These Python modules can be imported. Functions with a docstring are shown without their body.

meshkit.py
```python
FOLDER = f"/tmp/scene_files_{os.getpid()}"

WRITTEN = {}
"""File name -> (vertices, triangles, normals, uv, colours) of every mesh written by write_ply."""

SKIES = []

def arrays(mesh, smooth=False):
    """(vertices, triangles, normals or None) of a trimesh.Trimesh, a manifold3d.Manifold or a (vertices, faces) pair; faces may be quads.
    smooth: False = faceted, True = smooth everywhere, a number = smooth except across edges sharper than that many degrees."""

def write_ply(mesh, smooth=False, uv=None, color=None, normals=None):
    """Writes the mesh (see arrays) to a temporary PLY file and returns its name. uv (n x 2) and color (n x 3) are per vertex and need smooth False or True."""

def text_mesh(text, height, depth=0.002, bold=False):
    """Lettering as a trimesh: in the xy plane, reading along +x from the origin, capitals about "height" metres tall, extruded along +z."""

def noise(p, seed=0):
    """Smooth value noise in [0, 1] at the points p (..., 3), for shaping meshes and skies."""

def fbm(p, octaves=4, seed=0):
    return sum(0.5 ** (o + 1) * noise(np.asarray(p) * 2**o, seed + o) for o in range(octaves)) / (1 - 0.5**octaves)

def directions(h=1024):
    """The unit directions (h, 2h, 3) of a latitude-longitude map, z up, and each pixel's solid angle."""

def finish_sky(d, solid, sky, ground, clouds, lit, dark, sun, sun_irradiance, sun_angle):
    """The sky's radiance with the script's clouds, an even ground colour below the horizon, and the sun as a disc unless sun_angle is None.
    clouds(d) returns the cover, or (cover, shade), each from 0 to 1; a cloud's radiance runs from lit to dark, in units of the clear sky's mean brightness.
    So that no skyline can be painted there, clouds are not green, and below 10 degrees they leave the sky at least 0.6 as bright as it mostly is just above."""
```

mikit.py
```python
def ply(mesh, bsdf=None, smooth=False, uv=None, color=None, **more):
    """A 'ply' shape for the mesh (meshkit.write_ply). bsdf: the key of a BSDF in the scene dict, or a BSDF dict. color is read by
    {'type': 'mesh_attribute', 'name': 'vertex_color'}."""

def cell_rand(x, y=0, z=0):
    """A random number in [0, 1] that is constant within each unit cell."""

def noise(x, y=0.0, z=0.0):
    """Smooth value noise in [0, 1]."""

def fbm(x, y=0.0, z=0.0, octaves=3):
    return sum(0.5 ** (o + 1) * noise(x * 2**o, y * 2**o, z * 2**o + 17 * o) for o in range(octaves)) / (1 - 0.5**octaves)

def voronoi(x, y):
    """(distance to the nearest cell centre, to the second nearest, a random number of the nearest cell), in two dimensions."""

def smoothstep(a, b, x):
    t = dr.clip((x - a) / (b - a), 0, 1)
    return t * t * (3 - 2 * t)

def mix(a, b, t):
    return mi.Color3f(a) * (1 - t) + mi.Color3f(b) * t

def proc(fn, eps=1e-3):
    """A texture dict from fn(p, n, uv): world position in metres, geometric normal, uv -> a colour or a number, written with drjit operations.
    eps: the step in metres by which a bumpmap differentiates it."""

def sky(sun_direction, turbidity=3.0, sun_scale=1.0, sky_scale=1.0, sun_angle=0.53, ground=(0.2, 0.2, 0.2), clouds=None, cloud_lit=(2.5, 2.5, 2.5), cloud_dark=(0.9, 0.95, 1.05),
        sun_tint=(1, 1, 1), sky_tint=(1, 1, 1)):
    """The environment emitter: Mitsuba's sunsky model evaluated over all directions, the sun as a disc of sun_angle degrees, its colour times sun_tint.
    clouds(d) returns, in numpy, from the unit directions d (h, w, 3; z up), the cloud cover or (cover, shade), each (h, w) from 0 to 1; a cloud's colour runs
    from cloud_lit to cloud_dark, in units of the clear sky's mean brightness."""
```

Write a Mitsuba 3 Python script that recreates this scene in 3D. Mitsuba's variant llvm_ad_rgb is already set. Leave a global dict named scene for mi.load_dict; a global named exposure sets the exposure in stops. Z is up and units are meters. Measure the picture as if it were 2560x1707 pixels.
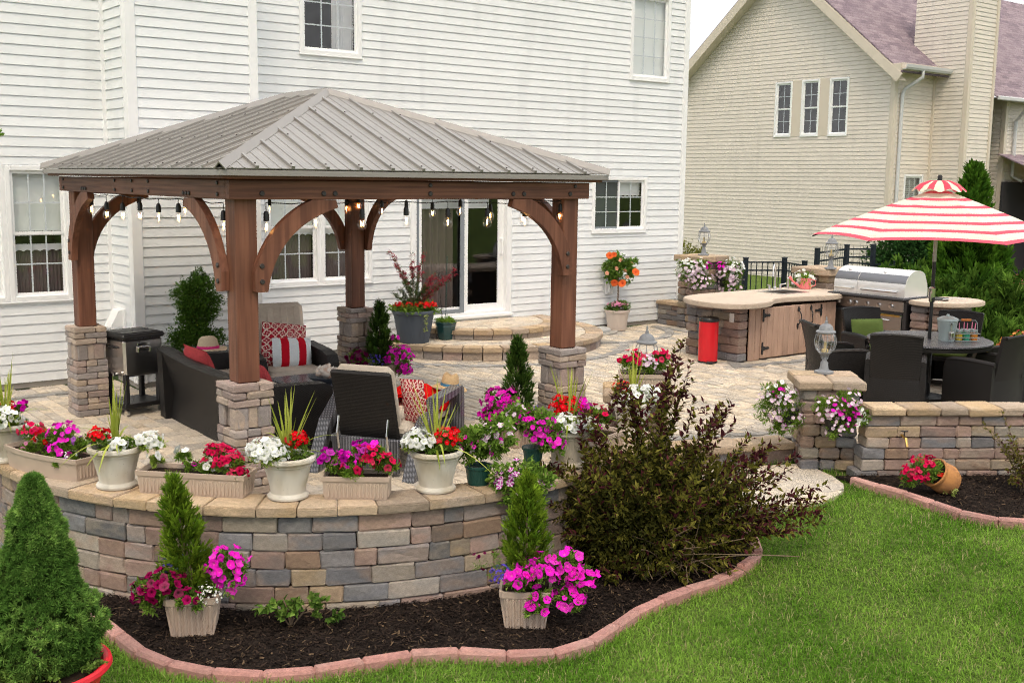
import math, numpy as np, trimesh, shapely, mitsuba as mi, drjit as dr, mikit
from shapely.geometry import Polygon, LineString, Point, box as sbox
from mikit import noise, fbm, cell_rand, voronoi, smoothstep, mix

# ------------------------------------------------------------------ camera, sky, exposure
scene, labels = {}, {}
T = mi.ScalarTransform4f
CAM = np.array([0.0, 0.0, 2.5092])
FWD = np.array([0.60815896, 0.78067204, -0.14385356])
UPV = np.array([0.07888743, 0.12088418, 0.98952705])
scene['camera'] = {'type': 'perspective', 'fov': 49.31, 'fov_axis': 'x', 'near_clip': 0.05, 'far_clip': 800.0,
                   'to_world': T().look_at(origin=CAM.tolist(), target=(CAM + FWD).tolist(), up=UPV.tolist())}
def cover(d):
    return np.ones(d.shape[:2]), 1 - np.clip(d[..., 2], 0, 1)          # an even overcast, brightest overhead
scene['sky'] = mikit.sky((-0.35, -0.45, 0.80), turbidity=3, sun_scale=0.22, sun_angle=20, clouds=cover, cloud_lit=(2.9, 2.92, 2.96), cloud_dark=(1.95, 1.96, 1.99), ground=(0.14, 0.15, 0.09))
exposure = 2.55

# ------------------------------------------------------------------ bookkeeping
COUNT = {}
def key_of(parent, name):
    base = f'{parent}__{name}' if parent else name
    n = COUNT.get(base, 0); COUNT[base] = n + 1
    return base if n == 0 else f'{base}_{n:03d}'
def thing(name, label, cat, group=None, kind=None):
    k = key_of(None, name); tag(k, label, cat, group, kind); return k
def tag(k, label=None, cat=None, group=None, kind=None):
    d = labels.setdefault(k, {})
    for a, b in (('label', label), ('category', cat), ('group', group), ('kind', kind)):
        if b: d[a] = b
    return k
def put(parent, name, mesh, bsdf, smooth=False, uv=None, color=None, label=None, kind=None):
    k = key_of(parent, name)
    V, F = mesh
    if uv is not None and len(np.shape(uv)) == 1: uv = np.tile(np.asarray(uv, float), (len(V), 1))
    scene[k] = mikit.ply((V, F), bsdf, smooth=smooth, uv=uv, color=color)
    if label or kind: tag(k, label, kind=kind)
    return k
def put_shared(parent, name, shape, M):
    k = key_of(parent, name); scene[k] = {**shape, 'to_world': T(M.tolist())}; return k

# ------------------------------------------------------------------ mesh helpers; a mesh is (vertices, triangles)
def tri(F):
    F = np.asarray(F, int)
    return F if F.shape[1] == 3 else np.vstack([F[:, [0, 1, 2]], F[:, [0, 2, 3]]])
def join(ms):
    V, F, n = [], [], 0
    for v, f in ms:
        V.append(v); F.append(np.asarray(f) + n); n += len(v)
    return np.vstack(V), np.vstack(F)
_s = np.array([[x, y, z] for x in (-1, 1) for y in (-1, 1) for z in (-1, 1)], float)
_c24 = np.array([[s[0] * (1 - .1 * (a != 0)), s[1] * (1 - .1 * (a != 1)), s[2] * (1 - .1 * (a != 2))] for s in _s for a in range(3)])
def _hull(V):
    h = trimesh.convex.convex_hull(trimesh.Trimesh(V, [[0, 1, 2]], process=False))
    from scipy.spatial import cKDTree
    m = cKDTree(V).query(h.vertices)[1]
    return m[h.faces]
_f24 = _hull(_c24)
_m24 = np.array([[a != 0, a != 1, a != 2] for s in _s for a in range(3)], float)
_sg = np.repeat(_s, 3, 0)
_f8 = _hull(_s)
def box(c, s, bev=0.0, jit=0.0, rng=None):
    """A box, chamfered by bev; c its centre, s its full sizes."""
    h = np.asarray(s, float) / 2
    if bev <= 0: return _s * h + c, _f8
    V = _sg * (h - _m24 * min(bev, .45 * min(s)))
    if jit: V = V + rng.normal(0, jit, V.shape)
    return V + c, _f24
def rot(m, rz=0, rx=0, ry=0):
    V, F = m
    V = np.asarray(V, float)
    if rx: c, s = math.cos(rx), math.sin(rx); V = V @ np.array([[1, 0, 0], [0, c, s], [0, -s, c]])
    if ry: c, s = math.cos(ry), math.sin(ry); V = V @ np.array([[c, 0, -s], [0, 1, 0], [s, 0, c]])
    if rz: c, s = math.cos(rz), math.sin(rz); V = V @ np.array([[c, s, 0], [-s, c, 0], [0, 0, 1]])
    return V, F
def mv(m, d): return np.asarray(m[0]) + np.asarray(d, float), m[1]
def frame(m, O, U, N, Z=(0, 0, 1)):
    """local x along U, y along N, z along Z, from the origin O."""
    U, N, Z = (np.asarray(a, float) for a in (U, N, Z))
    V = np.asarray(O, float) + np.outer(m[0][:, 0], U) + np.outer(m[0][:, 1], N) + np.outer(m[0][:, 2], Z)
    return V, (m[1] if np.dot(np.cross(U, N), Z) > 0 else np.asarray(m[1])[:, ::-1])
def lathe(prof, n=24, c=(0, 0, 0), wob=None):
    p = np.asarray(prof, float); a = np.linspace(0, 2 * math.pi, n, endpoint=False)
    r = p[:, 0][:, None] * (np.ones(n) if wob is None else wob(a))[None]
    V = np.stack([r * np.cos(a), r * np.sin(a), np.repeat(p[:, 1][:, None], n, 1)], -1).reshape(-1, 3)
    F = []
    j = np.arange(n); k = (j + 1) % n
    for i in range(len(p) - 1):
        F.append(np.stack([i * n + j, i * n + k, (i + 1) * n + k, (i + 1) * n + j], 1))
    return V + np.asarray(c, float), tri(np.vstack(F))
def tube(path, r, n=6, cap=True):
    P = np.asarray(path, float); m = len(P); r = np.broadcast_to(r, m)
    t = np.gradient(P, axis=0); t /= np.linalg.norm(t, axis=1, keepdims=True) + 1e-12
    up = np.array([0.13, 0.21, 1.0]) if abs(t[:, 2]).mean() < .8 else np.array([1.0, .2, .1])
    a = np.cross(t, up); a /= np.linalg.norm(a, axis=1, keepdims=True) + 1e-12; b = np.cross(t, a)
    th = np.linspace(0, 2 * math.pi, n, endpoint=False)
    V = (P[:, None] + r[:, None, None] * (np.cos(th)[None, :, None] * a[:, None] + np.sin(th)[None, :, None] * b[:, None])).reshape(-1, 3)
    j = np.arange(n); k = (j + 1) % n; F = [np.stack([i * n + j, (i + 1) * n + j, (i + 1) * n + k, i * n + k], 1) for i in range(m - 1)]
    F = tri(np.vstack(F))
    if cap:
        V = np.vstack([V, P[:1], P[-1:]]); e = len(V)
        F = np.vstack([F, np.stack([j, k, np.full(n, e - 2)], 1), np.stack([(m - 1) * n + k, (m - 1) * n + j, np.full(n, e - 1)], 1)])
    return V, F[:, ::-1]
def prism(poly, z0, z1):
    """A shapely polygon (or points) extruded from z0 to z1."""
    if not isinstance(poly, shapely.Geometry): poly = Polygon(poly)
    m = trimesh.creation.extrude_polygon(poly, z1 - z0)
    return np.array(m.vertices) + (0, 0, z0), np.array(m.faces)
def bevel_slab(poly, z0, z1, b):
    """a slab with its upper and lower edges rounded over by b."""
    out = [prism(poly.buffer(-b), z0, z1), prism(poly.buffer(-b * .3), z0 + b * .3, z1 - b * .3), prism(poly, z0 + b, z1 - b)]
    return join(out)
def bez(p0, p1, p2, n=10):
    t = np.linspace(0, 1, n)[:, None]
    return (1 - t) ** 2 * np.asarray(p0, float) + 2 * t * (1 - t) * np.asarray(p1, float) + t * t * np.asarray(p2, float)
def pillow(w, h, t, n=9, pinch=.08):
    """cushion in local x (width), z (height), thickness along y; returns mesh and uv."""
    u = np.linspace(-1, 1, n); X, Z = np.meshgrid(u, u, indexing='ij')
    f = np.clip((1 - np.abs(X) ** 3.2) * (1 - np.abs(Z) ** 3.2), 0, 1) ** .55
    k = 1 - pinch * (np.abs(X) ** 2) * (1 - np.abs(Z) ** 2); l = 1 - pinch * (np.abs(Z) ** 2) * (1 - np.abs(X) ** 2)
    V = []
    for s in (1, -1): V.append(np.stack([X * l * w / 2, s * f * t / 2, Z * k * h / 2], -1).reshape(-1, 3))
    i = np.arange(n * n).reshape(n, n)
    q = np.stack([i[:-1, :-1], i[1:, :-1], i[1:, 1:], i[:-1, 1:]], -1).reshape(-1, 4)
    F = np.vstack([tri(q)[:, ::-1], tri(q) + n * n])
    uv = np.stack([(X + 1) / 2, (Z + 1) / 2], -1).reshape(-1, 2)
    return (np.vstack(V), F), np.vstack([uv, uv])
def disc(c, r, n=12, nrm=(0, 0, 1), h=.006):
    m = lathe([(0, 0), (r, 0), (r, h * .6), (r * .8, h), (0, h)], n)
    N = np.asarray(nrm, float); N /= np.linalg.norm(N)
    a = np.cross(N, (0.3, .1, 1) if abs(N[2]) < .9 else (1, 0, 0)); a /= np.linalg.norm(a)
    return frame(m, c, a, np.cross(N, a), N)

# ------------------------------------------------------------------ materials
def C(*v): return {'type': 'rgb', 'value': list(v)}
def pr(name, col, rough=.6, spec=.5, metal=0.0, bump=None, two=True, **k):
    b = {'type': 'principled', 'base_color': col if isinstance(col, dict) else C(*col), 'roughness': rough, 'specular': spec, **k}
    if metal: b['metallic'] = metal
    if bump: b = {'type': 'bumpmap', 'arbitrary': mikit.proc(bump[0], bump[1]), 'scale': bump[2], 'bsdf': b}
    scene[name] = {'type': 'twosided', 'bsdf': b} if two else b
def sel(t, cols):
    out = mi.Color3f(cols[-1])
    for i in range(len(cols) - 2, -1, -1): out = dr.select(t < (i + 1) / len(cols), mi.Color3f(cols[i]), out)
    return out
def stone(cols, alt, mott=.55, speck=.18, f=7.0):
    def fn(p, n, uv):
        a = sel(uv.x, cols); b = sel(dr.fma(uv.x, 7.3, uv.y) - dr.floor(dr.fma(uv.x, 7.3, uv.y)), alt)
        m = smoothstep(.32, .66, fbm(p.x * f + uv.y * 31, p.y * f, p.z * f * 1.6, 3)) * mott
        c = a * (1 - m) + b * m
        s = noise(p.x * 160, p.y * 160, p.z * 160)
        g = noise(p.x * 45, p.y * 45, p.z * 45)
        return c * ((.82 + .3 * uv.y) * (1 - speck + 2 * speck * s) * (.86 + .28 * g))
    return mikit.proc(fn)
def gritty(p, n, uv): return noise(p.x * 90, p.y * 90, p.z * 90) * .6 + noise(p.x * 220, p.y * 220, p.z * 220) * .4
GR, BR, PK, TN = (.235, .235, .25), (.16, .155, .155), (.36, .245, .21), (.40, .32, .225)
pr('m_wall_stone', stone([(.225, .225, .24), (.30, .21, .18), (.14, .14, .15), (.34, .26, .17), (.25, .185, .16), (.31, .275, .225), (.20, .19, .195), (.335, .235, .20), (.26, .18, .13), (.33, .29, .25)], [(.26, .25, .24), (.34, .255, .20), (.15, .14, .135), (.27, .19, .14), (.36, .31, .25)]), .9, .2, bump=(gritty, 2e-3, .004))
pr('m_cap_stone', stone([(.41, .315, .22), (.37, .285, .21), (.43, .325, .215), (.345, .28, .22)], [(.29, .225, .165), (.38, .30, .215), (.40, .28, .15)], .5, .2), .9, .2, bump=(gritty, 2e-3, .004))
pr('m_pier_stone', stone([(.36, .29, .235), (.30, .265, .25), (.39, .31, .24), (.33, .25, .22), (.28, .25, .235)], [(.27, .235, .22), (.40, .33, .27)], .5), .9, .2, bump=(gritty, 2e-3, .003))
pr('m_paver', stone([(.48, .415, .33), (.43, .38, .315), (.51, .43, .33), (.40, .36, .31), (.47, .395, .30)], [(.39, .35, .295), (.49, .42, .33)], .5, .16, 5), .9, .2)
pr('m_paver_dark', stone([(.24, .23, .215), (.27, .26, .245)], [(.20, .195, .19), (.28, .26, .24)], .5), .9, .2)
pr('m_edging', stone([(.42, .215, .185), (.44, .24, .205), (.39, .205, .18)], [(.40, .26, .225), (.34, .19, .17)], .45), .9, .2)
def sidingfn(col, d):
    def fn(p, n, uv):
        g = fbm(p.x * .7 + uv.y * 9, p.y * .7, p.z * 1.3, 2)
        s = fbm(p.x * 6, p.y * 6, p.z * .8, 2)
        return mi.Color3f(col) * (1 - d + 2 * d * g) * (.97 + .05 * uv.x) * (1 - .06 * smoothstep(.55, .8, s))
    return mikit.proc(fn)
pr('m_siding_white', sidingfn((.745, .765, .775), .025), .45, .4)
pr('m_trim_white', (.80, .81, .81), .4, .4)
pr('m_siding_beige', sidingfn((.655, .60, .525), .03), .5, .4)
pr('m_trim_beige', (.60, .535, .44), .5, .4)
pr('m_gutter', (.55, .56, .57), .4, .5)
pr('m_concrete', (.30, .28, .25), .9, .2)
def woodfn(ax, base, dark):
    def fn(p, n, uv):
        q = [p.x, p.y, p.z]; s = [52.0, 52.0, 52.0]; s[ax] = 2.2
        g = fbm(q[0] * s[0] + uv.x * 40, q[1] * s[1], q[2] * s[2] + uv.x * 17, 3)
        q2 = [13.0, 13.0, 13.0]; q2[ax] = .9
        k = fbm(q[0] * q2[0] + uv.y * 20, q[1] * q2[1], q[2] * q2[2], 2)
        w = smoothstep(.4, .75, fbm(q[0] * 2.1 + uv.y * 9, q[1] * 2.1, q[2] * 1.7, 2))
        c = mix(base, dark, smoothstep(.3, .75, g * .6 + k * .45))
        return c * (.78 + .42 * uv.x) * (1 - .22 * w)
    return mikit.proc(fn)
for i, a in enumerate('xyz'): pr('m_wood_' + a, woodfn(i, (.215, .090, .052), (.115, .044, .026)), .55, .35)
pr('m_door_wood', woodfn(2, (.445, .30, .225), (.37, .245, .185)), .6, .3)
def metalroof(p, n, uv):
    st = .5 + .5 * dr.sin(uv.x * 2 * math.pi / .028)
    w = fbm(p.x * 3, p.y * 3, p.z * 3, 3)
    return mi.Color3f(.285, .270, .250) * (.88 + .14 * st) * (.9 + .2 * w)
pr('m_metal_roof', mikit.proc(metalroof), .36, .6, metal=.35)
pr('m_metal_trim', (.30, .28, .26), .35, .6, metal=.35)
pr('m_black_metal', (.018, .018, .020), .42, .5)
pr('m_fence', (.012, .018, .028), .4, .5)
pr('m_bolt', (.03, .022, .02), .45, .6)
def shingle(p, n, uv):
    r = dr.floor(uv.y / .14); u = uv.x + cell_rand(r, 3) * .9
    t = cell_rand(dr.floor(u / .33), r)
    g = noise(p.x * 30, p.y * 30, p.z * 30)
    e = smoothstep(0, .025, uv.y - r * .14)
    return mix((.175, .135, .16), (.27, .215, .235), t) * (.75 + .5 * g) * (.6 + .4 * e)
pr('m_shingle', mikit.proc(shingle), .9, .15)
scene['m_pane'] = {'type': 'thindielectric', 'int_ior': 1.5}
pr('m_interior', (.045, .045, .05), .9, .1)
pr('m_curtain', (.62, .64, .66), .85, .1)
pr('m_curtain_dark', (.12, .10, .095), .85, .1)
pr('m_hood', (.80, .80, .80), .30, .6, metal=.55)
pr('m_mull', (.50, .545, .575), .5, .4)
pr('m_screen', (.055, .065, .075), .7, .2)
pr('m_blind', (.66, .70, .69), .6, .3)
pr('m_grey_frame', (.20, .225, .25), .5, .4)
def wickerfn(a, b):
    def fn(p, n, uv):
        h = p.x * .83 + p.y * .77
        r = dr.floor(p.z / .011)
        k = dr.sin((h / .013 + (r - 2 * dr.floor(r / 2)) ) * math.pi)
        z = dr.sin((p.z / .011 - r) * math.pi)
        return mix(a, b, dr.clip(z * (.5 + .5 * k), 0, 1) * (.7 + .5 * noise(p.x * 6, p.y * 6, p.z * 6)))
    return mikit.proc(fn)
def wickertop(p, n, uv):
    r = dr.floor(p.x / .016); k = dr.sin((p.y / .02 + (r - 2 * dr.floor(r / 2))) * math.pi)
    return mix((.035, .036, .042), (.19, .195, .22), dr.clip(dr.abs(dr.sin(p.x / .016 * math.pi)) * (.5 + .5 * k), 0, 1))
pr('m_wicker', wickerfn((.005, .0045, .0045), (.022, .020, .0195)), .5, .4)
pr('m_wicker_top', mikit.proc(wickertop), .33, .5)
def cloth(col, d=.10, f=60):
    def fn(p, n, uv): return mi.Color3f(col) * (1 - d + 2 * d * fbm(p.x * f, p.y * f, p.z * f, 2)) * (.9 + .2 * noise(p.x * 7, p.y * 7, p.z * 7))
    return mikit.proc(fn)
pr('m_beige_cloth', cloth((.49, .435, .365)), .9, .1)
pr('m_red_cloth', cloth((.40, .055, .06), .2), .9, .1)
pr('m_red_towel', cloth((.72, .012, .012), .12), .95, .05)
pr('m_green_cloth', cloth((.17, .245, .065), .12), .9, .1)
def floral(p, n, uv):
    u, v = uv.x * 6.0, uv.y * 6.0
    iu, iv = dr.floor(u), dr.floor(v); x, y = u - iu - .5, v - iv - .5
    r = dr.sqrt(x * x + y * y); a = dr.atan2(y, x)
    pet = dr.abs(dr.cos(a * 2 + (iu + iv) * math.pi * .25))
    k = dr.select((dr.abs(r - .20 - .26 * pet) < .065) | (r < .08) | (dr.abs(dr.abs(x) + dr.abs(y) - .5) < .05), 1.0, 0.0)
    return mix((.34, .012, .03), (.72, .60, .52), k)
pr('m_pattern_cloth', mikit.proc(floral), .9, .1)
def stripes(p, n, uv):
    f = uv.x
    return mix((.70, .76, .78), (.52, .01, .025), dr.select(((f > .17) & (f < .37)) | ((f > .62) & (f < .82)), 1.0, 0.0)) * (.92 + .16 * noise(p.x * 150, p.y * 150, p.z * 150))
pr('m_stripe_cloth', mikit.proc(stripes), .9, .1)
def umb(p, n, uv):
    t = uv.y / .196 + .06; f = t - dr.floor(t)
    red = dr.select((f > .06) & (f < .40), 1.0, 0.0)
    ln = dr.select(((f > .56) & (f < .575)) | ((f > .90) & (f < .915)), 1.0, 0.0)
    c = mix((.82, .77, .66), (.74, .13, .185), red)
    return mix(c, (.42, .37, .33), ln * .8) * (.94 + .12 * fbm(p.x * 9, p.y * 9, p.z * 9, 2))
scene['m_umbrella'] = {'type': 'principledthin', 'base_color': mikit.proc(umb), 'roughness': .8, 'diff_trans': .5}
def umb2(p, n, uv):
    t = uv.x * 9; f = t - dr.floor(t)
    return mix((.82, .77, .62), (.70, .10, .15), dr.select(f > .6, 1.0, 0.0))
scene['m_umbrella_vent'] = {'type': 'principledthin', 'base_color': mikit.proc(umb2), 'roughness': .8, 'diff_trans': .5}
def urnfn(p, n, uv):
    a = fbm(p.x * 6, p.y * 6, p.z * 3.5, 3); s = noise(p.x * 150, p.y * 150, p.z * 150); st = smoothstep(.5, .75, fbm(p.x * 14, p.y * 14, p.z * 1.6, 3))
    c = mix((.60, .575, .515), (.47, .415, .32), smoothstep(.35, .7, a)) * (1 - .18 * st)
    return c * dr.select(s > .93, .7, 1.0)
pr('m_urn', mikit.proc(urnfn), .85, .25, bump=(gritty, 2e-3, .003))
def plast(col, d=.05):
    def fn(p, n, uv): return mi.Color3f(col) * (1 - d + 2 * d * fbm(p.x * 8, p.y * 8, p.z * 4, 3))
    return mikit.proc(fn)
pr('m_box_plastic', plast((.46, .365, .295), .07), .5, .35)
pr('m_hib_pot', plast((.56, .475, .41)), .5, .35)
pr('m_blue_pot', plast((.060, .075, .098), .1), .55, .35)
pr('m_glaze', plast((.010, .052, .055), .2), .12, .6, clearcoat=.6)
pr('m_green_pot', plast((.012, .06, .05)), .4, .4)
pr('m_red_plastic', plast((.62, .012, .022)), .25, .5)
pr('m_red_pot', plast((.66, .02, .035)), .4, .4)
pr('m_pink_metal', plast((.74, .20, .20)), .35, .5)
def terra(p, n, uv):
    a = fbm(p.x * 9, p.y * 9, p.z * 9, 3)
    return mix((.46, .215, .075), (.36, .17, .075), smoothstep(.3, .7, a)) * (1 - .3 * smoothstep(.6, .8, fbm(p.x * 5, p.y * 5, p.z * 5 + 7, 2)))
pr('m_terracotta', mikit.proc(terra), .8, .25)
def soilfn(p, n, uv): return mix((.018, .013, .010), (.055, .036, .024), noise(p.x * 70, p.y * 70, p.z * 70))
pr('m_soil', mikit.proc(soilfn), .95, .1)
def mulchfn(p, n, uv):
    a = noise(p.x * 60, p.y * 60, 0); b = fbm(p.x * 5, p.y * 5, 0, 2)
    return mix((.008, .006, .0055), (.034, .025, .020), a * b * 1.6)
pr('m_mulch', mikit.proc(mulchfn), .95, .1)
def counterfn(p, n, uv):
    return mix((.52, .43, .345), (.44, .36, .285), fbm(p.x * 5, p.y * 5, p.z * 5, 3)) * (.9 + .2 * noise(p.x * 120, p.y * 120, p.z * 120))
pr('m_counter', mikit.proc(counterfn), .6, .3)
def brushed(c, r):
    return {'type': 'principled', 'base_color': C(*c), 'metallic': 1.0, 'roughness': r, 'specular': .5}
scene['m_steel'] = {'type': 'twosided', 'bsdf': brushed((.74, .73, .72), .24)}
scene['m_steel_dull'] = {'type': 'twosided', 'bsdf': brushed((.42, .385, .355), .38)}
scene['m_steel_band'] = {'type': 'twosided', 'bsdf': brushed((.22, .22, .235), .32)}
scene['m_chrome'] = {'type': 'twosided', 'bsdf': brushed((.72, .72, .72), .14)}
scene['m_brass'] = {'type': 'twosided', 'bsdf': brushed((.60, .42, .14), .3)}
pr('m_galv', plast((.42, .50, .50), .08), .4, .5, metal=.4)
pr('m_grill_black', (.028, .026, .028), .45, .4)
pr('m_lantern', plast((.215, .225, .24), .15), .55, .4)
scene['m_lamp_glass'] = {'type': 'thindielectric', 'int_ior': 1.5}
pr('m_candle', (.50, .40, .20), .5, .3)
pr('m_black_plastic', (.014, .014, .015), .4, .45)
pr('m_bulb_glow', (.95, .62, .20), .5, .3)
def strawfn(p, n, uv): return mix((.60, .47, .32), (.72, .59, .42), noise(p.x * 140, p.y * 140, p.z * 160))
pr('m_straw', mikit.proc(strawfn), .85, .15)
def straw2(p, n, uv): return mix((.46, .31, .16), (.62, .45, .26), noise(p.x * 140, p.y * 140, p.z * 160))
pr('m_straw_dark', mikit.proc(straw2), .85, .15)
pr('m_pink_band', (.74, .04, .24), .7, .2)
pr('m_blue_band', plast((.07, .20, .34), .3), .8, .2)
def shellfn(p, n, uv): return mix((.74, .68, .60), (.60, .42, .31), smoothstep(.45, .7, fbm(p.x * 28, p.y * 28, p.z * 28, 2)))
pr('m_shell', mikit.proc(shellfn), .4, .4)
pr('m_deck', (.44, .20, .11), .7, .3)
pr('m_twig', cloth((.17, .125, .085), .3, 30), .9, .1)
scene['m_leaf'] = {'type': 'principledthin', 'base_color': {'type': 'mesh_attribute', 'name': 'vertex_color'}, 'roughness': .55, 'spec_trans': 0.0, 'diff_trans': .55}
scene['m_petal'] = {'type': 'principledthin', 'base_color': {'type': 'mesh_attribute', 'name': 'vertex_color'}, 'roughness': .7, 'spec_trans': 0.0, 'diff_trans': .45}
def groundfn(p, n, uv):
    g = fbm(p.x * 3, p.y * 3, 0, 3); q = noise(p.x * 40, p.y * 40, 0)
    return mix((.060, .098, .018), (.10, .135, .035), g) * (.6 + .7 * q)
pr('m_ground', mikit.proc(groundfn), .95, .1)
scene['m_liquid_y'] = {'type': 'principled', 'base_color': C(.62, .42, .03), 'roughness': .15}
scene['m_liquid_g'] = {'type': 'principled', 'base_color': C(.02, .34, .20), 'roughness': .15}
scene['m_liquid_o'] = {'type': 'principled', 'base_color': C(.65, .22, .03), 'roughness': .15}
pr('m_straw_pink', (.80, .25, .38), .5, .3)
pr('m_orange_wood', (.58, .21, .05), .5, .4)
pr('m_drain', (.42, .43, .42), .25, .5)
# ------------------------------------------------------------------ ground, lawn level
CC = np.array([4.943, 9.029])                   # centre of the round patio
def pol(r, deg): a = math.radians(deg); return np.array([CC[0] + r * math.cos(a), CC[1] + r * math.sin(a)])
def lawn_z(x, y):
    t = np.clip((np.asarray(x, float) - 5.9) / 2.0, 0, 1); t = t * t * (3 - 2 * t)
    return -.43 + .23 * t
def ground():
    xs = np.concatenate([[-150, -60, -20, -8], np.arange(0, 14, .4), [15, 18, 22, 27, 35, 60, 150]])
    ys = np.concatenate([[-150, -60, -20, -8], np.arange(0, 14, .4), [15, 18, 22, 27, 35, 60, 150]])
    X, Y = np.meshgrid(xs, ys, indexing='ij'); Z = lawn_z(X, Y)
    Z = Z - .03
    i = np.arange(X.size).reshape(X.shape); q = np.stack([i[:-1, :-1], i[1:, :-1], i[1:, 1:], i[:-1, 1:]], -1).reshape(-1, 4)
    return np.stack([X, Y, Z], -1).reshape(-1, 3), tri(q)
tag(put(None, 'lawn_ground', ground(), 'm_ground', smooth=True), 'level lawn ground under the grass', kind='structure')

# garden beds: the inner line of the edging
EDGE_L = [(2.16, 7.75), (2.195, 7.187), (2.203, 6.861), (2.24, 6.463), (2.414, 6.079), (2.619, 5.861), (2.856, 5.713), (3.161, 5.631), (3.48, 5.552), (3.812, 5.381), (4.084, 5.123), (4.314, 5.012),
          (4.672, 5.036), (5.104, 5.189), (5.44, 5.256), (5.87, 5.276), (6.333, 5.298), (6.605, 5.372), (6.80, 5.54), (6.93, 5.80), (7.02, 6.10), (7.10, 6.35)]
EDGE_R = [(8.60, 5.93), (8.557, 5.607), (8.531, 5.27), (8.461, 4.998), (8.415, 4.752), (8.45, 4.527), (8.62, 4.315), (8.95, 4.05), (9.4, 3.75), (10.0, 3.5)]
def smooth_line(P, n=6, step=None):
    from scipy.interpolate import CubicSpline
    P = np.asarray(P, float); s = np.r_[0, np.cumsum(np.linalg.norm(np.diff(P, axis=0), axis=1))]
    f = CubicSpline(s, P); t = np.arange(0, s[-1], step) if step else np.linspace(0, s[-1], n * len(P)); return f(t)
SL, SR = smooth_line(EDGE_L), smooth_line(EDGE_R)
arc = [pol(2.80, a) for a in np.linspace(-38, -185, 60)]
BED_L = Polygon([tuple(p) for p in SL] + [(7.2, 7.0)] + [tuple(p) for p in arc] + [(2.1, 9.0)]).buffer(0)
WD = np.array([.825, -.565]); WN = np.array([-.565, -.825]); W0 = np.array([8.70, 6.07])      # the straight seat wall on the right
BED_R = Polygon([tuple(p) for p in SR] + [(11.6, 3.9), tuple(W0 + WD * 3.1), tuple(W0 + WD * -.1)]).buffer(0)
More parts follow.
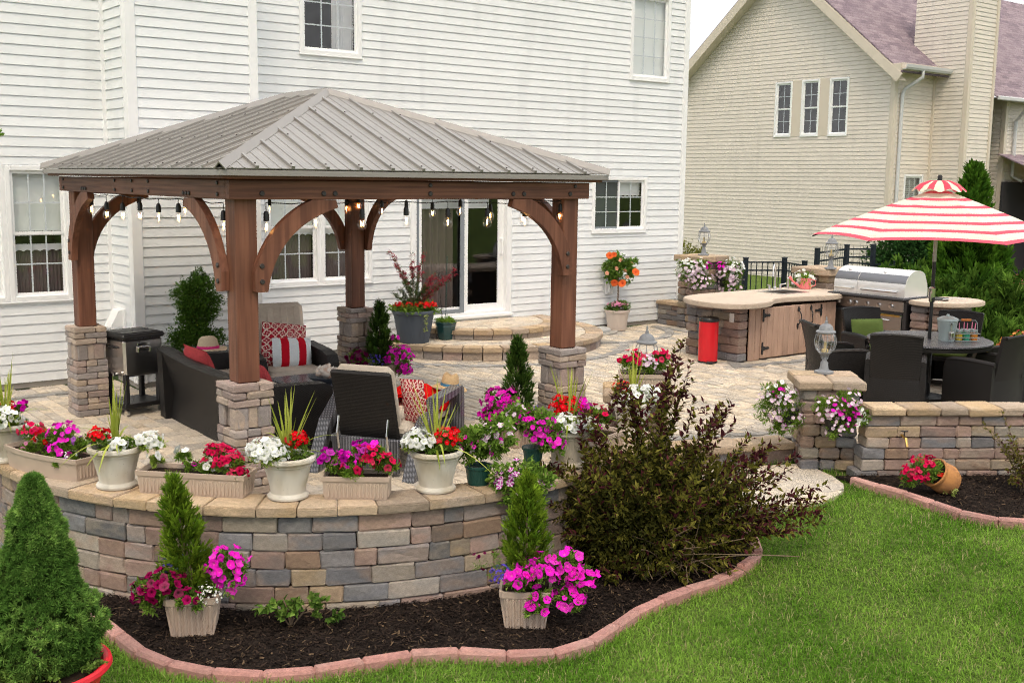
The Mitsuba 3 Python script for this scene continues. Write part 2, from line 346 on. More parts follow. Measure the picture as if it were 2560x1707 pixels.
def bed_mesh(poly, dz=0.0):
    x0, y0, x1, y1 = poly.bounds
    m = trimesh.creation.extrude_polygon(poly, .02); V, F = np.array(m.vertices), np.array(m.faces)
    t = trimesh.Trimesh(V, F); t = t.subdivide_to_size(.25)
    V = np.array(t.vertices); V[:, 2] += lawn_z(V[:, 0], V[:, 1]) - .012 + dz
    return V, np.array(t.faces)
def chips(poly, n, seed, dz=0.0):
    rng = np.random.default_rng(seed); x0, y0, x1, y1 = poly.bounds
    P = rng.uniform((x0, y0), (x1, y1), (int(n * 2.6), 2)); P = P[shapely.contains_xy(poly, P[:, 0], P[:, 1])][:n]
    n = len(P); L = rng.uniform(.012, .05, n); Wd = rng.uniform(.003, .011, n); a = rng.uniform(0, 6.283, n); e = rng.normal(0, .35, n)
    d = np.stack([np.cos(a) * np.cos(e), np.sin(a) * np.cos(e), np.sin(e)], 1); w = np.stack([-np.sin(a), np.cos(a), rng.normal(0, .4, n)], 1)
    c = np.stack([P[:, 0], P[:, 1], lawn_z(P[:, 0], P[:, 1]) + .012 + rng.uniform(0, .016, n) + dz], 1)
    h = d * L[:, None] / 2; s = w * Wd[:, None] / 2
    V = np.stack([c - h - s, c + h - s * .6, c + h + s, c - h + s], 1).reshape(-1, 3)
    F = tri(np.arange(4 * n).reshape(n, 4))
    k = rng.random(n); tan = np.array([.17, .115, .07]); drk = np.array([.026, .018, .015]); mid = np.array([.06, .040, .030])
    col = np.where(k[:, None] < .72, drk * rng.uniform(.3, 1.1, (n, 1)), np.where(k[:, None] < .93, mid * rng.uniform(.35, .9, (n, 1)), tan * rng.uniform(.3, 1.1, (n, 1))))
    return (V, F), np.repeat(col, 4, 0)
pr('m_chip', {'type': 'mesh_attribute', 'name': 'vertex_color'}, .9, .1)
for poly, n, s, nm in ((BED_L, 30000, 1, 'dark mulch bed along the curved stone wall'), (BED_R, 8000, 2, 'dark mulch bed below the straight seat wall')):
    k = tag(put(None, 'mulch_bed', bed_mesh(poly), 'm_mulch'), nm, kind='structure')
    m, c = chips(poly, n, s); put(k, 'wood_chips', m, 'm_chip', color=c, kind='stuff')

# pink edging bricks
def edging(P, label, L=.30):
    k = thing('garden_edging', label, 'garden edging'); rng = np.random.default_rng(5)
    Q = smooth_line(P, step=.01); i = 0; half = int(L / .01)
    while i + half < len(Q):
        a, b = Q[i], Q[i + half]; c = (a + b) / 2; ang = math.atan2(*(b - a)[::-1])
        m = rot(box((0, 0, 0), (np.linalg.norm(b - a) + .004, .085, .10), .016, .002, rng), rz=ang + rng.normal(0, .008))
        put(k, 'brick', mv(m, (c[0], c[1], lawn_z(*c) + .0 + rng.normal(0, .002))), 'm_edging', uv=rng.random(2)); i += half
edging(EDGE_L, 'wavy pink brick edging between mulch and lawn in front of the curved wall')
edging(EDGE_R, 'pink brick edging of the mulch bed under the straight wall on the right')

# ------------------------------------------------------------------ stone walls
def stone_block(k, name, c, s, rz, mat, rng, bev=.012, jit=.003, tone=None):
    put(k, name, mv(rot(box((0, 0, 0), s, bev, jit, rng), rz=rz), c), mat, uv=rng.random(2) if tone is None else tone)
def arc_wall():
    k = thing('retaining_wall', 'curved retaining wall of mixed grey, tan and pink tumbled stone blocks holding the round patio', 'stone wall'); rng = np.random.default_rng(11)
    H = .125; R = 2.90
    for r in range(6):
        z0 = .248 - (r + 1) * H; a = -186 + rng.uniform(0, 3)
        while a < -42:
            L = rng.choice([.155, .235, .235, .31, .37]); da = math.degrees(L / R); am = a + da / 2; p = pol(R - .11, am)
            stone_block(k, 'stone', (p[0], p[1], z0 + H / 2), (.22 + rng.normal(0, .005), L - .004, H - .004), math.radians(am), 'm_wall_stone', rng, .011, .0035)
            a += da
    a = -187
    while a < -42:
        L = rng.choice([.27, .36, .42]); da = math.degrees(L / 2.93); am = a + da / 2; p = pol(2.775, am)
        poly = Polygon([tuple((pol(r, t) - p)) for r, t in [(2.945, a + .06), (2.95, am), (2.945, a + da - .06), (2.60, a + da - .06), (2.60, a + .06)]])
        m = bevel_slab(poly, 0, .067, .012); V = m[0] + rng.normal(0, .0015, m[0].shape)
        put(k, 'cap_stone', mv((V, m[1]), (p[0], p[1], .248)), 'm_cap_stone', uv=rng.random(2)); a += da
    # mortar-dark core so that no light passes the joints
    V = [pol(2.86, t) for t in np.linspace(-187, -42, 80)] + [pol(2.70, t) for t in np.linspace(-42, -187, 80)]
    put(k, 'core', prism(V, -.46, .245), 'm_soil')
arc_wall()
def straight_wall():
    k = thing('seat_wall', 'straight seat wall of mixed stone blocks with tan caps behind the tilted terracotta pot', 'stone wall'); rng = np.random.default_rng(12)
    H = .105; ang = math.atan2(WD[1], WD[0]); L0, L1 = .18, 3.0
    for r in range(7):
        s = L0 - rng.uniform(0, .1); z0 = .38 - (r + 1) * H
        while s < L1:
            L = rng.choice([.15, .22, .22, .30, .34]); p = W0 + WD * (s + L / 2) - WN * .11
            stone_block(k, 'stone', (p[0], p[1], z0 + H / 2), (L - .004, .22, H - .004), ang, 'm_wall_stone', rng, .012, .0035); s += L
    s = L0 + .02
    while s < L1:
        L = rng.choice([.26, .30, .33]); p = W0 + WD * (s + L / 2) - WN * .13
        stone_block(k, 'cap_stone', (p[0], p[1], .4175), (L - .005, .34, .075), ang + rng.normal(0, .006), 'm_cap_stone', rng, .014, .003); s += L
    p = W0 + WD * 1.6 - WN * .11
    put(k, 'core', mv(rot(box((0, 0, 0), (2.8, .14, .92)), rz=ang), (p[0], p[1], -.09)), 'm_soil')
straight_wall()
def pillar(c, w, z0, z1, cap, ch, H, rz, label, group=None, capn=2, seed=3):
    k = thing('stone_pillar', label, 'stone pillar'); rng = np.random.default_rng(seed)
    n = max(1, round((z1 - z0) / H)); H = (z1 - z0) / n
    def at(x, y): ca, sa = math.cos(rz), math.sin(rz); return c[0] + ca * x - sa * y, c[1] + sa * x + ca * y
    for r in range(n):
        z = z0 + (r + .5) * H; t = .19; o = w / 2 - t / 2
        for f in range(4):                                   # pinwheel courses: each side one long run, broken once
            A = f * math.pi / 2; Lr = w - t; cut = Lr * (rng.uniform(.38, .62)) ; s0 = -w / 2 + (t if r % 2 else 0)
            for a, b in ((0, cut), (cut, Lr)):
                x, y = s0 + (a + b) / 2, -o; X, Y = math.cos(A) * x - math.sin(A) * y, math.sin(A) * x + math.cos(A) * y
                p = at(X, Y); stone_block(k, 'stone', (p[0], p[1], z), (b - a - .004, t, H - .005), rz + A, 'm_wall_stone', rng, .02, .004)
    put(k, 'core', mv(rot(box((0, 0, 0), (w - .1, w - .1, z1 - z0 - .01)), rz=rz), (c[0], c[1], (z0 + z1) / 2)), 'm_soil')
    for i in range(capn):
        L = cap / capn
        for j in (range(2) if capn > 1 else (0,)):
            W2 = cap / 2 if capn > 1 else cap
            q = at(-cap / 2 + L * (i + .5), (-cap / 4 if j == 0 else cap / 4) if capn > 1 else 0)
            stone_block(k, 'cap_stone', (q[0], q[1], z1 + ch / 2), (L - .004, W2 - .004, ch), rz, 'm_cap_stone', rng, .016, .003)
    return k
PA = math.atan2(-.668, .744)
PILL_R, PILL_L, PILL_1, PILL_2 = (8.95, 6.53), (7.02, 7.14), (14.35, 13.15), (14.98, 11.08)
pillar(PILL_R, .53, -.22, .57, .64, .092, .112, PA, 'stone pillar with a thick tan cap at the right end of the garden steps', seed=21)
pillar(PILL_L, .53, -.42, .56, .64, .09, .112, PA, 'stone pillar half hidden behind the tall dark shrub, left of the garden steps', seed=22)
pillar(PILL_1, .56, 0, 1.15, .68, .11, .115, 0, 'stone pillar beside the right corner of the white house', seed=23)
pillar(PILL_2, .60, 0, 1.06, .74, .11, .115, 0, 'stone pillar behind the sink and the grill', seed=24)
k = thing('low_stone_wall', 'short low stone wall with one tan cap against the white house corner', 'stone wall'); rng = np.random.default_rng(31)
for r in range(4):
    for y0, y1 in (((13.42, 13.62), (13.62, 13.96)) if r % 2 else ((13.42, 13.74), (13.74, 13.96))):
        stone_block(k, 'stone', (14.26, (y0 + y1) / 2, .045 + r * .09), (.24, y1 - y0 - .004, .087), 0, 'm_wall_stone', rng, .014)
for y0, y1 in ((13.40, 13.72), (13.72, 13.96)): stone_block(k, 'cap_stone', (14.25, (y0 + y1) / 2, .3925), (.32, y1 - y0 - .004, .065), 0, 'm_cap_stone', rng, .012)

# ------------------------------------------------------------------ patio
STEP_A, STEP_B = np.array([7.28, 7.32]), np.array([8.76, 6.72])
PATIO = Polygon([tuple(pol(2.62, a)) for a in np.linspace(-186, -46, 60)] + [tuple(STEP_A + (.09, .24)), tuple(STEP_B + (.09, .24)), (9.0, 6.7), tuple(W0 - WN * .2 + WD * .2), tuple(W0 - WN * .2 + WD * 3.4), (14.6, 6.2), (15.6, 9), (15.6, 13.0), (14.8, 13.96), (14.735, 13.96), (6.1, 13.96), (6.1, 12.95), (4.51, 12.95), (4.51, 13.72), (1.2, 13.72), (1.2, 9.5)]).buffer(0)
k = tag(put(None, 'patio', prism(PATIO, -.30, -.028), 'm_soil'), 'paved patio of tan and grey tumbled pavers', kind='structure')
DRAIN = sbox(12.1, 13.35, 12.95, 13.97)
def strip(P, w): return LineString(P).buffer(w / 2, cap_style='flat')
circ = lambda cx, cy, r, a0, a1: [(cx + r * math.cos(math.radians(a)), cy + r * math.sin(math.radians(a))) for a in np.linspace(a0, a1, 40)]
DARK = [strip(circ(10.15, 13.98, 2.33, 180, 322), .15), strip(circ(12.45, 13.98, 1.42, 215, 350), .15), strip([(13.85, 13.6), (13.82, 12.6), (11.75, 10.02), (13.9, 9.75), (13.75, 8.3)], .16), strip([(1.2, 13.2), (4.0, 13.2), (4.1, 12.45), (8.2, 12.45)], .14), strip([tuple(STEP_A + (.12, .38)), tuple(STEP_B + (.12, .38))], .12)]
DARKU = shapely.union_all(DARK).intersection(PATIO)
def pavers():
    rng = np.random.default_rng(41); rows = []
    x = 1.2
    while x < 15.6:
        w = rng.choice([.112, .112, .165]); y = 6.0 + rng.uniform(0, .2)
        while y < 13.98:
            L = rng.choice([.165, .225, .225, .27]); rows.append((x + w / 2, y + L / 2, w, L)); y += L
        x += w
    R = np.array(rows); R = R[shapely.contains_xy(PATIO.buffer(-.03), R[:, 0], R[:, 1])]
    R = R[~shapely.contains_xy(shapely.union_all([DARKU.buffer(.05), DRAIN, Polygon(circ(10.15, 13.98, 1.9, 180, 360))]), R[:, 0], R[:, 1])]
    R = R[np.argsort((R[:, 0] - CAM[0]) ** 2 + (R[:, 1] - CAM[1]) ** 2)]
    d = R[:, :2] @ FWD[:2]; lat = R[:, 0] * .78989 - R[:, 1] * .61314
    vis = np.abs(lat) < .465 * (d + .36) + .1
    near = [i for i in range(len(R)) if vis[i]][:300]; ns = set(near)
    def one(r): return mv(box((0, 0, 0), (r[2] - .006, r[3] - .006, .05), .007, .0012, rng), (r[0], r[1], -.025 + rng.normal(0, .0022)))
    for i in near: put(k, 'paver', one(R[i]), 'm_paver', uv=rng.random(2))
    ms, uvs = [], []
    for i in range(len(R)):
        if i in ns or not vis[i]: continue
        m = one(R[i]); ms.append(m); uvs.append(np.tile(rng.random(2), (len(m[0]), 1)))
    put(k, 'paver_field', join(ms), 'm_paver', uv=np.vstack(uvs), kind='stuff')
    ms, uvs = [], []
    for st in DARK:                                           # dark border stones, cut along their bands
        g = st.intersection(PATIO)
        for y in np.arange(6, 14, .22):
            for x in np.arange(1.2, 15.6, .22):
                c = g.intersection(sbox(x, y, x + .216, y + .216)) if g.intersects(sbox(x, y, x + .2, y + .2)) else None
                if c is None or c.is_empty or c.area < .004 or c.geom_type != 'Polygon': continue
                m = prism(c.buffer(-.003), -.05, .002 + rng.normal(0, .001)); ms.append(m); uvs.append(np.tile(rng.random(2), (len(m[0]), 1)))
    put(k, 'border_paver', join(ms), 'm_paver_dark', uv=np.vstack(uvs), kind='stuff')
pavers()
put(k, 'joint_sand', prism(PATIO.buffer(-.01), -.027, -.010), 'm_concrete')

# garden steps and the landing below them
k = thing('garden_step', 'tan stone step from the patio down to the lawn landing', 'step'); rng = np.random.default_rng(51)
sd = (STEP_B - STEP_A); sl = np.linalg.norm(sd); sd /= sl; sn = np.array([sd[1], -sd[0]]); ang = math.atan2(sd[1], sd[0])
for i, (a, b) in enumerate(((0, .33), (.33, .66), (.66, 1))):
    p = STEP_A + sd * sl * (a + b) / 2 - sn * .13
    stone_block(k, 'tread', (p[0], p[1], -.036), (sl * (b - a) - .005, .34, .07), ang, 'm_cap_stone', rng, .014)
for a, b in ((0, .22), (.22, .5), (.5, .75), (.75, 1)):
    p = STEP_A + sd * sl * (a + b) / 2 - sn * .14
    stone_block(k, 'riser', (p[0], p[1], -.15), (sl * (b - a) - .005, .25, .155), ang, 'm_wall_stone', rng, .012)
LAND = Polygon([(8.80, 6.62), (8.62, 6.16), (8.47, 5.93), (8.30, 5.80), (8.07, 5.72), (7.80, 5.69), (7.45, 5.80), (7.18, 6.15), (7.25, 7.25)])
k = tag(put(None, 'landing', prism(LAND, -.40, -.235), 'm_concrete'), 'small paved landing at the foot of the garden steps', kind='structure')
for x in np.arange(6.9, 8.9, .34):
    for y in np.arange(5.6, 7.4, .23):
        o = .17 * (round(y / .23) % 2)
        c = LAND.intersection(sbox(x + o, y, x + o + .337, y + .227))
        if not c.is_empty and c.geom_type == 'Polygon' and c.area > .004: put(k, 'paver', prism(c, -.24, -.20 + rng.normal(0, .001)), 'm_paver', uv=(rng.random(), .75 + .25 * rng.random()))

# half-round door steps
def round_step(label, cx, r, z0, z1, n, seed):
    k = thing('door_step', label, 'step'); rng = np.random.default_rng(seed); cy = 13.98; H = .068
    for i in range(n):
        a0, a1 = 180 + 180 * i / n, 180 + 180 * (i + 1) / n
        pts = circ(cx, cy, r, a0 + .25, a1 - .25)[::8] + [circ(cx, cy, r, a0 + .25, a1 - .25)[-1]]
        inn = circ(cx, cy, r - .27, a1 - .3, a0 + .3)[::13]
        put(k, 'edge_stone', bevel_slab(Polygon(pts + inn), z1 - H, z1 + rng.normal(0, .0015), .009), 'm_cap_stone', uv=rng.random(2))
        pts = circ(cx, cy, r - .035, a0 + .25, a1 - .25)[::8] + [circ(cx, cy, r - .035, a0 + .25, a1 - .25)[-1]]
        put(k, 'riser_stone', prism(Polygon(pts + circ(cx, cy, r - .2, a1, a0)[::13]), z0, z1 - H - .003), 'm_pier_stone', uv=rng.random(2))
    ins = Polygon(circ(cx, cy, r - .275, 180, 360)).intersection(sbox(0, 0, 20, 13.97))
    put(k, 'core', prism(ins, z0, z1 - .03), 'm_concrete')
    for x in np.arange(cx - r, cx + r, .225):
        for j, y in enumerate(np.arange(13.98 - r, 13.97, .112)):
            c = ins.intersection(sbox(x + .11 * (j % 2), y, x + .11 * (j % 2) + .22, y + .108))
            if not c.is_empty and c.geom_type == 'Polygon' and c.area > .002: put(k, 'paver', prism(c, z1 - .04, z1 - .004 + rng.normal(0, .0015)), 'm_paver', uv=rng.random(2))
round_step('wide half-round lower step in front of the sliding door', 10.15, 2.0, 0, .19, 22, 61)
round_step('small half-round upper step right under the sliding door', 10.2, 1.3, .19, .335, 14, 62)
k = thing('window_well_cover', 'clear grey half-round window well cover lying at the white wall', 'well cover')
put(k, 'dome', bevel_slab(Polygon(circ(12.35, 13.97, .50, 180, 360)), .004, .05, .015), 'm_drain'); put(k, 'rim', prism(Polygon(circ(12.35, 13.97, .62, 180, 360)).difference(Polygon(circ(12.35, 13.99, .505, 180, 360))), -.005, .012), 'm_concrete')
# ------------------------------------------------------------------ white house
EXP = .1143
def boards(k, O, U, N, u0, u1, z0, z1, holes, mat, rng, exp=EXP, name='siding_board', clip=None, lip=.018, seams=0):
    """lap siding: one board per course, cut by the holes (u0, u1, z0, z1); clip(z) -> (u0, u1) narrows a course (gables)."""
    n = int(round((z1 - z0) / exp)); spare = []
    for r in range(n):
        a, b = z0 + r * exp, z0 + (r + 1) * exp; A, B = (u0, u1) if clip is None else clip((a + b) / 2)
        if B - A < .05: continue
        segs, cut = [(A, B)], []
        for h0, h1, c0, c1 in holes:
            if c0 < b and c1 > a:
                if c0 - a > .004: cut.append((max(A, h0), min(B, h1), a, c0))
                if b - c1 > .004: cut.append((max(A, h0), min(B, h1), c1, b))
                segs = [s for p, q in segs for s in ((p, min(q, h0)), (max(p, h1), q)) if s[1] - s[0] > .01]
        if seams:
            out = []
            for p, q in segs:
                c = p + (q - p) * rng.uniform(.2, .8); out += [(p, c - .001), (c + .001, q)] if q - p > 2.5 and rng.random() < seams else [(p, q)]
            segs = out
        for p, q, za, zb in [(p, q, a, b) for p, q in segs] + cut:
            la, lb = lip + (.004 - lip) * (za - a) / exp, lip + (.004 - lip) * (zb - a) / exp
            V = np.array([[p, 0, za], [p, la, za], [p, lb, zb], [p, 0, zb], [q, 0, za], [q, la, za], [q, lb, zb], [q, 0, zb]], float)
            V[:, 1] -= .006; V[[1, 5], 2] += .005
            F = tri([[1, 5, 6, 2], [0, 3, 7, 4], [0, 1, 2, 3], [7, 6, 5, 4]])
            uv = rng.random(2)
            if COUNT.get(f'{k}__{name}', 0) >= 298: spare.append((frame((V, F), O, U, N), uv))
            else: put(k, name, frame((V, F), O, U, N), mat, uv=uv)
    if spare: put(k, 'siding', join([s[0] for s in spare]), mat, uv=np.vstack([np.tile(u, (8, 1)) for _, u in spare]), kind='stuff')
class Wall:
    """boxes given in wall coordinates: u along the wall, w out of it, z up."""
    def __init__(s, O, U, N): s.O, s.U, s.N = O, U, N
    def bx(s, u0, u1, w0, w1, z0, z1, bev=0.0): return frame(box(((u0 + u1) / 2, (w0 + w1) / 2, (z0 + z1) / 2), (u1 - u0, w1 - w0, z1 - z0), bev), s.O, s.U, s.N)
def window(W, k, u0, u1, z0, z1, cols=3, rows=2, kind='hung', trim=.06, mat='m_trim_white', back=None, mull='m_mull', name='window', tr=True, wn=None):
    """a window as a part of the building k, with its frame, sashes, bars, panes and what hangs behind them."""
    w = wn or key_of(k, name); B = W.bx
    if tr:
        fr = [B(u0, u0 + trim, -.05, .03, z0, z1, .006), B(u1 - trim, u1, -.05, .03, z0, z1, .006), B(u0 + trim, u1 - trim, -.05, .03, z1 - trim, z1, .006), B(u0 + trim, u1 - trim, -.05, .034, z0, z0 + trim, .006), B(u0 - .01, u1 + .01, 0, .042, z0 - .018, z0 - .001, .004)]
        put(w, 'frame', join(fr), mat)
    a, b, c, d = u0 + (trim if tr else 0), u1 - (trim if tr else 0), z0 + (trim if tr else 0), z1 - (trim if tr else 0)
    if kind == 'hung': parts = [(a, b, (c + d) / 2 - .012, d, -.020), (a, b, c, (c + d) / 2 + .012, -.035)]
    elif kind == 'fixed': parts = [(a, b, c, d, -.025)]
    elif kind == 'slide': parts = [(a, (a + b) / 2 + .02, c, d, -.035), ((a + b) / 2 - .02, b, c, d, -.018)]
    for i, (p, q, e, f, y) in enumerate(parts):
        t = .035; m = mat if not (kind == 'slide' and i == 0) else 'm_grey_frame'
        put(w, 'sash', join([B(p, p + t, y - .012, y + .010, e, f), B(q - t, q, y - .012, y + .010, e, f), B(p + t, q - t, y - .012, y + .0095, e, e + t), B(p + t, q - t, y - .012, y + .0095, f - t, f)]), m)
        bars = [B(p + t + (q - p - 2 * t) * j / cols - .008, p + t + (q - p - 2 * t) * j / cols + .008, y - .006, y + .004, e + t, f - t) for j in range(1, cols)]
        bars += [B(p + t, q - t, y - .0055, y + .0035, e + t + (f - e - 2 * t) * j / rows - .008, e + t + (f - e - 2 * t) * j / rows + .008) for j in range(1, rows)]
        if bars: put(w, 'bars', join(bars), mull)
        V = np.array([[p + t, y - .001, e + t], [q - t, y - .001, e + t], [q - t, y - .001, f - t], [p + t, y - .001, f - t]])
        put(w, 'pane', frame((V, tri([[0, 1, 2, 3]])), W.O, W.U, W.N), 'm_pane')
    for kind2, p, q, e, f in back or ():
        if kind2 == 'dark': put(w, 'curtain', fold(W, p, q, e, f, -.14, .006, 40), 'm_curtain_dark')
        elif kind2 == 'white': put(w, 'curtain', fold(W, p, q, e, f, -.12, .02, 26), 'm_curtain')
        elif kind2 == 'blind':
            n = int((f - e) / .05)
            put(w, 'blind', join([frame(rot(box((0, 0, 0), (q - p, .045, .003)), rx=.9), np.asarray(W.O) + np.asarray(W.U) * (p + q) / 2 + np.asarray(W.N) * -.12 + np.array([0, 0, e + .05 * i + .025]), W.U, W.N) for i in range(n)]), 'm_blind')
        elif kind2 == 'shade': put(w, 'shade', B(p, q, -.11, -.10, e, f), 'm_blind')
        elif kind2 == 'screen': put(w, 'screen', B(p, q, -.058, -.056, e, f), 'm_screen')
        elif kind2 == 'valance':
            u = np.linspace(p, q, 60); V = np.vstack([np.stack([u, u * 0 - .10, u * 0 + f], 1), np.stack([u, u * 0 - .10, e + .02 * np.abs(np.sin(u * 34))], 1)])
            i = np.arange(59); put(w, 'valance', frame((V, tri(np.stack([i, i + 1, i + 61, i + 60], 1))), W.O, W.U, W.N), 'm_curtain')
    return w
def fold(W, p, q, e, f, y, amp, n):
    u = np.linspace(p, q, n * 4); w = y + amp * np.sin(np.linspace(0, n * 2.2, n * 4)); V = np.vstack([np.stack([u, w, u * 0 + e], 1), np.stack([u, w, u * 0 + f], 1)])
    i = np.arange(len(u) - 1); m = len(u); return frame((V, tri(np.stack([i, i + 1, i + 1 + m, i + m], 1))), W.O, W.U, W.N)
HOUSE = thing('white_house', 'two-storey house with white vinyl siding behind the gazebo', 'house'); rng = np.random.default_rng(71); k = HOUSE
TOP = .067 + 52 * EXP; XU, NY = (1, 0, 0), (0, -1, 0); YM, Y2, Y1 = 13.982, 12.96, 13.736
WM, W2, W1 = Wall((0, YM, 0), XU, NY), Wall((0, Y2, 0), XU, NY), Wall((0, Y1, 0), XU, NY)
WRT = Wall((4.503, 0, 0), (0, 1, 0), (-1, 0, 0))
up1, up2, low, sli, door = (7.194, 8.153, 4.157, 5.55), (13.329, 14.261, 4.20, 5.62), (6.644, 8.30, 1.016, 2.62), (12.544, 13.80, 1.637, 2.571), (8.956, 10.84, .40, 2.55)
boards(k, (0, YM, 0), XU, NY, 6.1, 14.63, .067, TOP, [up1, up2, low, sli, door], 'm_siding_white', rng)
boards(k, (0, Y2, 0), XU, NY, 4.59, 6.0, .067, TOP, [], 'm_siding_white', rng)
win1 = (2.35, 4.02, 1.03, 2.60)
boards(k, (0, Y1, 0), XU, NY, .6, 4.46, .067, TOP, [win1], 'm_siding_white', rng)
boards(k, (4.503, 0, 0), (0, 1, 0), (-1, 0, 0), 13.05, Y1 - .02, .067, TOP, [], 'm_siding_white', rng)
for m in (WM.bx(14.62, 14.735, -.05, .028, .06, TOP, .004), W2.bx(4.48, 4.60, -.03, .028, .06, TOP, .004), W2.bx(5.985, 6.095, -.9, .028, .06, TOP, .004), W1.bx(4.455, 4.505, -.02, .03, .06, TOP), Wall((4.503, 0, 0), (0, 1, 0), (-1, 0, 0)).bx(12.962, 13.06, -.02, .026, .06, TOP, .004)):
    put(k, 'corner_trim', m, 'm_trim_white')
put(k, 'end_wall', box((14.70, 18.0, TOP / 2), (.06, 8.0, TOP)), 'm_siding_white', uv=(.5, .5))
put(k, 'foundation', join([box((10.4, YM + .06, .0335), (8.6, .10, .065)), box((5.3, Y2 + .06, .0335), (1.6, .10, .065)), box((2.5, Y1 + .06, .0335), (3.9, .10, .065)), box((4.56, 13.35, .0335), (.1, .7, .065))]), 'm_concrete')
def room(x0, x1, y0, y1, z0, z1):
    V = np.array([[x0, y0, z0], [x1, y0, z0], [x1, y1, z0], [x0, y1, z0], [x0, y0, z1], [x1, y0, z1], [x1, y1, z1], [x0, y1, z1]], float)
    return V, tri([[3, 2, 6, 7], [0, 4, 7, 3], [1, 2, 6, 5], [0, 1, 2, 3], [4, 5, 6, 7]])
for r in ((6.15, 14.6, YM + .05, 17, .1, 2.9), (6.15, 14.6, YM + .05, 17, 3.05, TOP), (.65, 4.45, Y1 + .05, 17, .1, TOP)): put(k, 'interior', room(*r), 'm_interior')
put(k, 'ceiling', join([box((10.4, 16.1, TOP + .06), (8.6, 4.0, .1)), box((5.3, 14.6, TOP + .06), (1.55, 3.2, .1)), box((2.5, 15.4, TOP + .06), (3.9, 3.2, .1))]), 'm_interior')
# windows
window(WM, k, *up1, cols=3, rows=4, kind='fixed', back=[('white', 7.75, 8.08, 4.2, 5.5), ('shade', 7.26, 7.74, 5.0, 5.5)])
window(WM, k, *up2, cols=3, rows=4, kind='fixed', back=[('shade', 13.36, 14.23, 4.22, 5.6)])
w = key_of(k, 'window'); um = (low[0] + low[1]) / 2
for a, b in ((low[0], um), (um, low[1])): window(WM, k, a, b, low[2], low[3], back=[('dark', a + .07, b - .07, low[2] + .05, 1.80), ('valance', a + .07, b - .07, 1.70, 1.80), ('shade', a + .07, b - .07, 1.84, 2.6)], wn=w)
window(WM, k, *sli, cols=2, rows=3, kind='slide', back=[('shade', sli[0] + .07, sli[1] - .07, 2.32, 2.54), ('valance', sli[0] + .07, sli[1] - .07, 2.24, 2.33), ('screen', sli[0] + .08, sli[0] + .62, sli[2] + .06, sli[3] - .06)])
w = key_of(k, 'window')
for a, b in ((2.35, 3.31), (3.31, 4.02)): window(W1, k, a, b, 1.03, 2.60, back=[('dark', a + .07, b - .07, 1.08, 1.68), ('valance', a + .07, b - .07, 1.60, 1.69), ('shade', a + .07, b - .07, 1.84, 2.58)], wn=w)
# sliding door
d = key_of(k, 'sliding_door'); u0, u1, z0, z1 = door; B = WM.bx
put(d, 'frame', join([B(u0, u0 + .10, -.10, .035, z0, z1, .006), B(u1 - .10, u1, -.10, .035, z0, z1, .006), B(u0 + .1, u1 - .1, -.10, .035, z1 - .09, z1, .006), B(u0 - .01, u1 + .03, -.1, .06, z0 - .035, z0 + .012, .006), B(u0 + .1, u1 - .1, -.095, .02, z0 + .013, z0 + .06)]), 'm_trim_white')
put(d, 'fixed_panel', join([B(9.10, 9.17, -.06, -.01, z0 + .06, z1 - .09), B(9.17, 9.95, -.06, -.0105, z1 - .17, z1 - .09), B(9.17, 9.95, -.06, -.0105, z0 + .06, z0 + .15), B(9.95, 10.02, -.06, -.012, z0 + .06, z1 - .09)]), 'm_trim_white')
put(d, 'screen_panel', join([B(9.865, 9.935, -.008, .012, z0 + .062, z1 - .09), B(9.10, 9.865, -.008, .0115, z0 + .062, z0 + .12), B(9.08, 9.11, -.008, .0115, z0 + .12, z1 - .09)]), 'm_grey_frame')
put(d, 'sliding_panel', join([B(9.985, 10.05, -.09, -.062, z0 + .06, z1 - .09), B(10.64, 10.74, -.09, -.062, z0 + .06, z1 - .09), B(10.05, 10.64, -.09, -.0625, z0 + .06, z0 + .17), B(10.05, 10.64, -.09, -.0625, z1 - .2, z1 - .09)]), 'm_trim_white')
for a, b, y, e in ((9.17, 9.95, -.035, z0 + .15), (10.05, 10.64, -.077, z0 + .17)):
    V = np.array([[a, y, e], [b, y, e], [b, y, z1 - .1], [a, y, z1 - .1]]); put(d, 'pane', frame((V, tri([[0, 1, 2, 3]])), WM.O, XU, NY), 'm_pane')
put(d, 'handle', join([B(10.675, 10.70, -.062, -.02, 1.33, 1.36), B(10.675, 10.70, -.062, -.02, 1.56, 1.59), B(10.675, 10.70, -.03, -.012, 1.33, 1.59, .004)]), 'm_trim_white')
put(d, 'curtain', fold(WM, 9.2, 9.95, z0 + .05, 2.25, -.3, .03, 16), 'm_curtain_dark'); put(d, 'valance', B(9.2, 10.6, -.27, -.26, 2.05, 2.5), 'm_curtain')
# small fittings
put(k, 'outlet_cover', join([WM.bx(12.88, 13.06, 0, .03, .58, .82, .01), WM.bx(12.92, 13.02, .03, .07, .61, .79, .015)]), 'm_trim_white')
v = put(k, 'vent_hood', join([WRT.bx(13.30, 13.62, 0, .03, .68, .92, .008), frame(prism([(0, 0), (.16, .0), (.05, .20), (0, .20)], 0, .22), (4.503 - .02, 13.35, .70), (-1, 0, 0), (0, 0, 1), (0, 1, 0))]), 'm_trim_white')

